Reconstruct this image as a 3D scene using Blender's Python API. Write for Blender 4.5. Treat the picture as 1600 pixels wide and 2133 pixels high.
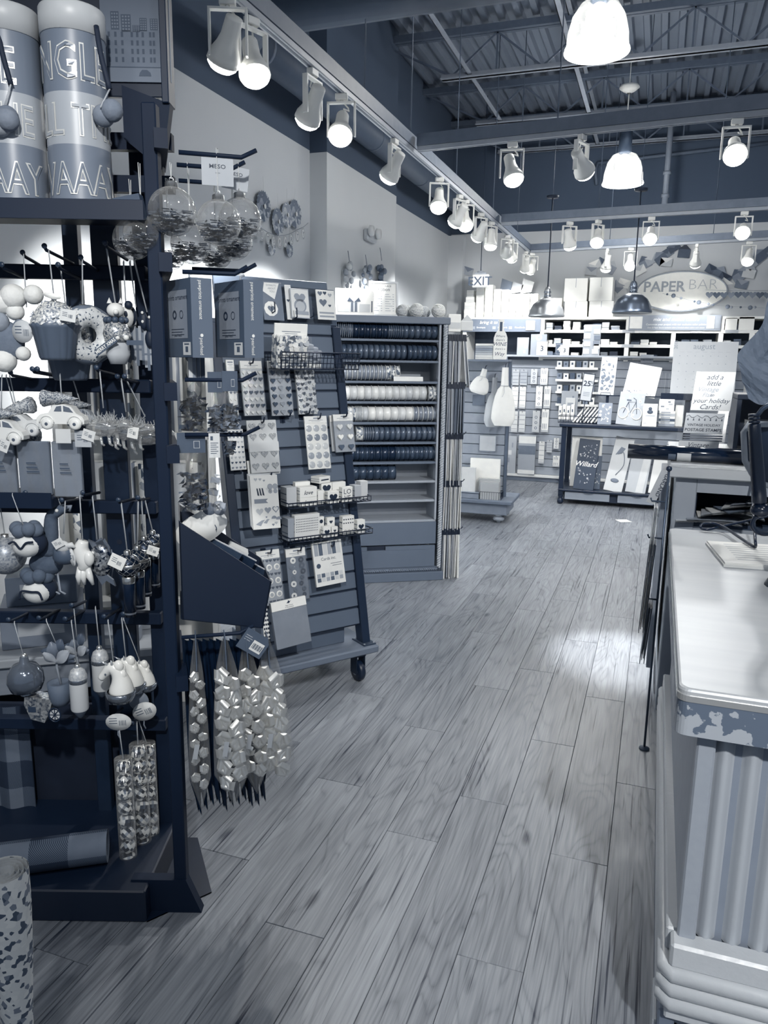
import bpy, math, random
from mathutils import Vector, Matrix, Quaternion

for _o in list(bpy.data.objects):
    bpy.data.objects.remove(_o)
SC = bpy.context.scene
COL = SC.collection
rnd = random.Random(7)
PI = math.pi

# ---------------------------------------------------------------- camera
CAM_H, FOC = 1.5, 1584.0
def _n(v): return Vector(v).normalized()
_Y = _n((575, -306, FOC)); _Z = -_n((-120, 7930, FOC)); _Z = (_Z - _Y * _Z.dot(_Y)).normalized(); _X = _Y.cross(_Z)
ROT = Matrix((_X, _Y, _Z))                                  # camera (right, down, forward) -> room
cam = bpy.data.objects.new('camera', bpy.data.cameras.new('camera'))
cam.data.sensor_fit = 'VERTICAL'; cam.data.sensor_height = 36.0
cam.data.lens = 36.0 * FOC / 2133.0
cam.data.clip_start = 0.05; cam.data.clip_end = 60
_r, _d, _f = (ROT @ Vector(a) for a in ((1, 0, 0), (0, 1, 0), (0, 0, 1)))
_m = Matrix((_r, -_d, -_f)).transposed().to_4x4(); _m.translation = (0, 0, CAM_H)
cam.matrix_world = _m
COL.objects.link(cam); SC.camera = cam

# ---------------------------------------------------------------- world, exposure
SC.view_settings.view_transform = 'Standard'; SC.view_settings.look = 'None'
SC.view_settings.gamma = 1.0; SC.view_settings.use_curve_mapping = False
SC.view_settings.exposure = 0.52
W = bpy.data.worlds.new('shop_ambient'); SC.world = W; W.use_nodes = True
_bg = W.node_tree.nodes['Background']
_bg.inputs[0].default_value = (0.66, 0.80, 1.0, 1); _bg.inputs[1].default_value = 0.2

def lamp(kind, name, loc, energy, aim=None, size=0.1, spot=60, blend=.5, color=(1, .99, .965), parent=None):
    l = bpy.data.lights.new(name, kind); l.energy = energy; l.color = color
    if kind == 'SPOT': l.spot_size = math.radians(spot); l.spot_blend = blend; l.shadow_soft_size = size
    elif kind == 'POINT': l.shadow_soft_size = size
    elif kind == 'AREA': l.size = size
    o = bpy.data.objects.new(name, l); COL.objects.link(o); o.location = loc
    if aim is not None: o.rotation_euler = (Vector(aim) - Vector(loc)).to_track_quat('-Z', 'Y').to_euler()
    return o
# unseen fill lamps added behind and beside the viewer
LAMPS_BEHIND = [((-1.2, -1.2, 3.9), 24), ((1.6, 0.6, 3.9), 26), ((2.2, 4.6, 3.9), 70)]
for i, (p, e) in enumerate(LAMPS_BEHIND):
    lamp('POINT', 'unseen_fill_lamp', p, e, size=.2)
# unseen spots added out of frame to brighten the rack, stands, table and counters
for p, a_, e, sp in (((.9, 1.2, 2.75), (-1.5, 3.3, 1.0), 150, 45), ((1.3, 2.6, 2.75), (-1.6, 5.1, .9), 230, 40), ((.1, -.5, 2.75), (-1.4, 1.8, 1.3), 170, 42),
                     ((.9, -.9, 2.75), (.55, 1.5, .35), 300, 40), ((1.5, 4.2, 2.75), (-.8, 8.3, .7), 230, 45), ((.35, .9, 2.75), (.45, 3.45, 1.0), 150, 30), ((-.75, .1, 2.75), (-1.25, 1.75, .5), 30, 50)):
    lamp('SPOT', 'unseen_fill_spot', p, e, a_, size=.05, spot=sp, blend=.6)

# ---------------------------------------------------------------- pixel rays -> room points (1600 x 2133 frame)
def ray(px, py): return ROT @ Vector(((px - 800.0) / FOC, (py - 1066.5) / FOC, 1.0))
O0 = Vector((0, 0, CAM_H))
def at(px, py, x=None, y=None, z=None):
    d = ray(px, py)
    t = (z - CAM_H) / d.z if z is not None else y / d.y if y is not None else x / d.x
    return O0 + d * t
def hit(px, py, p, n):
    d = ray(px, py); return O0 + d * ((Vector(p) - O0).dot(n) / d.dot(n))

# ---------------------------------------------------------------- materials
_ST = [(0, (7, 22, 43)), (.12, (20, 36, 58)), (.25, (52, 67, 87)), (.5, (122, 131, 145)), (.75, (186, 190, 194)), (1, (246, 245, 239))]
def tone(v):
    v = max(0, min(1, v))
    for (a, ca), (b, cb) in zip(_ST, _ST[1:]):
        if v <= b:
            k = (v - a) / (b - a); c = [x + (y - x) * k for x, y in zip(ca, cb)]; break
    return tuple(((x / 255 + .055) / 1.055) ** 2.4 if x > 10.3 else x / 255 / 12.92 for x in c) + (1,)
_MC = {}
def M(v, rough=.55, metal=0.0, var=.04, scale=18, bump=0.0, alpha=1.0, emit=0, spec=.5, kind='', stretch=(1, 1, 1)):
    k = (round(v, 3), rough, metal, var, scale, bump, alpha, emit, spec, kind, stretch)
    if k in _MC: return _MC[k]
    m = bpy.data.materials.new(f'{kind or "finish"}_{len(_MC)}'); m.use_nodes = True
    nt = m.node_tree; N, L = nt.nodes, nt.links; b = N['Principled BSDF']
    b.inputs['Roughness'].default_value = rough; b.inputs['Metallic'].default_value = metal
    b.inputs['Specular IOR Level'].default_value = spec
    if emit:
        b.inputs['Base Color'].default_value = tone(v)
        b.inputs['Emission Color'].default_value = (1, .985, .94, 1); b.inputs['Emission Strength'].default_value = emit
        _MC[k] = m; return m
    tc = N.new('ShaderNodeTexCoord'); mp = N.new('ShaderNodeMapping'); nz = N.new('ShaderNodeTexNoise'); mx = N.new('ShaderNodeMix')
    mp.inputs['Scale'].default_value = stretch
    mx.data_type = 'RGBA'; nz.inputs['Scale'].default_value = scale; nz.inputs['Detail'].default_value = 3
    L.new(tc.outputs['Object'], mp.inputs[0]); L.new(mp.outputs[0], nz.inputs['Vector']); L.new(nz.outputs['Fac'], mx.inputs[0])
    mx.inputs[6].default_value = tone(v - var); mx.inputs[7].default_value = tone(v + var)
    L.new(mx.outputs[2], b.inputs['Base Color'])
    if bump:
        bp = N.new('ShaderNodeBump'); bp.inputs['Strength'].default_value = bump; bp.inputs['Distance'].default_value = .004
        L.new(nz.outputs['Fac'], bp.inputs['Height']); L.new(bp.outputs[0], b.inputs['Normal'])
    if alpha < 1: b.inputs['Alpha'].default_value = alpha
    _MC[k] = m; return m
def film(name, v=.9, base=.06, rough=.08, bump=0.0, edge=.55):
    """clear plastic or thin glass: see-through face on, reflecting towards its edges"""
    if name in _MC: return _MC[name]
    m = bpy.data.materials.new(name); m.use_nodes = True; nt = m.node_tree; N, L = nt.nodes, nt.links
    N.remove(N['Principled BSDF']); out = N['Material Output']
    t = N.new('ShaderNodeBsdfTransparent'); g = N.new('ShaderNodeBsdfGlossy'); d = N.new('ShaderNodeBsdfDiffuse')
    g.inputs['Roughness'].default_value = rough; g.inputs['Color'].default_value = (1, 1, 1, 1); d.inputs['Color'].default_value = tone(v)
    lw = N.new('ShaderNodeLayerWeight'); lw.inputs['Blend'].default_value = .35
    mr = N.new('ShaderNodeMapRange'); mr.inputs[3].default_value = base; mr.inputs[4].default_value = edge
    L.new(lw.outputs['Facing'], mr.inputs[0])
    m1 = N.new('ShaderNodeMixShader'); m2 = N.new('ShaderNodeMixShader'); m2.inputs[0].default_value = .35
    L.new(g.outputs[0], m2.inputs[1]); L.new(d.outputs[0], m2.inputs[2])
    L.new(mr.outputs[0], m1.inputs[0]); L.new(t.outputs[0], m1.inputs[1]); L.new(m2.outputs[0], m1.inputs[2]); L.new(m1.outputs[0], out.inputs[0])
    if bump:
        nz = N.new('ShaderNodeTexNoise'); nz.inputs['Scale'].default_value = 45; bp = N.new('ShaderNodeBump'); bp.inputs['Strength'].default_value = bump
        L.new(nz.outputs['Fac'], bp.inputs['Height']); L.new(bp.outputs[0], g.inputs['Normal']); L.new(bp.outputs[0], lw.inputs['Normal'])
    _MC[name] = m; return m
def glitter(name, v0, v1, scale=300, metal=.6, rough=.25):
    if name in _MC: return _MC[name]
    m = bpy.data.materials.new(name); m.use_nodes = True; nt = m.node_tree; N, L = nt.nodes, nt.links; b = N['Principled BSDF']
    tc = N.new('ShaderNodeTexCoord'); vo = N.new('ShaderNodeTexVoronoi'); vo.inputs['Scale'].default_value = scale
    rp = N.new('ShaderNodeValToRGB'); rp.color_ramp.elements[0].color = tone(v0); rp.color_ramp.elements[1].color = tone(v1)
    rp.color_ramp.elements[0].position = .2; rp.color_ramp.elements[1].position = .8
    L.new(tc.outputs['Object'], vo.inputs['Vector']); L.new(vo.outputs['Color'], rp.inputs[0]); L.new(rp.outputs[0], b.inputs['Base Color'])
    bp = N.new('ShaderNodeBump'); bp.inputs['Strength'].default_value = .6; bp.inputs['Distance'].default_value = .003
    L.new(vo.outputs['Color'], bp.inputs['Height']); L.new(bp.outputs[0], b.inputs['Normal'])
    b.inputs['Metallic'].default_value = metal; b.inputs['Roughness'].default_value = rough
    _MC[name] = m; return m
def pattern(name, tones, scale=30, kind='voronoi', rough=.5, stretch=(1, 1, 1), rot=0, hard=True):
    """flat print: voronoi cells, stripes or checks between the given tones"""
    if name in _MC: return _MC[name]
    m = bpy.data.materials.new(name); m.use_nodes = True; nt = m.node_tree; N, L = nt.nodes, nt.links; b = N['Principled BSDF']
    b.inputs['Roughness'].default_value = rough
    tc = N.new('ShaderNodeTexCoord'); mp = N.new('ShaderNodeMapping'); mp.inputs['Scale'].default_value = stretch; mp.inputs['Rotation'].default_value = (0, rot, 0)
    L.new(tc.outputs['Object'], mp.inputs[0])
    rp = N.new('ShaderNodeValToRGB'); cr = rp.color_ramp
    cr.interpolation = 'CONSTANT' if hard else 'LINEAR'
    while len(cr.elements) < len(tones): cr.elements.new(.5)
    for i, t in enumerate(tones):
        cr.elements[i].position = i / len(tones); cr.elements[i].color = tone(t)
    if kind == 'voronoi':
        x = N.new('ShaderNodeTexVoronoi'); x.inputs['Scale'].default_value = scale; o = x.outputs['Color']
    elif kind == 'dots':
        x = N.new('ShaderNodeTexVoronoi'); x.inputs['Scale'].default_value = scale; o = x.outputs['Distance']
    elif kind == 'noise':
        x = N.new('ShaderNodeTexNoise'); x.inputs['Scale'].default_value = scale; x.inputs['Detail'].default_value = 4; o = x.outputs['Fac']
    elif kind == 'stripe':
        x = N.new('ShaderNodeTexWave'); x.inputs['Scale'].default_value = scale; o = x.outputs['Fac']
    L.new(mp.outputs[0], x.inputs['Vector']); L.new(o, rp.inputs[0]); L.new(rp.outputs[0], b.inputs['Base Color'])
    _MC[name] = m; return m
# recurring finishes
BLACK = M(.06, .5, var=.02); BLACKM = M(.065, .6, spec=.25, var=.015); WIRE = M(.08, .35, .3, var=.01)
WHITE = M(.95, .5, var=.012); PAPER = M(.9, .6, var=.015); CREAM = M(.82, .6, var=.02); GREY = M(.5, .6); DGREY = M(.28, .55); MGREY = M(.4, .55); LGREY = M(.68, .55)
INK = M(.08, .6, var=.01); SILVER = M(.85, .22, .9, var=.03); STRING = M(.72, .7)
CLEAR = film('clear_plastic_film', .9, .10, .1, .25, .6); GLASS = film('thin_clear_glass', .95, .05, .03, 0, .75); ACRYL = film('clear_acrylic', .9, .05, .12, 0, .22)

# ---------------------------------------------------------------- mesh building
class MB:
    def __init__(s): s.v = []; s.f = []; s.mi = []; s.sm = []; s.X = Matrix.Identity(4); s.m = 0
    def add(s, vs, fs, smooth=False):
        b = len(s.v); X = s.X
        s.v += [tuple(X @ Vector(p)) for p in vs]
        for f in fs: s.f.append(tuple(i + b for i in f)); s.mi.append(s.m); s.sm.append(smooth)
        return s
    def box(s, x0, x1, y0, y1, z0, z1, c=0.0):
        if c <= 0:
            vs = [(x, y, z) for z in (z0, z1) for y in (y0, y1) for x in (x0, x1)]
            return s.add(vs, [(0, 2, 3, 1), (4, 5, 7, 6), (0, 1, 5, 4), (2, 6, 7, 3), (0, 4, 6, 2), (1, 3, 7, 5)])
        lo, hi = (x0, y0, z0), (x1, y1, z1); vs = []; idx = {}
        for sx in (0, 1):
            for sy in (0, 1):
                for sz in (0, 1):
                    for ax in range(3):
                        p = []
                        for a, sg in enumerate((sx, sy, sz)):
                            e = hi[a] if sg else lo[a]
                            p.append(e if a == ax else e + (-c if sg else c))
                        idx[sx, sy, sz, ax] = len(vs); vs.append(p)
        fs = []
        for ax in range(3):
            o = [a for a in range(3) if a != ax]
            for sg in (0, 1):
                q = []
                for a, b in ((0, 0), (1, 0), (1, 1), (0, 1)):
                    t = [0, 0, 0]; t[ax] = sg; t[o[0]] = a; t[o[1]] = b; q.append(idx[t[0], t[1], t[2], ax])
                fs.append(q if (sg == 1) == (ax != 1) else q[::-1])
            for a in (0, 1):
                for b in (0, 1):
                    t = [0, 0, 0]; t[o[0]] = a; t[o[1]] = b; q = []
                    for sg, k in ((0, 0), (0, 1), (1, 1), (1, 0)):
                        t[ax] = sg; q.append(idx[t[0], t[1], t[2], o[k]])
                    fs.append(q)
        for sx in (0, 1):
            for sy in (0, 1):
                for sz in (0, 1): fs.append([idx[sx, sy, sz, a] for a in range(3)])
        return s.add(vs, fs)
    def cbox(s, c, d, ch=0.0): return s.box(c[0] - d[0] / 2, c[0] + d[0] / 2, c[1] - d[1] / 2, c[1] + d[1] / 2, c[2] - d[2] / 2, c[2] + d[2] / 2, ch)
    def bar(s, a, b, w, h=None, up=(0, 0, 1)):
        a, b = Vector(a), Vector(b); t = (b - a).normalized(); u = Vector(up)
        if abs(t.dot(u)) > .98: u = Vector((0, 1, 0))
        r = t.cross(u).normalized(); u = r.cross(t); h = h or w
        vs = [p + r * (i * w / 2) + u * (j * h / 2) for p in (a, b) for i, j in ((-1, -1), (1, -1), (1, 1), (-1, 1))]
        return s.add(vs, [(3, 2, 1, 0), (4, 5, 6, 7), (0, 1, 5, 4), (1, 2, 6, 5), (2, 3, 7, 6), (3, 0, 4, 7)])
    def tube(s, pts, r, n=6, closed=False):
        pts = [Vector(p) for p in pts]; k = len(pts); rs = r if isinstance(r, (list, tuple)) else [r] * k
        vs = []; prev = None
        for i, p in enumerate(pts):
            if closed: t = pts[(i + 1) % k] - pts[i - 1]
            else: t = pts[min(i + 1, k - 1)] - pts[max(i - 1, 0)]
            t = t.normalized() if t.length > 1e-9 else Vector((0, 0, 1))
            if prev is None:
                u = Vector((0, 0, 1)) if abs(t.z) < .9 else Vector((1, 0, 0)); u = (u - t * u.dot(t)).normalized()
            else:
                u = prev - t * prev.dot(t); u = u.normalized() if u.length > 1e-6 else prev
            prev = u; w = t.cross(u)
            vs += [p + (u * math.cos(a) + w * math.sin(a)) * rs[i] for a in (2 * PI * j / n for j in range(n))]
        fs = [(i * n + j, i * n + (j + 1) % n, ((i + 1) % k) * n + (j + 1) % n, ((i + 1) % k) * n + j) for i in range(k if closed else k - 1) for j in range(n)]
        if not closed: fs += [tuple(range(n))[::-1], tuple(range((k - 1) * n, k * n))]
        return s.add(vs, fs, n > 4)
    def lathe(s, prof, n=20, c=(0, 0, 0), axis='z', a0=0.0, a1=2 * PI, smooth=True, wob=None):
        full = abs(a1 - a0 - 2 * PI) < 1e-6; m = n if full else n + 1; vs = []
        for r, h in prof:
            for j in range(m):
                a = a0 + (a1 - a0) * j / n; q = r * (wob(a, h) if wob else 1)
                p = (q * math.cos(a), q * math.sin(a), h)
                if axis == 'y': p = (p[0], h, p[1])
                elif axis == 'x': p = (h, p[0], p[1])
                vs.append((p[0] + c[0], p[1] + c[1], p[2] + c[2]))
        fs = [(i * m + j, i * m + (j + 1) % m, (i + 1) * m + (j + 1) % m, (i + 1) * m + j) for i in range(len(prof) - 1) for j in range(n)]
        return s.add(vs, fs, smooth)
    def disc(s, c, r, n=20, nrm=(0, 0, 1)):
        nrm = Vector(nrm).normalized(); u = nrm.orthogonal().normalized(); w = nrm.cross(u)
        return s.add([Vector(c) + (u * math.cos(2 * PI * j / n) + w * math.sin(2 * PI * j / n)) * r for j in range(n)], [tuple(range(n))])
    def ball(s, c, r, n=12, k=8, sc=(1, 1, 1)):
        prof = [(math.sin(PI * i / k), -math.cos(PI * i / k)) for i in range(k + 1)]
        X = s.X; s.X = X @ Matrix.Translation(c) @ Matrix.Diagonal((r * sc[0], r * sc[1], r * sc[2], 1)); s.lathe(prof, n); s.X = X; return s
    def prism(s, poly, y0, y1):
        """polygon in the XZ plane, extruded in Y (y0 is the face towards -Y)"""
        n = len(poly); vs = [(x, y0, z) for x, z in poly] + [(x, y1, z) for x, z in poly]
        A = sum(poly[i][0] * poly[(i + 1) % n][1] - poly[(i + 1) % n][0] * poly[i][1] for i in range(n))
        fr = tuple(range(n)) if A > 0 else tuple(range(n))[::-1]
        fs = [fr, tuple(i + n for i in fr[::-1])]
        for i in range(n):
            a, b = fr[i], fr[(i + 1) % n]; fs.append((b, a, a + n, b + n))
        return s.add(vs, fs)
    def flat(s, poly, y=0.0):
        n = len(poly); A = sum(poly[i][0] * poly[(i + 1) % n][1] - poly[(i + 1) % n][0] * poly[i][1] for i in range(n))
        return s.add([(x, y, z) for x, z in poly], [tuple(range(n)) if A > 0 else tuple(range(n))[::-1]])
    def rect(s, x0, x1, z0, z1, y=0.0): return s.flat([(x0, z0), (x1, z0), (x1, z1), (x0, z1)], y)
    def grid(s, fn, nu, nv, smooth=True, closed=False):
        vs = [fn(i / nu, j / nv) for j in range(nv + 1) for i in range(nu + 1)]
        return s.add(vs, [(j * (nu + 1) + i, j * (nu + 1) + i + 1, (j + 1) * (nu + 1) + i + 1, (j + 1) * (nu + 1) + i) for j in range(nv) for i in range(nu)], smooth)
    def heart(s, cx, cz, w, y=0.0, th=0.0):
        p = []
        for i in range(16):
            t = 2 * PI * i / 16; p.append((cx + w / 2 * math.sin(t) ** 3, cz + w / 32 * (13 * math.cos(t) - 5 * math.cos(2 * t) - 2 * math.cos(3 * t) - math.cos(4 * t))))
        return s.prism(p, y - th, y) if th else s.flat(p, y)
    def text(s, txt, h, x, z, y=0.0, al='c', w=0.0, sh=0.0, sx=1.0, fn=None):
        vs, fs, wd = text_mesh(txt, w, sh); k = h / .72
        ox = x - (wd * k * sx / 2 if al == 'c' else wd * k * sx if al == 'r' else 0)
        pts = [(ox + a * k * sx, y, z + b * k) for a, b in vs]
        if fn: pts = [fn(p) for p in pts]
        return s.add(pts, fs)
    def build(s, name, mats, parent=None, loc=None, smooth=None):
        me = bpy.data.meshes.new(name); me.from_pydata(s.v, [], s.f)
        for m in (mats if isinstance(mats, (list, tuple)) else [mats]): me.materials.append(m)
        me.polygons.foreach_set('material_index', s.mi); me.polygons.foreach_set('use_smooth', s.sm if smooth is None else [smooth] * len(s.f))
        me.update()
        o = bpy.data.objects.new(name, me); COL.objects.link(o)
        if parent is not None: o.parent = parent
        if loc is not None: o.location = loc
        return o
_TX = {}
def text_mesh(txt, w=0.0, sh=0.0):
    k = (txt, w, sh)
    if k not in _TX:
        c = bpy.data.curves.new('lettering', 'FONT'); c.body = txt; c.offset = w; c.shear = sh; c.resolution_u = 2; c.fill_mode = 'FRONT'
        o = bpy.data.objects.new('lettering', c); me = bpy.data.meshes.new_from_object(o)
        vs = [(v.co.x, v.co.y) for v in me.vertices]; fs = []
        for p in me.polygons:
            q = list(p.vertices); A = sum(vs[q[i]][0] * vs[q[(i + 1) % len(q)]][1] - vs[q[(i + 1) % len(q)]][0] * vs[q[i]][1] for i in range(len(q)))
            fs.append(tuple(q) if A > 0 else tuple(q[::-1]))
        x0 = min((a for a, b in vs), default=0); x1 = max((a for a, b in vs), default=0)
        _TX[k] = ([(a - x0, b) for a, b in vs], fs, x1 - x0)
        bpy.data.objects.remove(o); bpy.data.meshes.remove(me); bpy.data.curves.remove(c)
    return _TX[k]

# ---------------------------------------------------------------- things and parts
USED = {}
def tag(o, label, cat, group=None, kind=None):
    o['label'] = label; o['category'] = cat
    if group: o['group'] = group
    if kind: o['kind'] = kind
    return o
def thing(name, label, cat, loc=(0, 0, 0), rz=0.0, group=None, mat=None):
    o = bpy.data.objects.new(name, None); o.empty_display_size = .05; COL.objects.link(o)
    if mat is not None: o.matrix_world = mat
    else: o.location = loc; o.rotation_euler = (0, 0, rz)
    return tag(o, label, cat, group)
def kids(o): return [c for c in KID.get(o.name, [])]
KID = {}
def copy_tree(src, label=None, group=None, mat=None, loc=None, rz=None):
    def cp(o, par):
        c = o.copy(); COL.objects.link(c)
        if par is not None: c.parent = par
        for ch in o.children: cp(ch, c)
        return c
    c = cp(src, None)
    if label: c['label'] = label
    if group: c['group'] = group
    if mat is not None: c.matrix_world = mat
    if loc is not None: c.location = loc
    if rz is not None: c.rotation_euler = (0, 0, rz)
    return c
def struct(o): o['kind'] = 'structure'; return o
def frame(p, xdir, lean=0.0):
    """local X along xdir (horizontal), local Y into the fixture, Z up leaning back by lean (radians)"""
    x = Vector((xdir[0], xdir[1], 0)).normalized(); y = Vector((0, 0, 1)).cross(x); z = Vector((0, 0, 1))
    c, s_ = math.cos(lean), math.sin(lean); y2 = y * c - z * s_; z2 = z * c + y * s_
    m = Matrix((x, y2, z2)).transposed().to_4x4(); m.translation = p; return m
def T(x, y, z): return Matrix.Translation((x, y, z))
def RX(a): return Matrix.Rotation(a, 4, 'X')
def RY(a): return Matrix.Rotation(a, 4, 'Y')
def RZ(a): return Matrix.Rotation(a, 4, 'Z')
class Fx:
    """a fixture's face: pixel -> local (u, w) on the plane `off` metres in front of it"""
    def __init__(s, m): s.m = m; s.i = m.inverted(); s.n = (m.to_3x3() @ Vector((0, 1, 0))).normalized()
    def uw(s, px, py, off=0.0):
        p = s.i @ hit(px, py, s.m @ Vector((0, -off, 0)), s.n); return p.x, p.z
    def M(s, u, w, off=0.0): return s.m @ T(u, -off, w)
ORD = 'first second third fourth fifth sixth seventh eighth ninth tenth eleventh twelfth thirteenth fourteenth fifteenth sixteenth seventeenth eighteenth nineteenth twentieth'.split()
ORD += ['twenty-' + x for x in ORD[:9]] + ['thirtieth']
# ================================================================ the room
XW, YB, ZC = -2.775, 10.4, 4.56
ZL = 3.14                                                    # paint line between light wall and dark upper wall
PAINT_L = M(.76, .8, var=.012, scale=3); PAINT_D = M(.29, .85, var=.012, scale=2)
b = MB(); b.box(XW - .12, XW, -1.0, YB + .12, 0, ZL); wl = struct(b.build('wall_left', PAINT_L))
b = MB(); b.box(XW - .12, XW, -1.0, YB + .12, ZL, ZC + .2); b.build('upper_paint', PAINT_D, wl)
b = MB(); b.box(XW, XW + .15, 5.94, 7.66, 0, ZL - .02); b.build('pilaster', M(.8, .8, var=.01, scale=3), wl)
b = MB(); b.box(XW, XW + .15, 5.94, 7.66, ZL - .02, ZC + .2); b.build('pilaster_head', PAINT_D, wl)
b = MB(); b.box(XW, 4.2, YB, YB + .12, 0, 3.17); wb = struct(b.build('wall_back', PAINT_L))
b = MB(); b.box(XW, 4.2, YB, YB + .12, 3.17, ZC + .2); b.build('upper_paint', PAINT_D, wb)
b = MB(); b.box(XW, XW + .2, YB - .12, YB, 0, 3.14); b.build('corner_column', PAINT_L, wb)
b = MB(); b.box(XW, XW + .02, -1, YB, 0, .1); struct(b.build('baseboard_left', M(.5, .5)))

# corrugated roof deck: each flute is real geometry, ribs running with the depth of the shop
b = MB(); DECK = M(.46, .6, var=.02, scale=4); x = XW; pr = []
while x < 4.3:
    pr += [(x, 0), (x + .05, 0), (x + .065, -.045), (x + .115, -.045), (x + .13, 0)]; x += .155
vs = [(px, y, ZC + .05 + pz) for y in (-1.0, YB + .1) for px, pz in pr]; n = len(pr)
b.add(vs, [(i, i + 1, n + i + 1, n + i) for i in range(n - 1)]); ce = struct(b.build('ceiling', DECK))

# floor boards
def wood_floor():
    m = bpy.data.materials.new('wood_plank_vinyl'); m.use_nodes = True; nt = m.node_tree; N, L = nt.nodes, nt.links; bs = N['Principled BSDF']
    tc = N.new('ShaderNodeTexCoord'); oi = N.new('ShaderNodeObjectInfo')
    def math_(op, a, b_=None, c=None):
        x = N.new('ShaderNodeMath'); x.operation = op
        for i, q in enumerate((a, b_, c)):
            if q is None: continue
            if isinstance(q, (int, float)): x.inputs[i].default_value = q
            else: L.new(q, x.inputs[i])
        return x.outputs[0]
    off = N.new('ShaderNodeVectorMath'); off.operation = 'MULTIPLY_ADD'; off.inputs[1].default_value = (1, 1, 1)
    rv = N.new('ShaderNodeCombineXYZ'); L.new(math_('MULTIPLY', oi.outputs['Random'], 37.0), rv.inputs[0]); L.new(math_('MULTIPLY', oi.outputs['Random'], 91.0), rv.inputs[1])
    L.new(tc.outputs['Object'], off.inputs[0]); L.new(rv.outputs[0], off.inputs[2]); V = off.outputs[0]
    def noise(scale, det, mp, dist=0):
        q = N.new('ShaderNodeMapping'); q.inputs['Scale'].default_value = mp; L.new(V, q.inputs[0])
        x = N.new('ShaderNodeTexNoise'); x.inputs['Scale'].default_value = scale; x.inputs['Detail'].default_value = det; x.inputs['Distortion'].default_value = dist
        L.new(q.outputs[0], x.inputs['Vector']); return x.outputs['Fac']
    field = noise(1.0, 2, (7.0, .9, 1), .6)
    rings = math_('PINGPONG', math_('MULTIPLY', field, 26.0), 1.0)
    ringline = math_('POWER', rings, 3.0)
    fine = noise(1.0, 5, (160, 5, 1)); mid = noise(1.0, 3, (22, 1.3, 1)); blot = noise(1.0, 2, (5, 2, 1))
    vq = N.new('ShaderNodeMapping'); vq.inputs['Scale'].default_value = (4.6, 2.0, 1); L.new(V, vq.inputs[0])
    vo = N.new('ShaderNodeTexVoronoi'); vo.inputs['Scale'].default_value = 1.0; vo.inputs['Randomness'].default_value = 1; L.new(vq.outputs[0], vo.inputs['Vector'])
    kn = N.new('ShaderNodeMapRange'); kn.inputs[1].default_value = .03; kn.inputs[2].default_value = .10; kn.inputs[3].default_value = .34; kn.inputs[4].default_value = 0; L.new(vo.outputs['Distance'], kn.inputs[0])
    crack = N.new('ShaderNodeMapRange'); crack.inputs[1].default_value = .62; crack.inputs[2].default_value = .67; crack.inputs[3].default_value = 0; crack.inputs[4].default_value = .36
    L.new(noise(1.0, 3, (85, 1.3, 1), .4), crack.inputs[0])
    v = math_('ADD', .55, math_('MULTIPLY', math_('SUBTRACT', fine, .5), .62))
    v = math_('ADD', v, math_('MULTIPLY', math_('SUBTRACT', mid, .5), .40))
    v = math_('ADD', v, math_('MULTIPLY', math_('SUBTRACT', blot, .5), .16))
    v = math_('SUBTRACT', v, math_('MULTIPLY', ringline, .17))
    v = math_('SUBTRACT', v, kn.outputs[0]); v = math_('SUBTRACT', v, crack.outputs[0])
    v = math_('ADD', v, math_('MULTIPLY', math_('SUBTRACT', oi.outputs['Random'], .5), .16))
    rp = N.new('ShaderNodeValToRGB'); cr = rp.color_ramp
    for i, t in enumerate((0, .25, .5, .75, 1)):
        e = cr.elements[0] if i == 0 else cr.elements[1] if i == 4 else cr.elements.new(t)
        e.position = t
    for e in cr.elements: e.color = tone(.06 + .62 * e.position)
    L.new(v, rp.inputs[0]); L.new(rp.outputs[0], bs.inputs['Base Color'])
    bs.inputs['Roughness'].default_value = .42; bs.inputs['Specular IOR Level'].default_value = .4
    bp = N.new('ShaderNodeBump'); bp.inputs['Strength'].default_value = .25; bp.inputs['Distance'].default_value = .002; L.new(v, bp.inputs['Height']); L.new(bp.outputs[0], bs.inputs['Normal'])
    return m
b = MB(); b.box(XW, 4.2, -1, YB, -.2, -.006); fl = struct(b.build('floor', M(.2, .7)))
WF = wood_floor(); PW, PL = .172, 1.22
b = MB(); b.box(-PW / 2 + .0006, PW / 2 - .0006, -PL / 2 + .0007, PL / 2 - .0007, -.006, 0, .0012); pk0 = b.build('plank', WF, fl)
first = True
for i in range(-16, 24):
    x = -.115 + i * PW
    if x < XW or x > 4.1: continue
    y = .35 + (i * 0.413) % 1.0 * PL - (1 if x < -.5 else 0)
    if x > .5 and i % 1 == 0: y += 0
    while y < YB + .6:
        vis = (x < .45) or y > 6
        if vis and y - PL / 2 < YB:
            o = pk0 if first else pk0.copy()
            if not first: COL.objects.link(o)
            first = False; o.location = (x, y, 0)
            if rnd.random() < .5: o.rotation_euler = (0, 0, PI)
        y += PL
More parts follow.
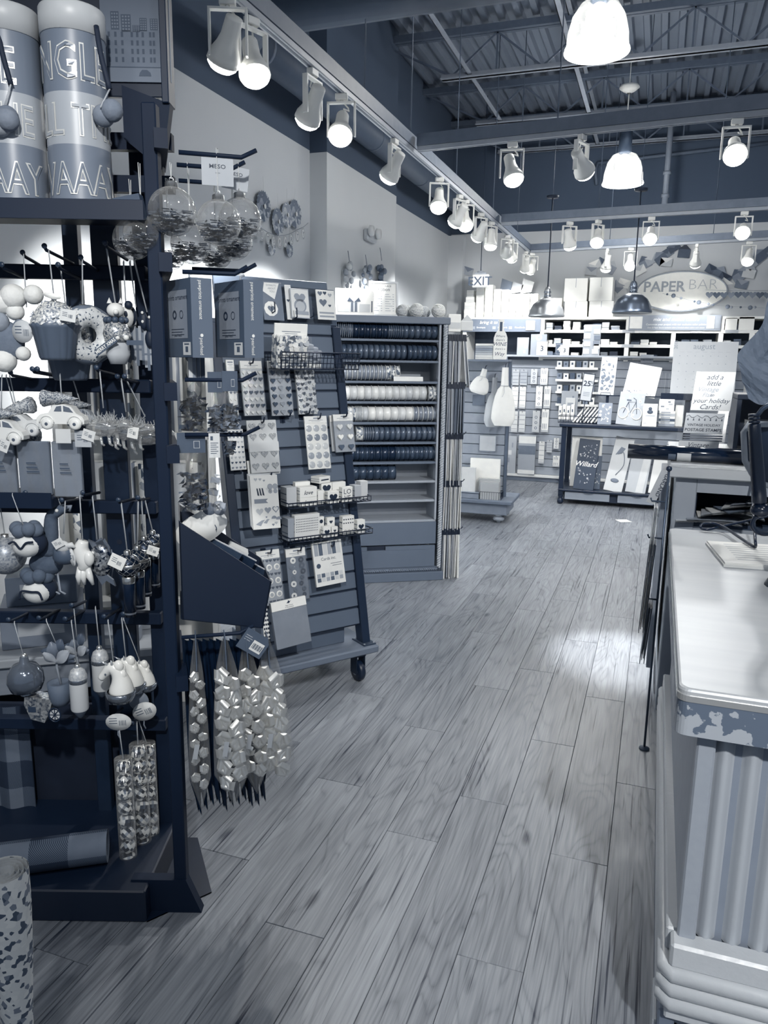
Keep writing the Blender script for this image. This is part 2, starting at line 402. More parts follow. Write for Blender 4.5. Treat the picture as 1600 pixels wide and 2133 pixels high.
# ---------------------------------------------------------------- roof joists
JST = M(.36, .6); JLT = M(.56, .5)  # paler tone puts the light on the bottom chords into their colour
for k, y in enumerate((3.1, 4.6, 6.1, 7.55, 9.0, 10.25)):
    t = thing('roof_joist', f'open-web steel roof joist, {ORD[5 - k]} one out from the back wall', 'joist', (0, y, 4.1), group='roof joists under the metal deck')
    b = MB(); b.box(XW, 4.2, -.05, -.008, .36, .42); b.box(XW, 4.2, .008, .05, .36, .42); b.build('top_chord', JST, t)
    b = MB(); b.box(XW + .62, 4.2, -.05, -.012, 0, .008); b.box(XW + .62, 4.2, -.018, -.012, 0, .045); b.box(XW + .62, 4.2, .012, .05, 0, .008); b.box(XW + .62, 4.2, .012, .018, 0, .045); b.build('bottom_chord', JLT, t)
    xs = XW + .62; px = (XW + .04, .36)
    b = MB(); b.bar((px[0], 0, .36), (xs + .1, 0, .03), .018); b.build('web_bar', JST, t)
    x = xs + .1
    while x < 3.6:
        for a, c in (((x, .03), (x + .42, .36)), ((x + .42, .36), (x + .84, .03)), ((x + .42, .36), (x + .42, .03))):
            b = MB(); b.bar((a[0], 0, a[1]), (c[0], 0, c[1]), .016); b.build('web_bar', JST, t)
        x += .84
for k, (x, ya, yb, za, zb) in enumerate(((-1.9, 4.6, 10.3, 4.12, 4.12), (-.95, 3.1, 10.3, 4.12, 4.12), (1.05, 4.6, 10.3, 4.12, 4.12), (-1.0, 3.1, 10.3, 4.5, 4.5))):
    b = MB(); b.box(x, x + .045, ya, yb, za, za + .006); b.box(x, x + .006, ya, yb, za, za + .045)
    tag(b.build('joist_bridging', JLT), ['grey angle brace across the joists closest to the light side wall', 'grey angle brace running across the bottom joist chords mid ceiling', 'grey angle brace across the joists beyond the pale sprinkler pipe', 'grey angle brace lying under the roof deck mid ceiling'][k], 'brace', 'joist bracing')
# ducts and pipes
def pipe(name, label, cat, pts, r, mat, n=14, group=None): b = MB(); b.tube(pts, r, n); return b.build(name, mat) if label is None else tag(b.build(name, mat), label, cat, group)
DUCT = M(.3, .55, var=.015)
t = thing('air_duct', 'dark round ventilation duct along the light wall with an elbow', 'duct', (0, 0, 0))
xd, zd = -2.49, 3.39
b = MB(); b.tube([(xd, 4.22 + .25, zd), (xd, 7, zd), (xd, 10.38, zd)], .105, 18); b.build('straight_run', DUCT, t)
b = MB(); b.tube([(xd + .25 - .25 * math.cos(a), 4.22 + .25 - .25 * math.sin(a), zd) for a in (k * PI / 12 for k in range(7))], .105, 18); b.build('elbow', DUCT, t)
b = MB(); b.tube([(xd + .25, 4.22, zd), (0, 4.22, zd + .01), (3.0, 4.22, zd + .02)], .105, 18); b.build('cross_run', DUCT, t)
for yy in (4.6, 5.3, 6.6, 8.0, 9.3): b = MB(); b.tube([(xd, yy, zd), (xd, yy + .03, zd)], .109, 18); b.build('joint_ring', DUCT, t)
p1 = at(1384, 430, y=10.0)
t = thing('sprinkler_pipe', 'pale vertical pipe dropping from the roof near the back wall', 'pipe', (p1.x, p1.y, p1.z))
b = MB(); b.tube([(0, 0, 0), (0, 0, .5), (0, 0, ZC - p1.z)], .033, 12); b.build('riser', M(.5, .5), t)
for z in (.1, .35): b = MB(); b.tube([(0, 0, z), (0, 0, z + .035)], .046, 12); b.build('coupling', M(.5, .5), t)
p2 = at(1245, 340, y=10.36); p3 = at(1600, 298, y=10.36)
t = thing('branch_pipe', 'dark horizontal pipe with a drop leg high on the back wall', 'pipe')
b = MB(); b.tube([p2, p3], .022, 8); b.build('run', M(.36, .5), t)
b = MB(); b.tube([p2, p2 + Vector((-.02, 0, -.1)), at(1243, 385, y=10.36)], .02, 8); b.build('drop_leg', M(.36, .5), t)
for k, (px, py, yy) in enumerate(((855, 310, 4.95), (950, 395, 6.6), (1160, 292, 4.9), (760, 200, 4.2), (1027, 450, 7.6), (1078, 480, 7.65), (1246, 460, 7.6), (1490, 440, 7.55), (1270, 505, 9.55), (1485, 500, 9.3))):
    a = at(px, py, y=yy)
    pipe('suspension_wire', f'thin track hanger wire, {ORD[k]} counted from the air duct elbow', 'wire', [a, (a.x, a.y, ZC)], .004, M(.35, .5), 5, 'track hanger wires')
# ---------------------------------------------------------------- light tracks and heads
ZT = 2.8; TRK = M(.62, .45); TRKD = M(.42, .5)
def track(label, a, c, rows=1):
    t = thing('light_track', label, 'light track', a); d = Vector(c) - Vector(a); L_ = d.length; t.rotation_euler = (0, 0, math.atan2(d.y, d.x))
    b = MB(); b.box(0, L_, -.025, .025, .03, .10); b.build('steel_strut', TRKD, t)
    b = MB(); b.box(0, L_, -.02, .02, .0, .03, .003); b.build('rail', TRK, t)
    b = MB(); b.box(0, L_, -.006, .006, -.001, .0); b.build('slot', M(.3), t)
    return t
track('long white light track running beside the light wall', (-1.6, .6, ZT), (-1.6, 9.75, ZT))
track('white cross track nearest the hanging glass lamp', (-1.55, 4.93, ZT), (2.2, 4.62, ZT))
track('white cross track behind the small glass pendant', (-1.55, 7.68, ZT), (2.2, 7.38, ZT))
track('white cross track in front of the oval sign', (-1.57, 9.62, ZT), (2.2, 9.05, ZT))
HW = M(.95, .4, var=.01); LAMPF = M(1, .3, emit=9)
def make_head(proto=None):
    t = thing('spotlight', 'x', 'spotlight', (0, 0, 0), group='white gimbal spotlights on the tracks')
    b = MB(); b.box(-.03, .03, -.016, .016, -.03, 0, .003); b.build('adapter', HW, t)
    b = MB()
    for sx in (-1, 1): b.box(sx * .068 - .004, sx * .068 + .004, -.013, .013, -.2, -.042)
    b.box(-.072, .072, -.013, .013, -.046, -.038); b.tube([(0, 0, -.03), (0, 0, -.045)], .008, 8); b.build('yoke', HW, t)
    h = MB(); h.lathe([(0, .085), (.03, .085), (.032, .08), (.034, .02), (.042, -.01), (.06, -.05), (.0625, -.075), (.057, -.075), (.05, -.055)], 20); ho = h.build('housing', HW, t, (0, 0, -.15))
    l = MB(); l.lathe([(.058, -.072), (.055, -.088), (.04, -.103), (.02, -.11), (0, -.112)], 20); l.build('lamp_face', LAMPF, ho)
    b = MB(); b.tube([(0, 0, -.03), (.03, .03, -.06), (.035, .02, -.075), (.01, .0, -.07)], .004, 6); b.build('cable', HW, t)
    return t
HEAD0 = None; NH = 0
def head(x, y, aim, e, rz=0.0, label='', spot=62, blend=.7, z=ZT):
    global HEAD0
    d = Vector(aim) - Vector((x, y, z - .15)); d.normalize()
    if HEAD0 is None: HEAD0 = make_head(); t = HEAD0
    else: t = copy_tree(HEAD0)
    t['label'] = label; t.location = (x, y, z); t.rotation_euler = (0, 0, rz)
    for c in t.children:
        if c.name.startswith('housing'):
            c.rotation_mode = 'QUATERNION'; c.rotation_quaternion = (RZ(-rz).to_3x3() @ d).to_track_quat('-Z', 'Y')
    q = Vector((x, y, z - .15)) + d * .13
    if e: lamp('SPOT', 'spot_beam', q, e, q + d, size=.035, spot=spot, blend=blend)
    return t
xt = -1.6; SPW = 1.0
for (y, aim, e, rz, lb, sp) in (
    (2.72, (-2.77, 3.5, 1.1), 290, .4, 'brightest spotlight nearest the poster, on the track by the wall', 62),
    (2.9, (-.9, 2.2, .6), 30, 1.2, 'spotlight beside the brightest one above the poster corner', 60),
    (3.46, (-2.77, 4.3, 1.2), 430, 1.5, 'spotlight turned to the wall, seen side on, ahead of the wire bracket', 62),
    (3.80, (-1.2, 2.4, .9), 40, .2, 'spotlight facing us in a wide square bracket below the duct', 60),
    (4.62, (-2.77, 5.3, 1.2), 540, 1.5, 'lone spotlight just before the first cross track', 62),
    (5.62, (-1.25, 4.2, .4), 28, .5, 'glowing spotlight first after the cross track meets the wall track', 60),
    (6.22, (-2.62, 6.8, 1.4), 560, 1.2, 'spotlight of a close pair over the bookcase, turned to the pilaster', 62),
    (6.42, (-1.0, 4.9, .3), 30, .4, 'glowing spotlight of the close pair over the ribbon bookcase', 60),
    (7.0, (-2.7, 8.2, 1.3), 200, 1.0, 'spotlight after the glowing pair on the wall track', 70),
    (7.45, (-1.6, 7.2, .8), 40, 1.0, 'small spotlight just before the second cross track joins', 70),
    (8.25, (-2.2, 10.2, 1.7), 65, .6, 'small spotlight just after the second cross track joins', 75),
    (8.5, (-1.6, 10, 1.5), 80, .6, 'small bright spotlight above the white gift boxes by the exit sign', 75),
    (9.45, (-1.9, 10.3, 1.8), 22, 1.3, 'spotlight near the far end of the wall track', 80)):
    head(xt, y, aim, e * SPW, rz, lb, sp)
for (px, py, yy, aim, e, rz, lb) in (
    (1068, 296, 4.9, (-.07, 3.95, 0), 520, .1, 'glowing spotlight first from the wall on the nearest cross track'),
    (1215, 285, 4.86, (.4, 7.6, .8), 170, 1.2, 'spotlight seen side on, nearer the wall than the small glass pendant'),
    (1536, 250, 4.78, (.35, 2.6, .9), 30, .1, 'spotlight on the nearest cross track beyond the vertical pipe'),
    (1188, 462, 7.65, (-.6, 8.6, .5), 110, .6, 'first spotlight from the wall on the middle cross track'),
    (1248, 460, 7.6, (-.6, 5.6, .3), 35, .9, 'second spotlight from the wall on the middle cross track'),
    (1358, 452, 7.57, (-.15, 4.9, .3), 45, .1, 'third spotlight from the wall on the middle cross track'),
    (1552, 440, 7.5, (.3, 4.6, 1.0), 35, .1, 'spotlight beyond the vertical pipe on the middle cross track'),
    (1113, 530, 9.6, (-1.9, 10.3, 1.9), 20, .2, 'spotlight at the wall end of the back cross track'),
    (1268, 522, 9.5, (-.9, 9.85, 1.2), 38, 1.5, 'unlit-looking spotlight over the stacked white cartons'),
    (1316, 520, 9.48, (-.35, 8.3, .8), 70, .1, 'dazzling spotlight above the dark metal pendant'),
    (1452, 510, 9.35, (.3, 10.3, 1.6), 50, 1.5, 'spotlight turned to the wall above the oval sign'),
    (1562, 503, 9.25, (.6, 8.0, .8), 60, .1, 'dazzling spotlight beside the envelope garland')):
    a = at(px, py, z=ZT); y0, k_ = ((4.93, -.31 / 3.75) if yy < 5 else (7.68, -.30 / 3.75) if yy < 8 else (9.62, -.57 / 3.77)); head(a.x, y0 + k_ * (a.x + 1.55), aim, e * SPW, rz, lb, 19 if px == 1068 else 70, .9 if px == 1068 else .7)
# prismatic high-bay pendants
def high_bay(px, py, y, label, e, drop):
    a = at(px, py, y=y)
    t = thing('high_bay_lamp', label, 'pendant lamp', a, group='ribbed glass high-bay lamps')
    b = MB(); b.lathe([(.2, 0), (.205, .012), (.195, .03), (.19, .1), (.165, .2), (.12, .27), (.05, .3)], 40, wob=lambda A, h: 1 + .008 * math.cos(A * 20)); b.build('ribbed_shade', film('prismatic_glass', .9, .16, .15, .6, .8), t)
    b = MB(); b.tube([(.2 * math.cos(k * PI / 16), .2 * math.sin(k * PI / 16), 0) for k in range(32)], .009, 8, True); b.build('rim', M(.9, .2, emit=.8), t)
    b = MB(); b.ball((0, 0, .17), .085, 16, 10, (1, 1, 1.35)); b.build('bulb', M(1, .3, emit=4), t)
    b = MB(); b.lathe([(0, .5), (.06, .5), (.065, .49), (.065, .3), (.05, .29), (0, .29)], 20); b.build('ballast', M(.3, .4, .5), t)
    b = MB(); b.tube([(0, 0, .5), (0, 0, drop)], .006, 6); b.tube([(0, 0, drop), (0, 0, ZC - a.z + .02)], .004, 5); b.build('rod', HW, t)
    b = MB(); b.lathe([(0, drop), (.09, drop), (.1, drop - .02), (.06, drop - .05), (.02, drop - .07)], 20); b.build('canopy', HW, t)
    lamp('POINT', 'high_bay_glow', a + Vector((0, 0, -.05)), e, size=.16)
high_bay(1243, 108, 5.5, 'big glowing ribbed glass lamp highest in view', 38, .95)
high_bay(1297, 383, 8.6, 'smaller glowing ribbed glass lamp on a rod below a round canopy', 40, .92)
# metal dome pendants
def dome(px, py, y, label, v, ztop):
    a = at(px, py, y=y); t = thing('dome_pendant', label, 'pendant lamp', a)
    pr = [(.178, 0), (.182, .012), (.174, .03), (.165, .07), (.135, .125), (.09, .16), (.05, .178), (.034, .19), (.032, .26), (.024, .28), (.012, .29)]
    b = MB(); b.lathe(pr, 36); b.build('shade', M(v, .3, .85, var=.06, scale=9), t)
    b = MB(); b.lathe([(r - .004, h + .002) for r, h in pr[:7]], 36); b.build('shade_lining', M(.8, .4), t)
    b = MB(); b.lathe([(.036, .2), (.037, .205), (.036, .21)], 20); b.lathe([(.036, .235), (.037, .24), (.036, .245)], 20); b.build('socket_ring', M(.5, .3, .8), t)
    b = MB(); b.tube([(0, 0, .29), (0, 0, ztop - a.z)], .006, 6); b.build('cord', INK, t)
    b = MB(); b.tube([(0, 0, ztop - a.z), (0, 0, ZC - a.z + .02)], .003, 5); b.build('hanger_wire', M(.3, .5), t)
    b = MB(); b.lathe([(0, ztop - a.z + .02), (.06, ztop - a.z + .01), (.055, ztop - a.z - .01), (0, ztop - a.z - .012)], 18); b.build('canopy', INK, t)
    b = MB(); b.ball((0, 0, .09), .035, 12, 8); b.build('bulb', M(.95, .3), t)
dome(1138, 660, 8.0, 'pale brushed metal dome pendant in front of the white gift boxes', .72, 3.1)
dome(1316, 652, 7.7, 'darker metal dome pendant hanging beside the oval sign', .42, 3.06)
# ================================================================ checkout counters
def corrugated(b, x0, x1, z0, z1, y, pitch=.05, amp=.012):
    n = int((x1 - x0) / pitch * 8); vs = []
    for z in (z0, z1):
        for i in range(n + 1):
            x = x0 + (x1 - x0) * i / n; vs.append((x, y + amp * math.cos(2 * PI * (x - x0) / pitch), z))
    b.add(vs, [(i, i + 1, n + 2 + i, n + 1 + i) for i in range(n)], True)
CPAINT = M(.66, .45, var=.015, scale=6, bump=.05); CBAND = M(.72, .35, var=.012, scale=60, bump=.25)
ZINC = M(.74, .46, .3, var=.05, scale=7, stretch=(.35, 3, 1)); ZEDGE = M(.86, .25, .7, var=.03, scale=20)
def worn_paint():
    m = bpy.data.materials.new('worn_zinc_apron'); m.use_nodes = True; nt = m.node_tree; N, L = nt.nodes, nt.links; bs = N['Principled BSDF']; bs.inputs['Roughness'].default_value = .42
    tc = N.new('ShaderNodeTexCoord'); sx = N.new('ShaderNodeSeparateXYZ'); nz = N.new('ShaderNodeTexNoise'); nz.inputs['Scale'].default_value = 38; nz.inputs['Detail'].default_value = 6
    L.new(tc.outputs['Object'], sx.inputs[0]); L.new(tc.outputs['Object'], nz.inputs['Vector'])
    def mm(op, a, b_):
        x = N.new('ShaderNodeMath'); x.operation = op
        for i, q in enumerate((a, b_)):
            if isinstance(q, (int, float)): x.inputs[i].default_value = q
            else: L.new(q, x.inputs[i])
        return x.outputs[0]
    # chipped paint: most worn along the lower edge and the corner
    lim = mm('ADD', mm('MULTIPLY', mm('SUBTRACT', sx.outputs[2], .805), 4.6), mm('MULTIPLY', mm('SUBTRACT', sx.outputs[0], .08), .5))
    d = mm('SUBTRACT', nz.outputs['Fac'], mm('ADD', lim, .34)); rp = N.new('ShaderNodeValToRGB'); cr = rp.color_ramp
    cr.elements[0].position = .49; cr.elements[1].position = .51; cr.elements[0].color = tone(.38); cr.elements[1].color = tone(.64)
    L.new(mm('ADD', d, .5), rp.inputs[0]); L.new(rp.outputs[0], bs.inputs['Base Color']); return m
t = thing('checkout_counter', 'zinc-topped checkout counter with corrugated front panels and worn apron', 'counter', (0, 0, 0))
x0, x1, y0, y1 = .082, 1.25, 1.465, 3.0
def rounded_slab(b, x0, x1, y0, y1, z0, z1, r, e=.006):
    pts = [(x1, y0)]
    for cx, cy, a0 in ((x0 + r, y0 + r, -PI / 2), (x0 + r, y1 - r, -PI)):
        pts += [(cx + r * math.cos(a0 - k * PI / 12), cy + r * math.sin(a0 - k * PI / 12)) for k in range(7)]
    pts += [(x1, y1)]; pts = pts[::-1]; n = len(pts)
    def ring(z, d): return [(x + (d if x < x1 else 0), y + (d if y < (y0 + y1) / 2 else -d), z) for x, y in pts]
    vs = ring(z0, 0) + ring(z1 - e, 0) + ring(z1 - e * .3, e * .3) + ring(z1, e)
    fs = [(k * n + i, k * n + (i + 1) % n, (k + 1) * n + (i + 1) % n, (k + 1) * n + i) for k in range(3) for i in range(n)]
    fs += [tuple(range(n))[::-1], tuple(range(3 * n, 4 * n))]
    b.add(vs, fs)
b = MB(); rounded_slab(b, x0, x1, y0, y1, .887, .9, .022); b.build('zinc_top', ZINC, t)
b = MB(); rounded_slab(b, x0 - .0015, x1, y0 - .0015, y1 + .0015, .874, .888, .022, .002); b.build('edge_trim', ZEDGE, t)
b = MB(); rounded_slab(b, x0, x1, y0, y1, .805, .875, .022, .001); b.build('worn_apron', worn_paint(), t)
bx, by = .128, 1.512
b = MB(); b.box(bx + .012, x1 - .02, by + .03, y1 - .03, .1, .806); b.build('cabinet_body', M(.5, .5, var=.02), t)
b = MB(); b.box(bx, bx + .035, by, by + .04, .33, .806, .004); b.build('corner_post', M(.6, .4, var=.02, bump=.1, scale=60), t)
b = MB(); corrugated(b, bx + .03, x1 - .02, .33, .806, by + .022); b.build('corrugated_panel', CPAINT, t)
b = MB(); corrugated(b, bx + .02, x1 - .02, .02, .2, by + .022); b.build('corrugated_panel', CPAINT, t)
b = MB(); b.box(bx - .012, x1 - .02, by - .03, by + .02, .28, .335, .006); b.box(bx - .0205, bx + .0135, by + .021, y1 - .04, .2805, .3345, .004); b.build('ledge', CBAND, t)
for k in range(3):
    z = .265 - k * .034
    b = MB(); b.tube([(x1 - .02, by - .025, z), (bx - .004, by - .025, z), (bx - .016, by - .013, z), (bx - .016, y1 - .04, z)], .0185, 10); b.build('half_round_moulding', CBAND, t)
b = MB(); b.box(bx - .012, x1 - .02, by - .022, by + .02, .15, .182, .004); b.box(bx - .0125, bx + .0135, by + .021, y1 - .04, .1505, .1815, .004); b.build('lower_band', CBAND, t)
b = MB(); b.box(bx + .002, bx + .014, by + .035, y1 - .05, .335, .8); b.build('side_panel', M(.58, .5), t)
b = MB(); b.box(bx - .022, bx + .012, by - .0, 2.72, 0, .15, .004); b.build('base_plinth', M(.42, .5, var=.02), t)
b = MB(); b.box(bx - .03, bx - .02, by + .02, 1.66, 0, .1, .003); b.build('corner_guard', LGREY, t)
# price-list pad on the counter
a = at(1507, 1181, z=.9); t = thing('paper_pad', 'thick white paper pad lying on the zinc counter under the black cord', 'pad', (a.x, a.y, .9), .12)
b = MB(); b.box(0, .36, 0, .3, 0, .008); b.build('lower_sheets', PAPER, t)
b = MB(); b.box(.004, .36, .003, .3, .008, .014); b.build('upper_sheets', WHITE, t)
b = MB(); [b.box(.05, .30, .05 + k * .03, .055 + k * .03, .0141, .0142) for k in range(8)]; b.build('printed_lines', M(.6), t)
# raised counter behind
t = thing('raised_counter', 'raised grey counter with zinc edge and open paper cubby behind the checkout', 'counter', (0, 0, 0))
x0, x1, y0, y1 = .07, 1.3, 3.33, 4.35
b = MB(); b.box(x0, x1, y0, y1, 1.045, 1.1, .005); b.build('zinc_top', ZINC, t)
b = MB(); b.box(x0 - .001, x1, y0 - .002, y0 + .01, 1.09, 1.098); b.build('edge_trim', ZEDGE, t)
b = MB(); b.box(x0 + .03, x0 + .115, y0 + .035, y1 - .02, 0, 1.045, .004); b.box(x0 + .115, x1, y0 + .035, y0 + .06, .985, 1.045); b.box(x0 + .115, x1, y0 + .45, y1 - .02, 0, 1.045); b.build('cabinet_body', M(.6, .5, var=.02), t)
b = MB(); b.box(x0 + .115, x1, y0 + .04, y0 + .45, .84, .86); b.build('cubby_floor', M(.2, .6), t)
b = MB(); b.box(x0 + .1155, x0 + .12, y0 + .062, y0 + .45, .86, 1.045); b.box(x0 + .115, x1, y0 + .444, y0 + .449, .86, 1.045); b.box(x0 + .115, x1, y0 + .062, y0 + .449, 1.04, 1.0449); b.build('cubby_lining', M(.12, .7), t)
b = MB(); b.box(x0 + .115, x1, y0 + .04, y0 + .06, 0, .84); b.build('lower_front', M(.6, .5), t)
for k in range(9):
    xx = .24 + (k * .37) % .34; z = .861 + k * .0105
    o = MB(); w = .18 + .1 * rnd.random(); d = .12 + .05 * rnd.random(); c = rnd.uniform(0, .025)
    o.grid(lambda u, v: ((u - .5) * w, (v - .5) * d, c * math.sin(u * PI) * (1 - v) + .002 * math.sin(9 * v)), 6, 3)
    o.grid(lambda u, v: ((.5 - u) * w, (v - .5) * d, c * math.sin(u * PI) * (1 - v) + .002 * math.sin(9 * v) - .004), 6, 3)
    ob = o.build('paper_sheet', M((.7, .55, .85, .62, .8, .4, .75, .5, .66)[k], .6)); ob.location = (xx, 3.40 + .010 * (k % 3), z + .004); ob.rotation_euler = (0, 0, rnd.uniform(-.4, .4))
    tag(ob, f'curled {("slate", "grey", "white", "mid grey", "pale", "dark", "light grey", "dull grey", "silver grey")[k]} paper sheet in the counter cubby, {("bottom", "second", "third", "fourth", "fifth", "sixth", "seventh", "eighth", "top")[k]} of the heap', 'paper', 'loose papers in the counter cubby')
# box tray of papers
b = MB(); b.box(0, .3, 0, .18, 0, .035, .003); o = b.build('paper_box', M(.52, .6)); o.location = (.9, 3.42, .861); tag(o, 'flat grey carton under the loose papers in the counter cubby', 'box')
# black roll
a = at(1310, 921, y=3.46); c = at(1572, 944, y=3.46)
t = thing('wrap_roll', 'glossy black roll of wrap lying across the raised counter, overhanging its end', 'roll', (a.x, 3.46, 1.1325), -.02)
ln = c.x - a.x + .1; b = MB(); b.lathe([(.03, 0), (.032, .0), (.032, ln), (.03, ln)], 28, axis='x'); b.build('wrapped_roll', M(.05, .12, spec=.7, var=.008), t)
b = MB(); b.lathe([(.03, 0), (.024, .002), (.022, .03), (0, .03)], 24, axis='x'); b.lathe([(.03, ln), (0, ln)], 24, axis='x'); b.build('core_end', M(.12, .6), t)
b = MB(); b.lathe([(.0322, 0), (.0322, .055)], 12, (.20, 0, 0), axis='x', a0=PI * .95, a1=PI * 1.45); b.build('white_label', M(.8, .3), t)
b = MB(); b.lathe([(.0324, 0), (.0324, .03)], 8, (.165, 0, 0), axis='x', a0=PI * 1.0, a1=PI * 1.3); b.build('round_sticker', M(.35, .3), t)
# tiered acrylic stamp stand
a = at(1450, 925, z=1.1); a = Vector((.205, 3.72, 1.1))
t = thing('acrylic_stand', 'clear tiered acrylic stand holding vintage stamp cards on the raised counter', 'display stand', a, .12)
L1, L2 = .42, .36
def plate(name, w, z0, h, y, lean, mat, th=.004, x=0.0, xs=0.0):
    b = MB(); b.X = T(x, y, z0) @ RX(-lean) @ Matrix(((1, 0, xs, 0), (0, 1, 0, 0), (0, 0, 1, 0), (0, 0, 0, 1))); b.box(-w / 2, w / 2, 0, th, 0, h, .001); return b.build(name, mat, t)
SHX = .12
plate('back_plate', .215, .02, .36, .16, .35, ACRYL, x=.02, xs=SHX); plate('front_plate', .215, .0, .03, -.05, .35, ACRYL, xs=SHX)
b = MB(); b.box(-.1, .12, -.05, .17, 0, .004); b.build('base_plate', ACRYL, t)
def card(name, x, y, z, w, h, lean, v, lines, parent=t, sh=.0):
    b = MB(); X = T(x, y, z) @ RX(-lean) @ Matrix(((1, 0, sh, 0), (0, 1, 0, 0), (0, 0, 1, 0), (0, 0, 0, 1))); b.X = X; b.box(-w / 2, w / 2, 0, .003, 0, h); o = b.build(name, M(v, .5), parent)
    b = MB(); b.X = X
    for k, (tx, hh, zz, vv, s_, wt) in enumerate(lines): b.text(tx, hh, 0, zz, -.0006, 'c', wt, s_)
    b.build('lettering', M(lines[0][3], .6), o); return o
card('sign_card', .035, .07, .20, .17, .185, .35, .8, [('add a', .024, .148, .2, .3, 0), ('little', .024, .118, .2, .3, 0), ('to', .014, .067, .2, .3, 0), ('your holiday', .022, .036, .2, .3, 0), ('Cards!', .024, .006, .2, .3, 0)], sh=SHX)
o = [c for c in t.children if c.name.startswith('sign_card')][0]; b = MB(); b.X = T(.035, .07, .20) @ RX(-.35) @ Matrix(((1, 0, SHX, 0), (0, 1, 0, 0), (0, 0, 1, 0), (0, 0, 0, 1))); b.text('Vintage', .022, -.02, .09, -.0006, 'c', 0, .3); b.text('Flair', .02, -.018, .064, -.0006, 'c', 0, .3); b.build('pale_lettering', M(.58, .6), o)
k_ = card('stamp_card', .0, .0, .1, .165, .095, .35, .68, [('VINTAGE HOLIDAY', .0115, .034, .08, 0, .01), ('POSTAGE STAMPS', .014, .01, .08, 0, .015)], sh=SHX)
b = MB(); b.X = T(0, 0, .1) @ RX(-.35) @ Matrix(((1, 0, SHX, 0), (0, 1, 0, 0), (0, 0, 1, 0), (0, 0, 0, 1)))
b.tube([(-.08 + .16 * i / 14, -.001, .078 + .007 * math.sin(i * 1.9)) for i in range(15)], .0009, 4)
for i in range(7): b.flat([(-.075 + i * .024, .06), (-.068 + i * .024, .06), (-.0715 + i * .024, .074)][::1], -.0007)
b.build('light_string_print', M(.15), k_)
b = MB(); b.X = T(0, 0, .066) @ RX(-.35) @ Matrix(((1, 0, SHX, 0), (0, 1, 0, 0), (0, 0, 1, 0), (0, 0, 0, 1))); [b.box(-.085, .085, -.002, .004, k * .011, k * .011 + .005) for k in range(3)]; b.build('stamp_sheet', M(.3, .4), t)
card('stamp_card', -.02, -.032, .012, .17, .058, .35, .72, [('Vintage', .022, .03, .15, .3, 0), ('Stamps', .022, .004, .15, .3, 0)], sh=SHX)
# acrylic bin with foldable disc
t = thing('acrylic_bin', 'clear acrylic bin with a dark round foldable label and white ribbons inside', 'bin', (.5, 3.66, 1.1), .08)
b = MB()
for q in ((-.12, .16, -.09, -.086, 0, .17), (-.12, .16, .086, .09, 0, .17), (-.12, -.116, -.09, .09, 0, .17), (.156, .16, -.09, .09, 0, .17), (-.12, .16, -.09, .09, 0, .004)): b.box(*q)
b.build('bin_walls', ACRYL, t)
b = MB(); b.disc((-.062, -.0925, .125), .044, 28, (0, -1, 0)); o = b.build('round_label', M(.33, .5), t)
b = MB(); b.text('foldable', .02, -.062, .118, -.0935, 'c', 0, .3); b.build('lettering', M(.06), o)
for k in range(7):
    b = MB(); r = rnd.uniform(.03, .05); px, pz = -.06 + k * .03, .02 + .02 * (k % 3)
    b.grid(lambda u, v: (px + r * math.cos(u * 3.6 + k), -.05 + .03 * (k % 4) + .04 * (v - .5), pz + r + r * math.sin(u * 3.6 + k) * .8), 10, 2)
    b.build('ribbon_loop', M((.9, .8, .95)[k % 3], .4), t)
# dark ledge with cup, behind
t = thing('counter_ledge', 'dark raised ledge on the counter carrying the white cup', 'ledge', (.36, 4.0, 1.1))
b = MB(); b.box(0, .6, 0, .3, .245, .27, .003); b.build('ledge_top', M(.12, .5), t)
b = MB(); b.box(0, .02, 0, .3, 0, .245); b.box(.58, .6, 0, .3, 0, .245); b.box(.02, .58, .28, .3, 0, .245); b.build('ledge_sides', M(.14, .5), t)
for k in range(3):
    b = MB(); b.ball((0, 0, .03), .03, 12, 8, (1.2, .9, 1)); o = b.build('packet', M((.75, .5, .8)[k], .5)); o.location = (.45 + k * .085, 4.06, 1.101); tag(o, f'small rounded packet under the dark counter ledge, {ORD[k]} from the acrylic bin', 'packet', 'packets under the ledge')
def cup(x, y, label, v=.86):
    t = thing('paper_cup', label, 'cup', (x, y, 1.37))
    b = MB(); b.lathe([(0, 0), (.026, 0), (.036, .145), (.035, .146)], 28); b.build('cup_wall', M(v, .45), t)
    b = MB(); b.lathe([(.038, .144), (.039, .15), (.037, .156), (.034, .158), (.03, .152), (0, .152)], 28); b.build('lid', M(.93, .3), t)
    return t
t = cup(.435, 4.09, 'white paper drink cup with a dark straw on the counter ledge')
b = MB(); b.tube([(0, 0, .15), (.008, 0, .215)], .0035, 8); b.build('straw', M(.25, .4), t)
t = cup(.515, 4.14, 'plain pale paper cup without a straw on the counter ledge', .8)
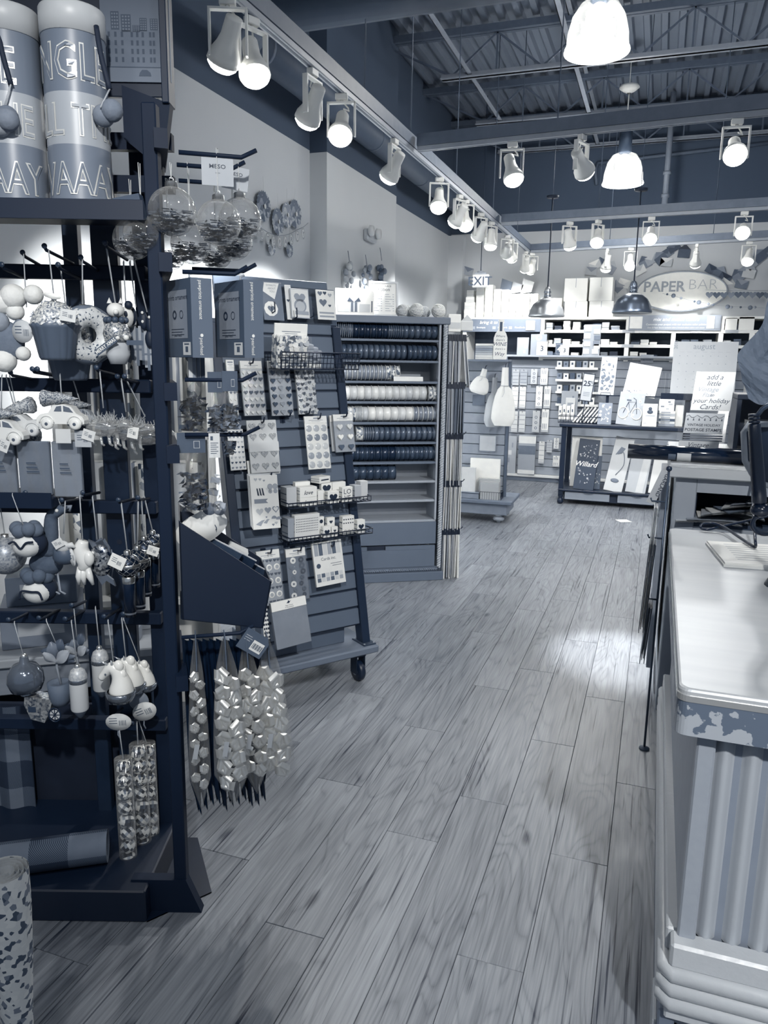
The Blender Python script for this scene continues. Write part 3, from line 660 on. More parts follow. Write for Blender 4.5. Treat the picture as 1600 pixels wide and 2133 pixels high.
# crumpled dark tissue bundle on a post at the edge of the frame
a = at(1600, 720, y=3.0)
t = thing('tissue_bundle', 'dark crumpled paper bag bundle hanging by a post over the counter', 'paper bag', (a.x + .085, 3.0, a.z + .01))
def crumple(seed, w, h, amp, pts):
    r = random.Random(seed); ph = [r.uniform(0, 6) for _ in range(8)]
    def f(u, v):
        x = (u - .5) * w; z = (.5 - v) * h
        d = amp * (math.sin(9 * u + 5 * v + ph[0]) + .7 * math.sin(17 * v - 6 * u + ph[1]) + .5 * abs(math.sin(23 * u + 11 * v + ph[2])) + .35 * abs(math.sin(31 * v - 19 * u + ph[3])))
        e = pts(v)
        return (x * e + .012 * math.sin(13 * v + ph[4]), d - .1 * math.cos((u - .5) * PI) * w, z + .015 * math.sin(11 * u + ph[5]))
    return f
b = MB(); b.grid(crumple(1, .24, .40, .009, lambda v: .5 + .9 * min(1, v * 1.6) - (.35 * (v - .85) / .15 if v > .85 else 0)), 26, 34, False); b.build('outer_wrap', M(.37, .75, var=.03, scale=8, bump=.3), t)
b = MB(); b.X = T(.05, -.03, -.04); b.grid(crumple(4, .12, .26, .008, lambda v: .6 + .6 * math.sin(v * PI)), 16, 22, False); b.build('folded_flap', M(.42, .75, var=.03, bump=.3), t)
b = MB(); b.X = T(-.005, -.065, -.125) @ RY(.2); b.box(-.014, .014, 0, .001, -.018, .018); b.rect(-.004, .004, -.006, .006, -.0005); b.build('price_tag', M(.85), t)
b = MB(); b.box(.03, .12, .03, .09, 1.1 - a.z, .3); b.build('post', M(.12, .5), t)
# scanner on its stand with cords
t = thing('barcode_scanner', 'black handheld scanner hanging nose down beside the pale cradle above the counter', 'scanner', (0, 0, 0))
P_ = [at(q[0], q[1], y=2.2) for q in ((1604, 842), (1588, 852), (1574, 870), (1571, 885))]
b = MB(); b.tube([P_[0] + Vector((.06, 0, .02))] + P_, .006, 10); b.build('neck_tube', M(.3, .3, .6), t)
a, c = at(1571, 882, y=2.2), at(1583, 1050, y=2.2)
b = MB(); b.tube([a.lerp(c, k) for k in (0, .02, .25, .5, .8, .97, 1)], [.012, .0155, .0165, .0175, .018, .018, .012], 16); b.build('handle', M(.06, .25, spec=.7, var=.01), t)
b = MB()
for k in range(4): q = at(1571 + .3 * k, 862 + k * 7, y=2.2); b.tube([q, q + Vector((.0005, 0, -.006))], .014, 14)
b.build('ribbed_collar', M(.1, .3), t)
b = MB(); b.ball(at(1585, 1062, y=2.2), .022, 16, 10, (1.2, 1, .9)); b.build('ball_end', M(.06, .2, spec=.7, var=.01), t)
t = thing('scanner_cradle', 'pale grey scanner cradle frame with dark inlay beside the black handle', 'cradle', (0, 0, 0))
pts = [at(*q, y=2.26) for q in ((1600, 884), (1560, 884), (1549, 900), (1552, 960), (1566, 985), (1578, 1005))]
b = MB(); b.tube(pts + [pts[-1] + Vector((.08, 0, -.02))], .008, 10); b.build('frame_rim', M(.62, .35), t)
pp = [p + Vector((.008, .008, 0)) for p in pts] + [pts[-1] + Vector((.08, .008, 0))]; b = MB(); b.add(pp + [p + Vector((0, .012, 0)) for p in pp], [tuple(range(7)), tuple(range(7, 14))[::-1]] + [(i, (i + 1) % 7, 7 + (i + 1) % 7, 7 + i) for i in range(7)]); b.build('inlay', M(.12, .4), t)
b = MB(); b.tube([pts[-1] + Vector((.06, .01, 0)), pts[-1] + Vector((.1, .03, -.1)), (pts[-1].x + .12, 2.3, .9)], .012, 10); b.lathe([(0, .03), (.06, .02), (.07, 0), (0, 0)], 20, (pts[-1].x + .12, 2.3, .9)); b.build('stand_foot', M(.15, .4), t)
def cord(label, pts, r=.005): b = MB(); q = catmull(pts, 8); b.tube(q, r, 8); return tag(b.build('cord', M(.07, .35, var=.01)), label, 'cord', 'scanner cords')
def catmull(p, n):
    p = [Vector(x) for x in p]; q = [p[0] * 2 - p[1]] + p + [p[-1] * 2 - p[-2]]; out = []
    for i in range(1, len(q) - 2):
        for k in range(n):
            t_ = k / n; a, b_, c, d = q[i - 1:i + 3]
            out.append(.5 * ((2 * b_) + (c - a) * t_ + (2 * a - 5 * b_ + 4 * c - d) * t_ ** 2 + (3 * b_ - a - 3 * c + d) * t_ ** 3))
    return out + [p[-1]]
zc_ = .912
cord('thick black cord looping over the paper pad to the counter edge', [at(1640, 1062, z=.96), at(1600, 1075, z=.945), at(1550, 1086, z=.93), at(1505, 1096, z=.92), at(1475, 1103, z=zc_), at(1461, 1100, z=zc_), at(1463, 1092, z=.925), at(1485, 1090, z=.93), at(1510, 1099, z=.925), at(1540, 1119, z=.925), at(1566, 1136, z=.923), at(1574, 1138, z=.924), at(1573, 1120, z=.95), at(1568, 1040, z=1.02), at(1566, 985, z=1.06), at(1572, 950, z=1.1)])
cord('black cord curling under the ball end of the scanner', [at(1585, 1072, y=2.2), at(1572, 1080, y=2.2), at(1567, 1095, y=2.2), at(1578, 1108, y=2.21), at(1600, 1112, y=2.25), at(1640, 1100, y=2.3)], .006)
# rod with hanging papers at the counter side
t = thing('hanger_rod', 'thin dark floor rod with ball top standing beside the counter end', 'rod', (.062, 2.98, 0))
b = MB(); b.tube([(0, 0, 0), (0, 0, 1.12)], .0045, 8); b.build('shaft', M(.3, .35, .5), t)
b = MB(); b.ball((0, 0, 1.125), .011, 12, 8); b.build('ball_top', M(.12, .3), t)
b = MB(); b.lathe([(0, 0), (.02, 0), (.02, .006), (0, .012)], 14); b.build('foot', M(.3, .4), t)
b = MB(); b.tube([(0, 0, 1.0), (-.05, .0, 1.0), (-.055, 0, 1.012)], .0035, 6); b.tube([(0, 0, .86), (-.05, 0, .86), (-.055, 0, .872)], .0035, 6); b.tube([(0, 0, .62), (-.03, 0, .62), (-.035, 0, .632)], .0035, 6); b.build('hook', M(.3, .35, .5), t)
def sheets(label, z, x, h, tones, n, tilt, y=2.955):
    t = thing('paper_bundle', label, 'paper bundle', (x, y, z)); t.rotation_euler = (0, tilt, .0)
    for k in range(n):
        b = MB(); b.box(-.0012, .0012, -.1, .02, -h + .012 * (k % 3), 0); o = b.build('sheet', M(tones[k % len(tones)], .5, var=.1, scale=14), t); o.location = ((k - n / 2) * .005, .01 * (k % 2), 0)
    return t
sheets('bundle of glossy catalog sheets hanging highest on the counter rod', .995, .030, .2, (.75, .6), 3, .03)
sheets('dark printed sheets hanging from the middle hook of the rod', .86, .030, .34, (.2, .1, .3, .15), 5, .04)
sheets('grey printed sheets hanging low on the counter rod', .62, .04, .22, (.5, .4, .6), 4, .06)
# printed bag against the raised counter's end
t = thing('printed_panel', 'pale card panel with dark leaf shapes against the raised counter end', 'panel', (.05, 3.9, 0))
b = MB(); b.box(0, .03, -.3, .3, .1, 1.0, .003); b.build('board', M(.55, .6), t)
b = MB(); r = random.Random(3)
for k in range(14):
    yy, zz = r.uniform(-.25, .25), r.uniform(.25, .95); b.add([( -.001, yy + .03 * math.cos(a) * (1.6 if i % 2 else .8), zz + .035 * math.sin(a)) for i, a in enumerate(j * PI / 5 for j in range(10))], [tuple(range(10))[::-1]])
b.build('leaf_print', M(.15), t)
t = thing('garland_tag', 'slanted paper tag with dark lettering on the raised counter end', 'tag', (.045, 3.36, 1.03)); t.rotation_euler = (.0, .35, 0)
b = MB(); b.box(-.018, .018, -.002, .0, -.11, .04); o = b.build('tag_card', M(.72), t)
b = MB(); b.X = T(.004, -.0026, .03) @ RY(PI / 2); b.text('GARLAND', .016, 0, 0, 0, 'l', .01); b.build('lettering', M(.1), o)
# paper scrap on the floor
a = at(1301, 1085, z=0); b = MB(); b.box(-.07, .05, -.06, .06, 0, .001); o = b.build('paper_scrap', M(.85)); o.location = (a.x, a.y, .0005); o.rotation_euler = (0, 0, .5); tag(o, 'white scrap of paper lying on the floor before the black table', 'paper')
# ================================================================ ribbon bookcase
BKM = frame((-1.332, 4.989, 0), (.853, .522)); BK = Fx(BKM)
BPT = M(.38, .5, var=.015, scale=5); BPL = M(.60, .55, var=.015)
t = thing('ribbon_bookcase', 'tall grey bookcase of ribbon spools with a rope-trimmed stile', 'bookcase', mat=BKM)
BOOKCASE = t
BW, BD, BH = .96, .24, 1.785
SHW = [1.640, 1.505, 1.370, 1.237, 1.100, .967, .833, .703, .571, .431]
b = MB(); b.box(-BW, -BW + .045, 0, BD, 0, BH); b.box(-.03, 0, 0, BD, 0, BH); b.build('side_panel', BPT, t)
b = MB(); b.box(-BW - .01, .012, -.012, BD, BH - .045, BH, .004); b.build('top_board', BPT, t)
b = MB(); b.box(-BW + .045, -.03, BD - .02, BD, .1, BH - .045); b.build('back_board', BPL, t)
for k, z in enumerate(SHW):
    b = MB(); b.box(-BW + .045, -.045, .012, BD - .02, z - .016, z, .002); b.build('shelf', BPT if k < 7 else BPL, t)
b = MB(); b.box(-.058, -.045, 0.004, BD - .02, .431, BH - .045); b.build('inner_cheek', BPL, t)
b = MB(); b.box(-BW + .045, -.045, 0, .02, .262, .415); b.build('front_panel', BPT, t)
d_ = MB(); d_.box(-BW + .05, -.05, -.006, .016, .1, .225, .002); d_.box(-BW + .05, -.53, -.006, .016, .225, .252); d_.box(-.40, -.05, -.006, .016, .225, .252); o = d_.build('drawer', BPT, t)
b = MB(); b.box(-.53, -.40, .010, .017, .222, .254); b.build('pull_slot', M(.05), o)
b = MB(); b.box(-BW - .012, .014, -.014, BD, 0, .062, .004); b.build('plinth', BPT, t)
b = MB(); b.box(-BW, 0, .0, .03, .062, .1); b.build('bottom_rail', BPT, t)
def rope(a, c, r, pitch):
    b = MB(); a, c = Vector(a), Vector(c); L_ = (c - a).length; n = int(L_ / pitch * 7); d = (c - a) / n; u = Vector((0, 1, 0)); w = (c - a).normalized().cross(u)
    for s_ in (0, PI): b.tube([a + d * i + (u * math.cos(2 * PI * i / 7 + s_) + w * math.sin(2 * PI * i / 7 + s_)) * r * .55 for i in range(n + 1)], r * .62, 5)
    return b
rope((-.02, -.004, .09), (-.02, -.004, BH - .05), .014, .034).build('rope_trim', M(.66, .5), t)
rope((-BW + .03, -.004, .08), (-.03, -.004, .08), .010, .03).build('rope_trim', M(.42, .5), t)
# ribbon spools, lying on edge side by side
SPR = .052
FLM = film('spool_flange', .8, .16, .15, 0, .55); SPOOLS = {}
def spool_proto(w, v, kind):
    k = (round(w, 3), round(v, 2), kind)
    if k in SPOOLS: return SPOOLS[k]
    t = thing('ribbon_spool', 'x', 'spool', group='ribbon spools in the bookcase')
    m = pattern('printed_ribbon', (.85, .35, .9, .6, .95), 70, 'voronoi', .4) if kind == 'p' else M(v, .26 if kind != 'm' else .45, .15 if v < .7 else 0, var=.02, scale=40)
    b = MB(); b.lathe([(.018, .003), (.047, .003), (.0475, w / 2), (.047, w - .003), (.018, w - .003)], 22, axis='x'); b.build('ribbon', m, t)
    for x in (0, w - .002):
        b = MB(); b.lathe([(.012, x), (SPR, x), (SPR, x + .002), (.012, x + .002)], 22, axis='x'); b.build('flange', M(.55 + .25 * (v > .5), .3) if v > .5 or kind == 'g' else M(.2, .25), t)
    SPOOLS[k] = t; t['used'] = 0; return t
ROWS = [[(135, 240, 8, .10, 'g'), (240, 320, 2, .05, ''), (320, 475, 4, .07, ''), (475, 575, 7, .30, ''), (575, 797, 6, .24, '')],
        [(165, 275, 3, .22, ''), (275, 595, 9, .26, 's'), (604, 797, 6, .18, 's')],
        [(170, 272, 3, .45, ''), (272, 460, 7, .55, ''), (460, 552, 3, .6, 'p')],
        [(178, 460, 6, .84, ''), (460, 725, 6, .80, ''), (742, 800, 2, .6, 'p')],
        [(195, 262, 3, .6, 'p'), (262, 300, 4, .6, ''), (302, 345, 1, .75, ''), (345, 640, 6, .86, ''), (640, 798, 5, .45, 's')],
        [(265, 310, 1, .6, 'p'), (310, 380, 5, .40, ''), (380, 798, 12, .27, 's')],
        [(225, 380, 5, .10, 's'), (380, 525, 3, .06, ''), (525, 798, 9, .20, 's')],
        [(235, 525, 6, .16, 's')]]
RYC = [402, 540, 675, 812, 942, 1075, 1205, 1335]
TONEW = lambda v, k: 'patterned' if k == 'p' else 'near-black' if v < .09 else 'dark' if v < .25 else 'slate grey' if v < .42 else 'mid grey' if v < .62 else 'pale'
nsp = 0
for r_, row in enumerate(ROWS):
    z = SHW[r_]; cnt = 0; items = []
    for (xa, xb, n, v, kd) in row:
        v = v + .09 if v < .5 else v
        ua = BK.uw(660 + xa / 3.136, 560 + RYC[r_] / 3.136)[0]; ub = BK.uw(660 + xb / 3.136, 560 + RYC[r_] / 3.136)[0]
        for i in range(n): items.append((ua + (ub - ua) * i / n, (ub - ua) / n * .985, v, kd))
    items.append(None); items = items[:-1]
    # spools hidden behind the gondola complete each row towards the far stile
    u0 = items[0][0]
    for q, (u, w, v, kd) in enumerate(items):
        w = round(w * 400) / 400; vv = round(v + rnd.choice((-.03, 0, .03)), 2); p = spool_proto(w, vv, kd)
        m = BKM @ T(u, .016 + SPR + .006 * rnd.random(), z + SPR + .0005) @ RX(rnd.uniform(0, 6))
        lb = f'{TONEW(v, kd)} ribbon spool, {ORD[len(items) - 1 - q]} from the rope-trimmed stile on {ORD[r_]} shelf down'
        if not p['used']: p['used'] = 1; p.matrix_world = m; o = p; o['label'] = lb
        else: o = copy_tree(p, lb, mat=m)
        nsp += 1
b = MB(); b.box(0, .2, 0, .002, 0, .03); o = b.build('shelf_card', M(.88, .6)); o.matrix_world = BKM @ T(-.36, .012, SHW[2] + .0002) @ RX(-.15); tag(o, 'blank white shelf card beside the patterned spools on the third shelf', 'card')
# things on top
def signboard(label, m, w, h, lines, v=.9, fr=None, name='sign', cat='sign', ink=.2):
    t = thing(name, label, cat, mat=m)
    b = MB(); b.box(-w / 2, w / 2, 0, .004, 0, h, .0015); b.build('panel', M(v, .5), t)
    if fr: b = MB(); [b.box(*q) for q in ((-w / 2 - fr, w / 2 + fr, -.003, .006, -fr, 0), (-w / 2 - fr, w / 2 + fr, -.003, .006, h, h + fr), (-w / 2 - fr, -w / 2, -.003, .006, 0, h), (w / 2, w / 2 + fr, -.003, .006, 0, h))]; b.build('frame', M(.72, .4), t)
    b = MB()
    for tx, hh, x, z, al in lines: b.text(tx, hh, x, z, -.0008, al)
    b.build('lettering', M(ink, .6), t); return t
u0 = BK.uw(806, 655)[0]
lines = [('PAPER SOURCE', .011, 0, .178, 'c'), ('Ribbon', .022, 0, .152, 'c')]
for k in range(9): lines += [('Xxxxxx xx', .0001, 0, 0, 'c')] if 0 else []
t = signboard('white ribbon price sign in a pale frame standing on the bookcase', BKM @ T(u0, .10, BH + .014) @ RX(-.12), .17, .2, lines, .9, .013)
b = MB()
for k in range(8):
    for x0 in (-.07, .01): b.rect(x0, x0 + .028 + .02 * ((k * 7) % 3) / 2, .128 - k * .015, .131 - k * .015, -.0008); b.rect(x0 + .05, x0 + .06, .128 - k * .015, .131 - k * .015, -.0008)
b.build('price_lines', M(.55), t)
# yarn balls
def yarn(u, y, r, v, label):
    t = thing('twine_ball', label, 'twine', mat=BKM @ T(u, y, BH + r * .93)); b = MB(); b.ball((0, 0, 0), r * .96, 18, 12, (1, 1, .97)); b.build('core', M(v, .8, bump=.3, scale=60), t)
    b = MB()
    for k in range(16):
        q = Quaternion((math.sin(k * 2.3), math.cos(k * 1.7), .5 * math.sin(k * 5.1)), 1.2 + k * .4); b.tube([q @ (Vector((math.cos(a), math.sin(a), .18 * math.sin(k))).normalized() * r) for a in (j * PI / 10 for j in range(20))], r * .035, 4, True)
    b.build('winding', M(v + .08, .8), t); return t
uy = [BK.uw(q, 645)[0] for q in (846, 872, 895, 918)]
yarn(uy[0], .1, .042, .75, 'grey banded twine ball next to the ribbon price sign')
yarn(uy[1], .05, .046, .8, 'large pale twine ball second along the bookcase top')
yarn(uy[2], .13, .04, .72, 'small twine ball tucked behind two larger ones on the bookcase')
yarn(uy[3], .05, .046, .84, 'pale twine ball at the rope-trimmed end of the bookcase top')
yarn(uy[1] - .03, .17, .042, .78, 'loose-wound twine ball behind the large pale one')
# gift-wrap poster box
ub, uc = BK.uw(700, 640)[0], BK.uw(781, 640)[0]
t = thing('gift_sign', 'white sign with drawn gift boxes leaning on the bookcase top', 'sign', mat=BKM @ T(ub, .03, BH + .001)); w = uc - ub
b = MB(); b.prism([(0, 0), (w, 0), (w, .14), (w - .02, .165), (0, .165)], 0, .012); b.build('panel', WHITE, t)
b = MB(); b.rect(.015, w * .36, .02, .075, -.001); b.rect(w * .62, w * .9, .02, .07, -.001); b.m = 1; b.rect(w * .38, w * .58, .02, .08, -.001); b.m = 2; b.rect(w * .41, w * .45, .02, .08, -.0014); b.rect(w * .51, w * .55, .02, .08, -.0014); b.rect(w * .93, w * .96, .02, .09, -.0014)
for s_ in (-1, 1): b.flat([(w * .48, .08), (w * .48 + s_ * .03, .11), (w * .48 + s_ * .045, .085)][::s_], -.0014)
b.build('gift_drawing', [M(.78), M(.7), M(.3)], t)
# ================================================================ packs hanging along the bookcase side
SX = (.853, .522)
TIERS = [(706, 690, 800, .62, 12), (806, 792, 905, .36, 14), (912, 900, 1012, .62, 12), (1012, 1000, 1105, .72, 11), (1112, 1098, 1204, .66, 12)]
TN = ['topmost', 'second', 'middle', 'fourth', 'lowest']
for k, (yc, ya, yb, v, n) in enumerate(TIERS):
    zc = BK.uw(918, yc)[1]; z1 = BK.uw(918, yb)[1]
    for j in (0, 1):
        b = MB(); b.tube([(0, .05 + j * .09, zc + .02), (.15, .05 + j * .09, zc + .02), (.165, .05 + j * .09, zc + .035)], .004, 6); b.build('side_hook', WIRE, BOOKCASE)
    for q in range(n):
        u = .012 + .128 * q / n; L_ = zc - z1
        s = thing('sheet_pack', f'{ORD[q]} sheet pack out from the stile on the {TN[k]} hook tier beside the bookcase', 'sheet pack', group='sheet packs hung along the bookcase side', mat=BKM @ T(u, .01, zc) @ RY(rnd.uniform(-.02, .02) - (.10 if k == 0 and q > 8 else 0)))
        b = MB(); b.box(-.0045, .0045, 0, .16, -.012, .032, .001); b.build('header_clip', BLACK, s)
        b = MB(); b.box(-.002 - .001 * (q % 2), .003, -.005 + .006 * (q % 3), .17, -L_ - .012 * (q % 3), -.012); b.build('sheets', M(max(.1, min(.95, v + .14 + rnd.choice((-.2, -.1, 0, .1, .16)))), .5), s)
# white packets on the top of the side rack
for k, (x0, x1, y0, y1, v, lb) in enumerate(((936, 963, 656, 692, .95, 'white box clipped above the sheet packs at the bookcase corner'), (962, 988, 664, 690, .85, 'open envelope sample clipped beside the white box by the bookcase'))):
    u, z = BK.uw(x0, y1); u2, z2 = BK.uw(x1, y0); t = thing('paper_sample', lb, 'sample', mat=BKM @ T(u, .02, z + .005))
    b = MB(); b.box(0, u2 - u, 0, .05, 0, z2 - z - .02 * k, .002); b.build('body', M(v, .5), t)
    b = MB(); (b.flat([(0, z2 - z - .02), (u2 - u, z2 - z - .02), ((u2 - u) / 2, z2 - z + .02)], .001) if k else b.box(.004, u2 - u - .004, -.002, .001, .02, .06)); b.build('flap' if k else 'label', M(.8, .5), t)
# ================================================================ low platform with grooved board behind the bookcase
PLM = frame((-1.30, 7.0, 0), (1, 0.03)); PL_ = Fx(PLM)
t = thing('display_platform', 'grey display board on a low platform with turned feet behind the bookcase', 'display stand', mat=PLM)
ur, zr = PL_.uw(1066, 1050); zt = PL_.uw(1060, 1046)[1]
b = MB(); b.box(-.8, ur, 0, .55, zt - .035, zt, .006); b.build('platform_top', M(.42, .5), t)
b = MB(); b.box(-.8, ur - .05, .04, .5, zt - .14, zt - .035, .004); b.build('apron', M(.5, .5), t)
foot = [(0, 0), (.018, 0), (.022, .008), (.018, .018), (.045, .03), (.055, .055), (.045, .08), (.026, .09), (.03, .098), (.045, .104), (.048, .12), (0, .12)]
for fx, fy in ((ur - .13, .09), (ur - .13, .42), (-.6, .09), (-.6, .42)):
    b = MB(); k_ = (zt - .14) / .12; b.lathe([(r, h * k_) for r, h in foot], 20, (fx, fy, 0)); b.build('foot', M(.58, .45), t)
bu = PL_.uw(1050, 900)[0]; bh = PL_.uw(1045, 749)[1]
b = MB(); b.box(bu - .028, bu, .26, .31, zt, bh, .003); b.build('end_post', M(.36, .5), t)
z = zt; k = 0
while z < bh - .1:
    b = MB(); b.box(-.8, bu - .028, .27, .30, z + .004, z + .098, .004); b.build('slat', M(.55 + .02 * (k % 2), .5), t); z += .1; k += 1
b = MB(); b.box(-.8, bu, .285, .3, zt, bh); b.build('backing', M(.3), t)
b = MB(); b.box(-.8, bu, .05, .30, bh - .02, bh, .003); b.build('top_shelf', M(.45, .5), t)
# goods on it
def onpl(px, py, off): u, z = PL_.uw(px, py, off); return u, z
def bag(px0, py0, px1, py1, label, v=.9, off=-.18, tilt=0):
    u0, z1 = onpl(px0, py0, off); u1, z0 = onpl(px1, py1, off); w, h = u1 - u0, z1 - z0
    t = thing('drawstring_bag', label, 'bag', mat=PLM @ T((u0 + u1) / 2, -off, z1) @ RY(tilt))
    def f(u, v_):
        a = u * 2 * PI; z = -h * v_
        e = .25 + .2 * v_ if v_ < .32 else .35 + .65 * math.sin((v_ - .32) / .68 * PI * .62) ** .6 if v_ < .9 else 1.0 - (v_ - .9) * 3
        e *= 1 + (.10 if v_ < .4 else .03) * math.sin(7 * a + v_ * 4); return (w / 2 * e * math.cos(a), .045 * e * math.sin(a), z)
    b = MB(); b.grid(f, 28, 16); b.add([f(i / 28, 1) for i in range(28)], [tuple(range(28))]); b.build('pouch', M(v, .7, var=.02, bump=.2, scale=30), t)
    b = MB(); b.tube([(w * .17 * math.cos(a), .02 * math.sin(a) - .004, -h * .31) for a in (j * PI / 8 for j in range(16))], .003, 5, True); b.tube([(0, -.02, -h * .31), (.01, -.05, -h * .42), (-.01, -.052, -h * .5)], .002, 4); b.build('drawstring', M(.75), t)
    b = MB(); b.tube([(0, 0, -.01), (0, .02, .03), (0, .25 - .18, .035)], .003, 5); b.build('hanging_loop', WIRE, t); return t
bag(1012, 786, 1045, 890, 'grey-white drawstring cloth bag hanging behind the whiter one', .72, -.20)
bag(1028, 765, 1072, 888, 'bright white drawstring cloth bag hanging front of the grooved board', .93, -.1)
bag(990, 768, 1028, 822, 'small white cloth pouch tilted above the folded dark one', .9, -.14, .25)
def onplate(name, label, cat, x0, y0, x1, y1, v, off=-.262, th=.006, extra=None, tilt=0.0):
    u0, z1 = onpl(x0, y0, off); u1, z0 = onpl(x1, y1, off); t = thing(name, label, cat, mat=PLM @ T(u0, -off, z0) @ RY(tilt)); w, h = u1 - u0, z1 - z0
    b = MB(); b.box(0, w, -th, 0, 0, h, .001); b.build('sheet', M(v, .5), t)
    if extra: b = MB(); extra(b, w, h, -th - .001); b.build('print', M(max(.1, v - .25), .5), t)
    return t
onplate('clear_pack', 'flat clear pack hanging low on the grooved board', 'packet', 999, 907, 1033, 942, .72, extra=lambda b, w, h, y: [b.rect(0, w, 0, .01, y), b.rect(0, .006, 0, h, y), b.rect(w - .006, w, 0, h, y)])
onplate('paper_stack', 'large white paper pack standing on the low platform', 'paper pack', 982, 953, 1040, zt and 1040, .95, -.2, .04)
onplate('paper_stack', 'pale wrapped paper pack beside the bookcase on the platform', 'paper pack', 962, 972, 990, 1040, .82, -.12, .03)
onplate('folded_pouch', 'dark folded pouch hanging behind the small white one', 'pouch', 985, 822, 1010, 845, .4)
def wire_basket(x0, x1, y0, y1, label, dep, off, M0, F0, contents=None):
    u0, z1 = F0.uw(x0, y0, off); u1, z0 = F0.uw(x1, y1, off); t = thing('wire_basket', label, 'basket', mat=M0 @ T(u0, -off, z0)); w, h = u1 - u0, z1 - z0
    b = MB()
    for z in (0.003, h): b.tube([(0, 0, z), (w, 0, z), (w, dep, z), (0, dep, z)], .0035, 5, True)
    n = max(3, int(w / .022))
    for i in range(n + 1): x = w * i / n; b.tube([(x, dep, h), (x, dep, .003), (x, 0, .003), (x, 0, h)], .002, 4)
    for i in range(1, 5): b.tube([(0, dep * i / 5, h), (0, dep * i / 5, .003), (w, dep * i / 5, .003), (w, dep * i / 5, h)], .002, 4)
    b.build('wire_frame', WIRE, t); return t, w, h
t, w, h = wire_basket(1000, 1043, 1024, 1046, 'small black wire basket of wrapped packs on the platform', .13, -.06, PLM, PL_)
for k in range(2):
    o = onplate('film_pack', f'crinkled clear film pack {"in front" if k else "at the back"} in the platform wire basket', 'packet', 1000 + k * 3, 996 + k * 8, 1041 - k * 2, 1042, .75, -.14 + k * .05, .03)
    b = MB(); uu = [c for c in o.children][0].dimensions; b.box(-.004, uu.x + .004, -.036, .004, 0, uu.z + .01); b.build('film_wrap', film('crinkled_film', .95, .3, .12, .9, .8), o)
t = thing('grey_tray', 'flat grey tray on the platform beside the wire basket', 'tray', mat=PLM @ T(-.42, .05, zt)); b = MB(); b.box(0, .19, 0, .12, 0, .06, .003); b.build('body', M(.5), t); b = MB(); b.box(-.003, .193, -.003, .123, .05, .056); b.build('rim', M(.15), t)
# stack of pads and the bottle card on the top shelf
for k in range(7):
    u0, z1 = onpl(992, 713, -.1); u1, _ = onpl(1026, 745, -.1); o = MB(); o.box(u0, u1, .08, .26, bh + k * .0205, bh + k * .0205 + .019, .001); o = o.build('note_pad', M((.9, .88, .7, .62, .5, .6, .9)[k], .5)); o.matrix_world = PLM.copy(); tag(o, f'pad {ORD[k]} from the bottom in the stack behind the bottle card', 'pad', 'pads on the grooved board shelf')
u0, z0 = onpl(1041, 748, -.08); t = thing('bottle_card', 'white bottle-shaped card reading about wine and a way', 'card', mat=PLM @ T(u0, .08, bh + .001))
k_ = (onpl(1041, 664, -.08)[1] - z0) / .37
pr = [(.058, 0), (.064, .01), (.064, .2), (.05, .24), (.028, .27), (.022, .3), (.022, .35), (.026, .352), (.026, .37)]; poly = [(x * k_, z * k_) for x, z in pr] + [(-x * k_, z * k_) for x, z in pr[::-1]]
b = MB(); b.prism(poly, 0, .006); b.build('card_shape', WHITE, t)
b = MB(); [b.text(tx, hh * k_, 0, zz * k_, -.001, 'c', 0, .25) for tx, hh, zz in (('Where', .022, .205), ("there's", .022, .17), ('WINE', .036, .125), ("there's a", .02, .09), ('Way', .036, .035))]; b.prism([(-.012 * k_, .26 * k_), (.012 * k_, .26 * k_), (.012 * k_, .345 * k_), (-.012 * k_, .345 * k_)], -.001, 0); b.build('lettering', M(.3), t)
# ================================================================ grooved-board gondola on casters
GDM = frame((-1.212, 3.221, .18), (.597, .802), math.radians(11.4)); GD = Fx(GDM)
GD0 = frame((-1.212, 3.221, 0), (.597, .802))
GW = .62; GPT = M(.37, .5, var=.012, scale=6); GBAR = M(.13, .4, var=.012); GWOOD = M(.42, .5, var=.04, scale=5, stretch=(.3, 6, 6))
t = thing('slatwall_gondola', 'slanted grey grooved-board stand on casters, hung with sticker packs', 'display stand', mat=GD0)
for x0 in (-GW - .012, -.03):
    b = MB(); b.X = GD0.inverted() @ GDM; b.box(x0, x0 + .042, -.012, .05, 0, 1.5, .003); b.build('upright', GBAR, t)
    b = MB(); b.box(x0 - .012, x0 + .054, -.04, .07, .18, .186); b.build('foot_plate', M(.3, .35, .5), t)
    b = MB(); [b.ball((x0 + q, r_, .187), .006, 8, 4, (1, 1, .5)) for q in (-.004, .046) for r_ in (-.03, .06)]; b.build('bolt_heads', M(.6, .3, .8), t)
p = .0855; k = 0; z = .09
while z < 1.68:
    h = min(p - .006, 1.69 - z); b = MB(); b.X = GD0.inverted() @ GDM; b.box(-GW + .03, -.03, .0, .016, z + .006, z + p - .004, .003); b.build('slat', GPT, t); z += p
b = MB(); b.X = GD0.inverted() @ GDM; b.box(-GW + .03, -.03, .012, .02, .09, 1.69); b.build('backing', M(.12), t)
b = MB(); b.X = GD0.inverted() @ GDM; b.box(-GW + .0, .0, .004, .035, 1.50, 1.52); b.build('header_rail', GBAR, t)
b = MB(); b.box(-GW - .06, .03, -.06, .46, .145, .18, .006); b.build('base_board', GWOOD, t)
b = MB(); b.box(-GW + .06, -.09, .06, .30, .18, .27, .003); b.build('plinth_box', GPT, t)
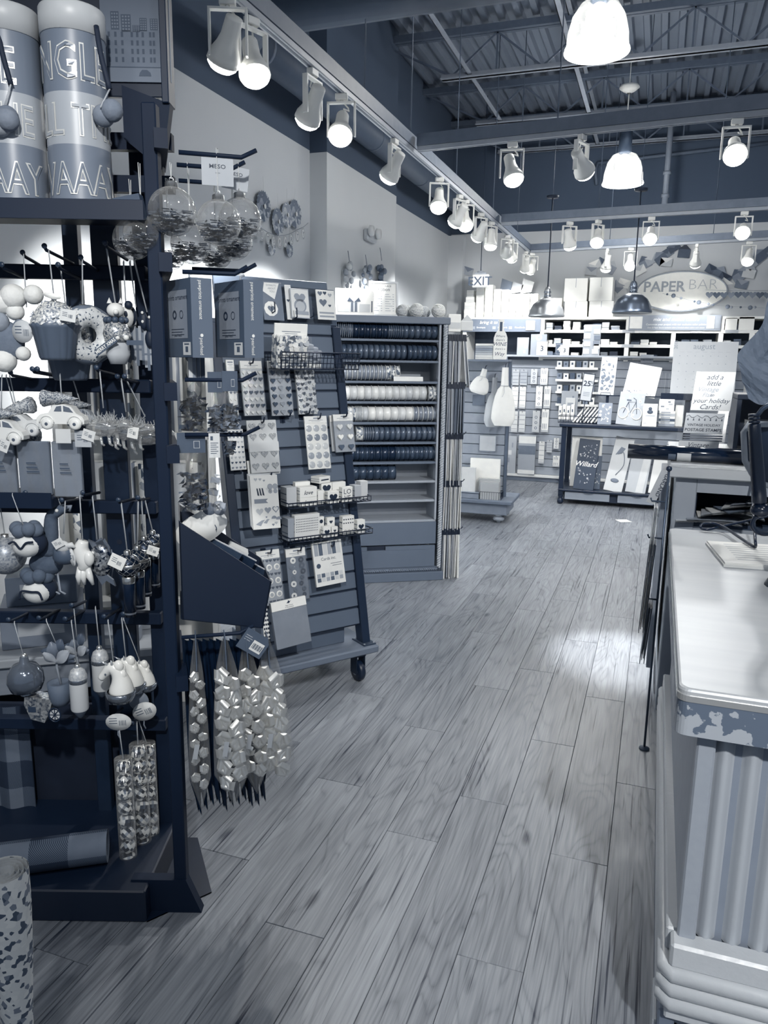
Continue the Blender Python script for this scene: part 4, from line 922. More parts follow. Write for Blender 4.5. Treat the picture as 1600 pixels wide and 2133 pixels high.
for cx, cy in ((-.05, .0), (-GW + .02, .0), (-.05, .38), (-GW + .02, .38)):
    b = MB(); b.lathe([(.012, -.016), (.044, -.016), (.05, -.01), (.05, .01), (.044, .016), (.012, .016)], 22, (cx, cy, .05), 'x'); o = b.build('caster_wheel', M(.06, .4), t)
    b = MB(); b.lathe([(0, -.019), (.02, -.019), (.02, .019), (0, .019)], 14, (cx, cy, .05), 'x'); b.build('hub', M(.6, .35, .6), o)
    b = MB(); b.box(cx - .024, cx - .020, cy - .025, cy + .03, .04, .13); b.box(cx + .020, cx + .024, cy - .025, cy + .03, .04, .13); b.box(cx - .024, cx + .024, cy - .03, cy + .03, .128, .145); b.build('fork', M(.15, .35, .5), t)
# --- hooks and packs on the slats
BLK_HOOK = WIRE
def ghook(px, py, off=.06, length=None, parent=None):
    u, w = GD.uw(px, py, off); b = MB(); b.X = GD0.inverted() @ GDM
    b.box(u - .012, u + .012, -.004, .0, w - .02, w + .02); b.tube([(u, 0, w), (u, -off - .02, w), (u, -off - .035, w + .02)], .0035, 6); return b.build('peg_hook', WIRE, t)
NG = [0]
def gpack(label, cat, x0, y0, x1, y1, off=.03, th=.006, v=.88, name='sticker_pack', header=0, film_=None, draw=None, tilt=0.0, group=None, ink=None):
    u0, w1 = GD.uw(x0, y0, off); u1, w0 = GD.uw(x1, y1, off); w, h = u1 - u0, w1 - w0
    o = thing(name, label, cat, mat=GDM @ T((u0 + u1) / 2, -off, w1) @ RY(tilt), group=group)
    b = MB(); b.box(-w / 2, w / 2, 0, th, -h, 0, .0008); b.build('card', M(v, .5), o)
    if header:
        b = MB(); b.box(-w / 2, w / 2, -.002, th + .001, -header, .001, .0006); q = b.build('header', M(.9, .45), o)
        b = MB(); b.rect(-w * .32, w * .32, -header * .62, -header * .56, -.0025); b.rect(-w * .2, w * .2, -header * .8, -header * .76, -.0025); b.box(-.012, .012, -.0024, -.0018, -header * .38, -header * .2); b.build('print', M(.5), q)
    if draw: draw(o, w, h)
    if film_: b = MB(); b.grid(lambda u, v_: (-w / 2 + w * u, -.006 - .004 * math.sin(u * PI) - .0015 * math.sin(v_ * 40 + u * 9), -h + (h - header) * v_), 8, 14); b.build('film_front', film_, o)
    return o
def hearts(nx, ny, tones, sz=.8, mt=0, thick=.004, jit=0.0, top=0.0, kind='heart', z1=1.0):
    def f(o, w, h):
        hh = h - top; mats = [M(v, .25, mt, var=.05, scale=120) for v in tones]; r = random.Random(int(w * 1e5) + nx)
        for j in range(ny):
            for i in range(nx):
                b = MB(); cx = -w / 2 + w * (i + .5) / nx + jit * r.uniform(-1, 1) * w / nx; cz = -top - hh * (j + .5) / ny + jit * r.uniform(-1, 1) * hh / ny; s_ = sz * min(w / nx, hh / ny)
                if kind == 'heart': b.X = T(cx, 0, cz) @ RY(jit * r.uniform(-2, 2)); b.heart(0, 0, s_, -.0012, thick)
                else: b.lathe([(0, -.003), (s_ * .35, -.003), (s_ / 2, -.0005)], 14, (cx, 0, cz), 'y')
                b.build('heart' if kind == 'heart' else 'round_sticker', mats[(i + j * (nx + 1) if jit else j) % len(mats)], o)
    return f
FILM2 = film('blister_film', .95, .06, .08, .5, .6)
gpack('heart pack of silver and dark rows behind the bent hook', 'sticker pack', 499, 752, 555, 865, .05, .012, .72, header=.032, film_=FILM2, draw=hearts(4, 7, (.95, .3), .75, .5, .006, 0, .035))
gpack('heart pack with fifteen large staggered hearts, middle of the upper row', 'sticker pack', 556, 752, 612, 865, .05, .012, .62, header=.032, film_=FILM2, draw=hearts(3, 6, (.3, .6, .25, .7), .7, .2, .008, .06, .035))
gpack('heart pack crowded with small jumbled hearts, last in the upper row', 'sticker pack', 613, 753, 662, 862, .05, .012, .75, header=.032, film_=FILM2, draw=hearts(5, 8, (.3, .9, .45, .2, .7), .95, .5, .005, .2, .035))
gpack('pale heart pack half hidden behind the bent hook and bag', 'sticker pack', 470, 750, 498, 868, .035, .01, .85, header=.032, draw=hearts(2, 7, (.95, .4), .7, .3, .004, 0, .035))
gpack('white pack of fifteen round stickers below the jumbled hearts', 'sticker pack', 633, 868, 690, 975, .06, .006, .92, header=.03, film_=FILM2, draw=hearts(3, 5, (.7, .5, .8, .6), .82, 0, .003, 0, .034, 'round'))
gpack('clear pack of six layered hearts at the upright', 'sticker pack', 693, 864, 741, 940, .05, .01, .6, header=.03, film_=FILM2, draw=hearts(2, 3, (.85, .95, .35), .62, 0, .012, 0, .034))
gpack('clear pack half hidden behind the six layered hearts', 'sticker pack', 686, 866, 735, 938, .025, .01, .75, header=.03)
def glitter_band(o, w, h):
    g = glitter('heart_glitter', .5, .98, 500, .5)
    for j in range(4):
        for i in range(3):
            b = MB(); b.heart(-w / 2 + w * (i + .5) / 3, -h * (.09 + (.15, .36, .0, 0)[0] * 0 + (0, .2, .53, .76)[j] + .02), w / 3 * .74, -.001, .002); b.build('heart', g, o)
    b = MB(); b.box(-w / 2 - .001, w / 2 + .001, -.004, .008, -h * .60, -h * .42); b.build('paper_band', M(.8), o)
gpack('grey card of twelve glitter hearts behind a paper band', 'sticker pack', 513, 876, 585, 982, .06, .008, .8, draw=glitter_band)
gpack('sheet of tiny hearts half hidden behind the glitter heart card', 'sticker pack', 473, 895, 514, 978, .05, .006, .86, draw=hearts(4, 8, (.3, .5, .7), .6, 0, .001))
gpack('blank back sheet showing beneath the glitter heart card', 'sticker pack', 514, 960, 584, 986, .045, .003, .9)
def stickers(o, w, h):
    P = lambda x, z: (-w / 2 + x * w, -h * z)
    def hrt(x, z, s_, v): b = MB(); q = P(x, z); b.heart(q[0], q[1], s_ * w, -.0006); b.build('heart', M(v), o)
    for x, z, s_, v in ((.2, .075, .13, .7), (.36, .075, .11, .68), (.5, .1, .08, .55), (.7, .3, .1, .75), (.6, .26, .12, .8), (.27, .67, .27, .72), (.57, .65, .25, .58), (.86, .64, .26, .5), (.5, .78, .07, .5), (.73, .93, .1, .5), (.84, .9, .12, .7)): hrt(x, z, s_, v)
    b = MB(); q = P(.86, .64); b.heart(q[0], q[1], .18 * w, -.0009); b.build('heart', M(.86), o)
    b = MB(); z0, z1 = P(0, .44)[1], P(0, .52)[1]; x0, x1 = P(.1, 0)[0], P(.6, 0)[0]; b.flat([(x0, z0), (x0, z1), (x1, z1), (x1 - .01, (z0 + z1) / 2), (x1, z0)], -.0006); b.build('banner', M(.5), o)
    b = MB()
    for sx in (-1, 1):
        for dz, r_ in ((.012, .013), (-.008, .010)): q = P(.8, .27); b.disc((q[0] + sx * .012, -.0006, q[1] + dz), r_, 12, (0, -1, 0))
    b.build('butterfly', M(.62), o)
    b = MB(); q = P(.33, .31)
    for i in range(3): b.flat([(q[0] - .016 + i * .012, q[1] + .016), (q[0] - .01 + i * .012, q[1] + .016), (q[0] - .004 + i * .012, q[1] - .016), (q[0] - .012 + i * .012, q[1] - .014)], -.0006)
    b.build('bee', M(.12), o)
    b = MB()
    for x, z, k in ((.24, .88, 1), (.47, .86, .7)): q = P(x, z); b.flat([(q[0] - .018 * k, q[1] - .006), (q[0] + .005 * k, q[1] - .014 * k), (q[0] + .016 * k, q[1] + .002), (q[0] + .026 * k, q[1] + .012 * k), (q[0] + .01 * k, q[1] + .01), (q[0] - .005 * k, q[1] + .002)], -.0006)
    b.build('bird', M(.6), o)
    b = MB()
    for x, z in ((.78, .82), (.95, .84)): q = P(x, z); b.lathe([(.0, -.0006), (.013, -.0006)], 10, (q[0], 0, q[1]), 'y', 0, PI)
    b.build('strawberry', M(.55), o)
    for k in range(4): b = MB(); b.box(-w / 2 - .002 * k, w / 2 - .002 * k, .004 + k * .003, .006 + k * .003, -h + .006 * k, .003 * k); b.build('backing_sheet', M(.85 - .04 * k), o)
gpack('thick stack of sticker sheets with butterfly, bee, banner and hearts', 'sticker pack', 520, 992, 588, 1098, .09, .003, .9, draw=stickers, tilt=.03)
# lower rows
def sunnies(o, w, h):
    for j in range(7):
        for i in range(3):
            cx, cz = -w / 2 + w * (i + .5) / 3, -.03 - (h - .03) * (j + .5) / 7; b = MB()
            if j % 2: b.lathe([(0, -.002), (w * .07, -.002)], 14, (cx, 0, cz), 'y'); b.m = 1; b.lathe([(w * .075, -.0025), (w * .13, -.0005)], 14, (cx, 0, cz), 'y')
            else: b.heart(cx - w * .075, cz, w * .14, -.002); b.heart(cx + w * .075, cz, w * .14, -.002); b.m = 1
            b.build('glasses_sticker' if j % 2 == 0 else 'doily_sticker', [M(.25 if j % 2 == 0 else .65), M(.92)], o)
gpack('sticker pack of heart sunglasses and round doilies', 'sticker pack', 533, 1150, 592, 1256, .05, .008, .6, header=.036, draw=sunnies, film_=FILM2)
def donuts(o, w, h):
    r = random.Random(5)
    for k in range(14):
        cx, cz, q = r.uniform(-.4, .4) * w, -.04 - (h - .05) * ((k // 2) + .5) / 7, w * r.uniform(.1, .15); b = MB(); b.lathe([(q * .35, -.002), (q, -.002)], 14, ((-.22 if k % 2 else .22) * w + cx * .2, -.0003 * k, cz), 'y'); b.build('donut_sticker', M((.2, .85, .3, .4)[k % 4]), o)
gpack('dark pack of donut stickers next to the heart sunglasses pack', 'sticker pack', 594, 1145, 645, 1246, .05, .008, .42, header=.036, draw=donuts, film_=FILM2)
gpack('sticker pack mostly hidden behind the black bin', 'sticker pack', 488, 1155, 532, 1252, .04, .008, .6, header=.036, draw=hearts(3, 5, (.7, .5), .7, 0, .001, 0, .036, 'round'))
def cardpad(o, w, h):
    b = MB()
    for k in range(6): b.m = k % 3; b.rect(-w * .45 + w * .15 * k, -w * .45 + w * .15 * k + w * .13, -h * .30, -h * .02, -.0008)
    for k in range(6):
        for j in range(2): b.m = (k + j) % 3; b.rect(-w * .45 + w * .15 * k, -w * .45 + w * .15 * k + w * .12, -h * (.80 + j * .1), -h * (.71 + j * .1), -.0008)
    b.build('paper_swatches', [M(.62), M(.35), M(.8)], o)
    b = MB(); b.text('Cards inc.', .014, 0, -h * .42, -.0008); b.rect(w * .05, w * .42, -h * .52, -h * .51, -.0008); b.rect(w * .1, w * .42, -h * .57, -h * .56, -.0008); b.lathe([(0, -.0009), (.011, -.0009)], 14, (-w * .36, 0, -h * .53), 'y'); b.build('lettering', M(.3), o)
gpack('white paper pad with swatch rows and lettering on the lowest hooks', 'paper pad', 649, 1132, 719, 1213, .06, .012, .9, name='paper_pad', draw=cardpad, tilt=-.03)
def birdpack(o, w, h):
    b = MB(); b.box(-w / 2, w / 2, -.004, .012, -.04, 0, .001); q = b.build('header', M(.92), o)
    b = MB(); b.flat([(-.012, -.014), (.0, -.016), (.012, -.004), (.004, -.008), (-.002, -.003), (-.006, -.01)], -.005); b.text('Paper Source', .005, 0, -.026, -.005); b.text('15 fine pockets', .005, 0, -.034, -.005); b.build('lettering', M(.15), q)
    b = MB(); b.grid(lambda u, v_: (-w / 2 + w * u, -.004 - .010 * math.sin(u * PI) * math.sin(v_ * PI) - .002 * math.sin(u * 17 + v_ * 11), -h + (h - .04) * v_), 10, 8); b.build('film_front', FILM2, o)
gpack('thick translucent pack with a flying bird on its white header', 'envelope pack', 563, 1255, 645, 1338, .10, .02, .5, name='envelope_pack', draw=birdpack, tilt=-.05)
gpack('black and white patterned pack beneath the black bin corner', 'sticker pack', 544, 1262, 563, 1330, .08, .006, .9, draw=lambda o, w, h: [MB().rect(-w / 2 + w * (k % 3) / 3 + .002, -w / 2 + w * (k % 3) / 3 + .009, -h * (k // 3 + .8) / 8, -h * (k // 3 + .3) / 8, -.001).build('mark', INK, o) for k in range(24)])
for q in ((523, 757), (583, 757), (637, 757), (662, 872), (717, 868), (545, 880), (690, 1137), (560, 1152), (622, 1147), (610, 1262), (560, 995), (600, 868), (640, 862)): ghook(*q)
# --- wire shelves with stamp boxes
def wire_shelf(x0, x1, y, yb, label, dep=.11):
    u0, w = GD.uw(x0, yb, dep); u1, _ = GD.uw(x1, y, dep); m = GD0.inverted() @ GDM
    p0 = GDM @ Vector((u0, -.005, w)); o = thing('wire_shelf', label, 'wire shelf', mat=frame(p0, (.597, .802))); W_ = u1 - u0; b = MB()
    for yy, z in ((0, 0), (-dep, 0), (-dep, .022), (0, .022)): b.tube([(0, yy, z), (W_, yy, z)], .003, 5)
    for i in range(int(W_ / .02) + 1): x = W_ * i / int(W_ / .02); b.tube([(x, 0, 0), (x, -dep, 0), (x, -dep, .022)], .0018, 4)
    for x in (0, W_): b.tube([(x, 0, .022), (x, -dep, .022)], .003, 5)
    b.build('wire_frame', WIRE, o); b = MB(); b.box(.02, .045, -.004, .03, -.06, .03); b.box(W_ - .045, W_ - .02, -.004, .03, -.06, .03); b.build('bracket', BLACK, o); return o, W_, dep
s1, W1, dp = wire_shelf(600, 772, 1040, 1050, 'upper black wire shelf of wooden love stamps')
s2, W2, dp = wire_shelf(603, 775, 1105, 1122, 'lower black wire shelf of heart stamps')
def stamp(shelf, x, w, h, label, d=.03, y=-.10, v=.93, z=.003, draw=None, rz=0.0, name='rubber_stamp'):
    o = thing(name, label, 'stamp', mat=shelf.matrix_world @ T(x, y, z) @ RZ(rz))
    b = MB(); b.box(0, w, 0, d, 0, h, .001); b.build('block', M(v, .5), o)
    b = MB(); b.box(-.0003, .0003, .001, d - .001, h * .3, h * .36); b.box(-.0003, .0003, .001, d - .001, h * .62, h * .68); b.build('side_groove', M(.4), o)
    if draw: b = MB(); draw(b, w, h); b.build('print', M(.12), o)
    return o
bpy.context.view_layer.update()
lv = lambda b, w, h: b.text('love', h * .42, w / 2, h * .28, -.0006, 'c', .01, .35)
hd = lambda b, w, h: b.heart(w / 2, h * .5, w * .72, -.0006)
def lo_ve(b, w, h): b.text('LO', h * .34, w / 2, h * .55, -.0006); b.text('VE', h * .34, w / 2, h * .12, -.0006)
def dots(b, w, h):
    for j in range(6):
        for i in range(14): b.flat([(w * (.06 + .9 * i / 14), h * (.3 + j * .1)), (w * (.1 + .9 * i / 14), h * (.32 + j * .1)), (w * (.06 + .9 * i / 14), h * (.35 + j * .1))], -.0006)
def tenh(b, w, h):
    for j in range(2):
        for i in range(5): b.heart(w * (.12 + .19 * i), h * (.62 + .2 * j), w * .13, -.0006)
    b.tube([(w * (.1 + .08 * i), -.0008, h * (.15 + .1 * abs(math.sin(i * .8)))) for i in range(11)], .0007, 4)
z1 = .003
stamp(s1, .06, .085, .038, 'white love stamp lying under another love stamp', .05, -.10, draw=lv)
stamp(s1, .06, .085, .045, 'white love stamp stacked on an identical love stamp', .05, -.10, z=z1 + .0385, draw=lv)
stamp(s1, .005, .05, .085, 'dark-edged pile of stamp boxes at the inner end of the upper shelf', .06, -.08, .75)
stamp(s1, .065, .075, .07, 'plain white stamp box standing behind the love stamps', .025, -.046, z=z1 + .03)
stamp(s1, .155, .03, .06, 'narrow white stamp between the love stamps and the dark heart', .05, -.09)
stamp(s1, .195, .055, .085, 'tall stamp with a dark heart standing at the back of the shelf', .02, -.05, draw=lambda b, w, h: b.heart(w / 2, h * .72, w * .8, -.0006))
stamp(s1, .20, .058, .055, 'stamp with a dark heart standing in front of the taller heart stamp', .03, -.10, draw=hd)
stamp(s1, .275, .055, .068, 'stamp with outlined capital letters spelling love in two lines', .03, -.10, draw=lo_ve)
stamp(s1, .255, .07, .085, 'white stamp box behind the two-line love stamp', .025, -.045)
stamp(s1, .18, .07, .03, 'flat white stamp box perched on top of the tall heart stamp', .055, -.06, z=z1 + .0865, rz=.3, draw=lambda b, w, h: b.rect(.01, w - .01, h * .4, h * .6, -.0006))
stamp(s1, .345, .035, .07, 'clear-sided stamp pack at the outer end of the upper shelf', .05, -.095, .7)
stamp(s1, .385, .04, .085, 'pale stamp pack last on the upper wire shelf', .04, -.08, .8)
stamp(s2, .04, .125, .11, 'wide stamp printed with falling confetti triangles', .03, -.075, .86, draw=dots)
stamp(s2, .005, .03, .1, 'patterned stamp box end next to the confetti stamp', .06, -.08, .6)
stamp(s2, .17, .038, .05, 'small stamp with one dark heart in front of the confetti stamp', .025, -.10, draw=hd)
stamp(s2, .175, .03, .085, 'narrow stamp with a dark oval at the back of the lower shelf', .02, -.045, draw=lambda b, w, h: b.lathe([(0, -.0006), (w * .3, -.0006)], 12, (w / 2, 0, h * .75), 'y'))
stamp(s2, .212, .04, .08, 'stamp with a small heart near its top behind the tiny heart stamp', .02, -.06, draw=lambda b, w, h: b.heart(w / 2, h * .75, w * .45, -.0006))
stamp(s2, .213, .032, .045, 'tiny stamp with a tiny heart', .02, -.10, draw=lambda b, w, h: b.heart(w / 2, h * .6, w * .45, -.0006))
stamp(s2, .275, .062, .085, 'stamp with ten small hearts in two rows above a scallop line', .03, -.09, draw=tenh)
stamp(s2, .348, .042, .062, 'stamp with a single dark heart last on the lower wire shelf', .03, -.10, draw=hd)
# --- top: cards in holders, wire basket with bagged confetti
def gcard(label, x0, y0, x1, y1, off, v, draw, cat='card', tilt=0.0):
    o = gpack(label, cat, x0, y0, x1, y1, off, .003, v, name='greeting_card', tilt=tilt); draw(o, *GDIM(x0, y0, x1, y1, off)); return o
def GDIM(x0, y0, x1, y1, off): a, c = GD.uw(x0, y0, off), GD.uw(x1, y1, off); return c[0] - a[0], a[1] - c[1]
def dr_donut(o, w, h):
    b = MB(); b.flat([(-w * .35, -h * .02), (w * .38, -h * .02), (w * .1, -h * .45), (-w * .45, -h * .25)], -.0006); q = b.build('white_label', M(.88), o)
    b = MB(); b.text('DONUTS', h * .05, -w * .02, -h * .11, -.0012); b.text('ABOUT', h * .05, -w * .0, -h * .19, -.0012); b.text('YOU', h * .05, .0, -h * .27, -.0012); b.build('lettering', M(.5), q)
    b = MB(); b.lathe([(0, -.0008), (h * .2, -.0008)], 10, (-w * .12, 0, -h * .7), 'y'); b.m = 1; b.heart(-w * .12, -h * .7, h * .2, -.0016); b.build('heart_doily', [M(.9), M(.4)], o)
gcard('dark greeting card with a round heart doily and white corner', 543, 586, 593, 668, .05, .42, dr_donut)
def dr_mug(o, w, h):
    b = MB(); b.rect(-w * .46, w * .46, -h * .97, -h * .03, -.0006); b.build('card_front', M(.85), o)
    b = MB(); b.lathe([(0, -.0012), (w * .33, -.0012)], 16, (0, 0, -h * .58), 'y'); b.heart(0, -h * .32, w * .62, -.0012); b.build('heart_mug', M(.55), o)
    b = MB(); b.lathe([(0, -.002), (w * .25, -.002)], 16, (0.0, 0, -h * .6), 'y'); b.build('mug_shade', M(.7), o)
    b = MB(); b.rect(-w * .3, w * .42, -h * .88, -h * .76, -.0022); b.build('ribbon_print', M(.6), o)
gcard('cream greeting card with a heart-shaped mug drawing', 603, 600, 648, 664, .05, .6, dr_mug, tilt=.02)
gcard('card edge with a dark half heart behind the mug card', 592, 593, 612, 666, .035, .84, lambda o, w, h: MB().heart(-w * .1, -h * .45, w * .5, -.0006).build('heart', M(.25), o))
def dr_h5(o, w, h):
    for x, z, s_, v in ((-.28, .12, .26, .4), (-.02, .1, .2, .25), (.25, .16, .22, .65), (-.15, .42, .42, .42), (.2, .52, .16, .3)): b = MB(); b.heart(x * w, -h * z, s_ * w, -.0006); b.build('heart', M(v), o)
    b = MB(); b.rect(-w * .4, w * .4, -h * .80, -h * .74, -.0006); b.rect(-w * .4, w * .4, -h * .92, -h * .86, -.0006); b.build('text_lines', M(.6), o)
gcard('white greeting card of scattered hearts at the gondola top corner', 657, 603, 701, 667, .05, .9, dr_h5)
b = MB(); b.X = GD0.inverted() @ GDM
u0, w0 = GD.uw(545, 668, .03); u1, w1 = GD.uw(700, 605, .03)
b.box(u0, u1 + .005, .0, .008, w0, w1 + .01); b.build('card_panel', M(.26, .5), t)
b = MB(); b.X = GD0.inverted() @ GDM
for q in ((616, 652), (650, 650), (570, 640)): u, w = GD.uw(*q, .07); b.tube([(u, -.01, w - .02), (u, -.08, w - .02), (u, -.085, w + .02)], .003, 5)
b.build('card_prongs', WIRE, t)
# wire basket on the upper slats
u0, w = GD.uw(650, 755, .15); u1, _ = GD.uw(742, 748, .15); p0 = GDM @ Vector((u0 - .16, -.005, w))
o = thing('wire_basket', 'black sloping wire basket on the upper slats holding confetti bags', 'basket', mat=frame(p0, (.597, .802))); W_ = u1 - u0 + .16; b = MB(); dp = .16
for yy, z in ((0, 0), (-dp, 0), (-dp - .015, .07), (0, .07)): b.tube([(0, yy, z), (W_, yy, z)], .0032, 5)
for z, e in ((.025, .005), (.048, .01)): b.tube([(0, 0, z), (0, -dp - e, z), (W_, -dp - e, z), (W_, 0, z)], .002, 4)
for i in range(int(W_ / .018) + 1): x = W_ * i / int(W_ / .018); b.tube([(x, 0, 0), (x, -dp, 0), (x, -dp - .015, .07)], .0018, 4)
for x in (0, W_):
    for q in range(6): b.tube([(x, -dp * q / 5, 0), (x, -dp * q / 5, .07)], .0018, 4)
b.build('wire_frame', WIRE, o); BKT = o; bpy.context.view_layer.update()
def inbasket(label, cat, x, w, h, d, y, v, name, draw=None, mat=None):
    o = thing(name, label, cat, mat=BKT.matrix_world @ T(x, y, .004) @ RX(.12)); b = MB(); b.box(-w / 2, w / 2, -d / 2, d / 2, 0, h, .004); b.build('body', mat or M(v, .5), o)
    if draw: draw(o, w, h, d)
    return o
CONF = pattern('paper_confetti', (.25, .85, .4, .95, .6, .9), 70, 'voronoi', .4)
def dr_conf(o, w, h, d):
    b = MB(); b.box(-w / 2 - .004, w / 2 + .004, -.004, .004, h * .9, h * 1.35, .001); q = b.build('header', M(.92), o); b = MB(); b.rect(-w * .3, w * .3, h * 1.1, h * 1.12, -.005); b.rect(-w * .2, w * .2, h * 1.04, h * 1.055, -.005); b.build('print', M(.5), q)
    r = random.Random(9)
    for k in range(22):
        b = MB(); b.X = T(r.uniform(-.42, .42) * w, -d / 2 - .004 - .006 * r.random(), r.uniform(.35, .95) * h) @ RY(r.uniform(0, 6)) @ RX(r.uniform(-.5, .5)); b.heart(0, 0, .028, 0, .001); b.build('paper_heart', M((.9, .35, .7, .95)[k % 4]), o)
    b = MB(); b.grid(lambda u, v_: ((u - .5) * w * 1.08, -d / 2 - .012 - .010 * math.sin(u * PI) * math.sin(v_ * PI) - .003 * math.sin(13 * u + 9 * v_), h * v_), 12, 10); b.build('film_bag', FILM2, o)
ub = GD.uw(595, 700, .1)[0] - (u0 - .16)
inbasket('clear bag of paper hearts with a white header in the wire basket', 'confetti bag', ub, .15, .14, .06, -.10, .5, 'confetti_bag', dr_conf, CONF)
for k, xx in enumerate((.085, .125, .16)):
    def dr_lab(o, w, h, d): b = MB(); b.rect(-w * .42, w * .42, h * .05, h * .25, -d / 2 - .001); b.m = 1; [b.rect(-w * .5, w * .5, h * q, h * (q + .015), -d / 2 - .001) for q in (.4, .6, .8)]; b.build('label', [M(.9), M(.3)], o)
    inbasket(('striped small box next to the confetti bag', 'second small striped box in the wire basket', 'small striped box leaning at the end of the row in the wire basket')[k], 'box', ub + xx, .034, .105 - .012 * k, .04, -.11 + .03 * k, .6, 'small_box', dr_lab)
# ================================================================ black ornament rack
RKM = frame((-1.34, 1.763, 0), (.942, .336)); RK = Fx(RKM)
FPW = RKM @ Vector((.133, -.249, 0))
HKM = frame(FPW, (.82, .57)); HK = Fx(HKM)
rack = thing('ornament_rack', 'tall black metal rack hung with glass and felt ornaments', 'display rack', mat=RKM); t = rack
def rbox(name, x0, x1, y0, y1, z0, z1, c=.003, m=BLACKM): b = MB(); b.box(x0, x1, y0, y1, z0, z1, c); return b.build(name, m, rack)
rbox('post', 0, .042, 0, .042, .0, 2.1); rbox('post', .117, .15, -.266, -.232, 0, 2.06)
rbox('slotted_column', -.115, -.045, .01, .035, .08, 1.95, .002, M(.10, .4, var=.02)); rbox('side_column', -.21, -.168, .06, .09, .08, 1.95, .002, M(.13, .4))
b = MB()
for z in (.62, .98, 1.08, 1.3, 1.6): b.lathe([(0, 0), (.008, 0)], 10, (-.08, .009, z), 'y')
b.build('column_hole', M(.01, .8), rack); rack.children[-1]['kind'] = 'stuff'
BZ = [1.735, 1.440, 1.105, .780, .450]
for z in BZ: rbox('cross_bar', -.62, .04, -.03, .0, z - .036, z)
for z in (2.0, 1.735, 1.44, 1.29, .70):
    b = MB(); b.bar((.165, -.285, z - .02), (.06, .05, z - .02), .03, .042); b.build('side_tube', BLACKM, rack)
for z in (2.03, 1.93): b = MB(); b.bar((.13, -.05, z), (-.5, -.05, z), .025, .04); b.build('top_rail', BLACKM, rack)
# tray under the canisters and header board above
TO = .30
rbox('tray_apron', -.62, .125, -TO - .004, -TO, 1.802, 1.846, .001, M(.05, .5, var=.01)); rbox('tray_floor', -.62, .1, -TO, .0, 1.838, 1.843, .001)
b = MB(); b.prism([(.055, 1.848), (.115, 1.86), (.125, 1.806)], -TO - .002, -TO + .03); b.build('tray_gusset', M(.26, .4), rack)  # paler than the tray: light on this face is put into its colour
rbox('header_board', -.62, .128, -.10, -.085, 2.12, 2.62, .002, M(.07, .5)); rbox('header_edge', .128, .145, -.13, -.07, 2.10, 2.62, .002, M(.1, .4))
b = MB(); b.prism([(.03, 2.02), (.12, 1.95), (.145, 2.10), (.03, 2.14)], -.12, -.09); b.build('header_bracket', BLACKM, rack)
# base
rbox('base_box', -.62, .05, -.31, .12, 0, .095, .004, M(.06, .45, var=.015)); b = MB(); b.prism([(.0, 0), (.19, 0), (.15, .1), (.0, .1)], -.27, -.24); b.build('foot_bracket', BLACKM, rack)
b = MB(); b.add([(.05, -.31, .004), (.2, -.19, .004), (.1, .06, .004), (.05, .06, .004)], [(0, 1, 2, 3)]); b.add([(.05, -.31, 0), (.2, -.19, 0), (.1, .06, 0), (.05, .06, 0)], [(3, 2, 1, 0)]); b.build('foot_plate', M(.06, .4), rack)
rbox('lower_back_panel', -.62, .0, .13, .145, .02, .42, .001, M(.04, .8)); rbox('packet_tray', -.62, -.19, -.16, .0, 1.108, 1.135, .002); rbox('packet_tray_lip', -.62, -.19, -.165, -.16, 1.108, 1.15, .001)  # black panel behind the base is an added sheet of painted shadow
# --- scale helper: metres per pixel on the plane `off` in front of the bars
def mpp(px, py, off): a, c = RK.uw(px, py, off), RK.uw(px + 10, py, off); return (c[0] - a[0]) / 10
def rodhook(px, py, off, z=None):
    u, w = RK.uw(px, py, off); b = MB(); b.tube([(u, -.02, w - .012), (u, -off - .01, w), (u, -off - .02, w + .008)], .0042, 7); b.build('rod_hook', BLACKM, rack); b = MB(); b.lathe([(0, -.002), (.006, -.002), (.007, .001), (.006, .003), (0, .003)], 10, (u, -off - .02, w + .008), 'y'); b.build('rod_tip', M(.2, .4), rack)
def orn(name, label, cat, px, py, off, hook=None, group=None, yaw=0.0, tilt=0.0, sm=None):
    """an ornament whose top loop sits at a pixel; its shapes are drawn in picture pixels, x across and z up"""
    u, w = RK.uw(px, py, off); t = thing(name, label, cat, mat=RKM @ T(u, -off, w) @ RZ(yaw) @ RY(tilt), group=group); s = mpp(px, py, off); t['px'] = s
    if hook:
        b = MB(); b.X = (RZ(yaw) @ RY(tilt)).inverted(); h = (py - hook[1]) * s; dx = (hook[0] - px) * s
        b.tube([(0, 0, 0), (dx - .003, .006, h), (dx, .002, h + .004), (dx + .003, -.006, h), (.001, 0, 0)], .0012, 5); b.build('hanging_string', STRING, t)
    return t, s
def mbs(s, x=0.0, y=0.0, z=0.0): b = MB(); b.X = Matrix.Scale(s, 4) @ T(x, y, z); return b
def pom(t, s, x, z, r, v, y=0.0, name='pom_pom'): b = mbs(s); b.ball((x, y, z), r, 16, 10); return b.build(name, M(v, .95, bump=.5, scale=90, var=.03), t)
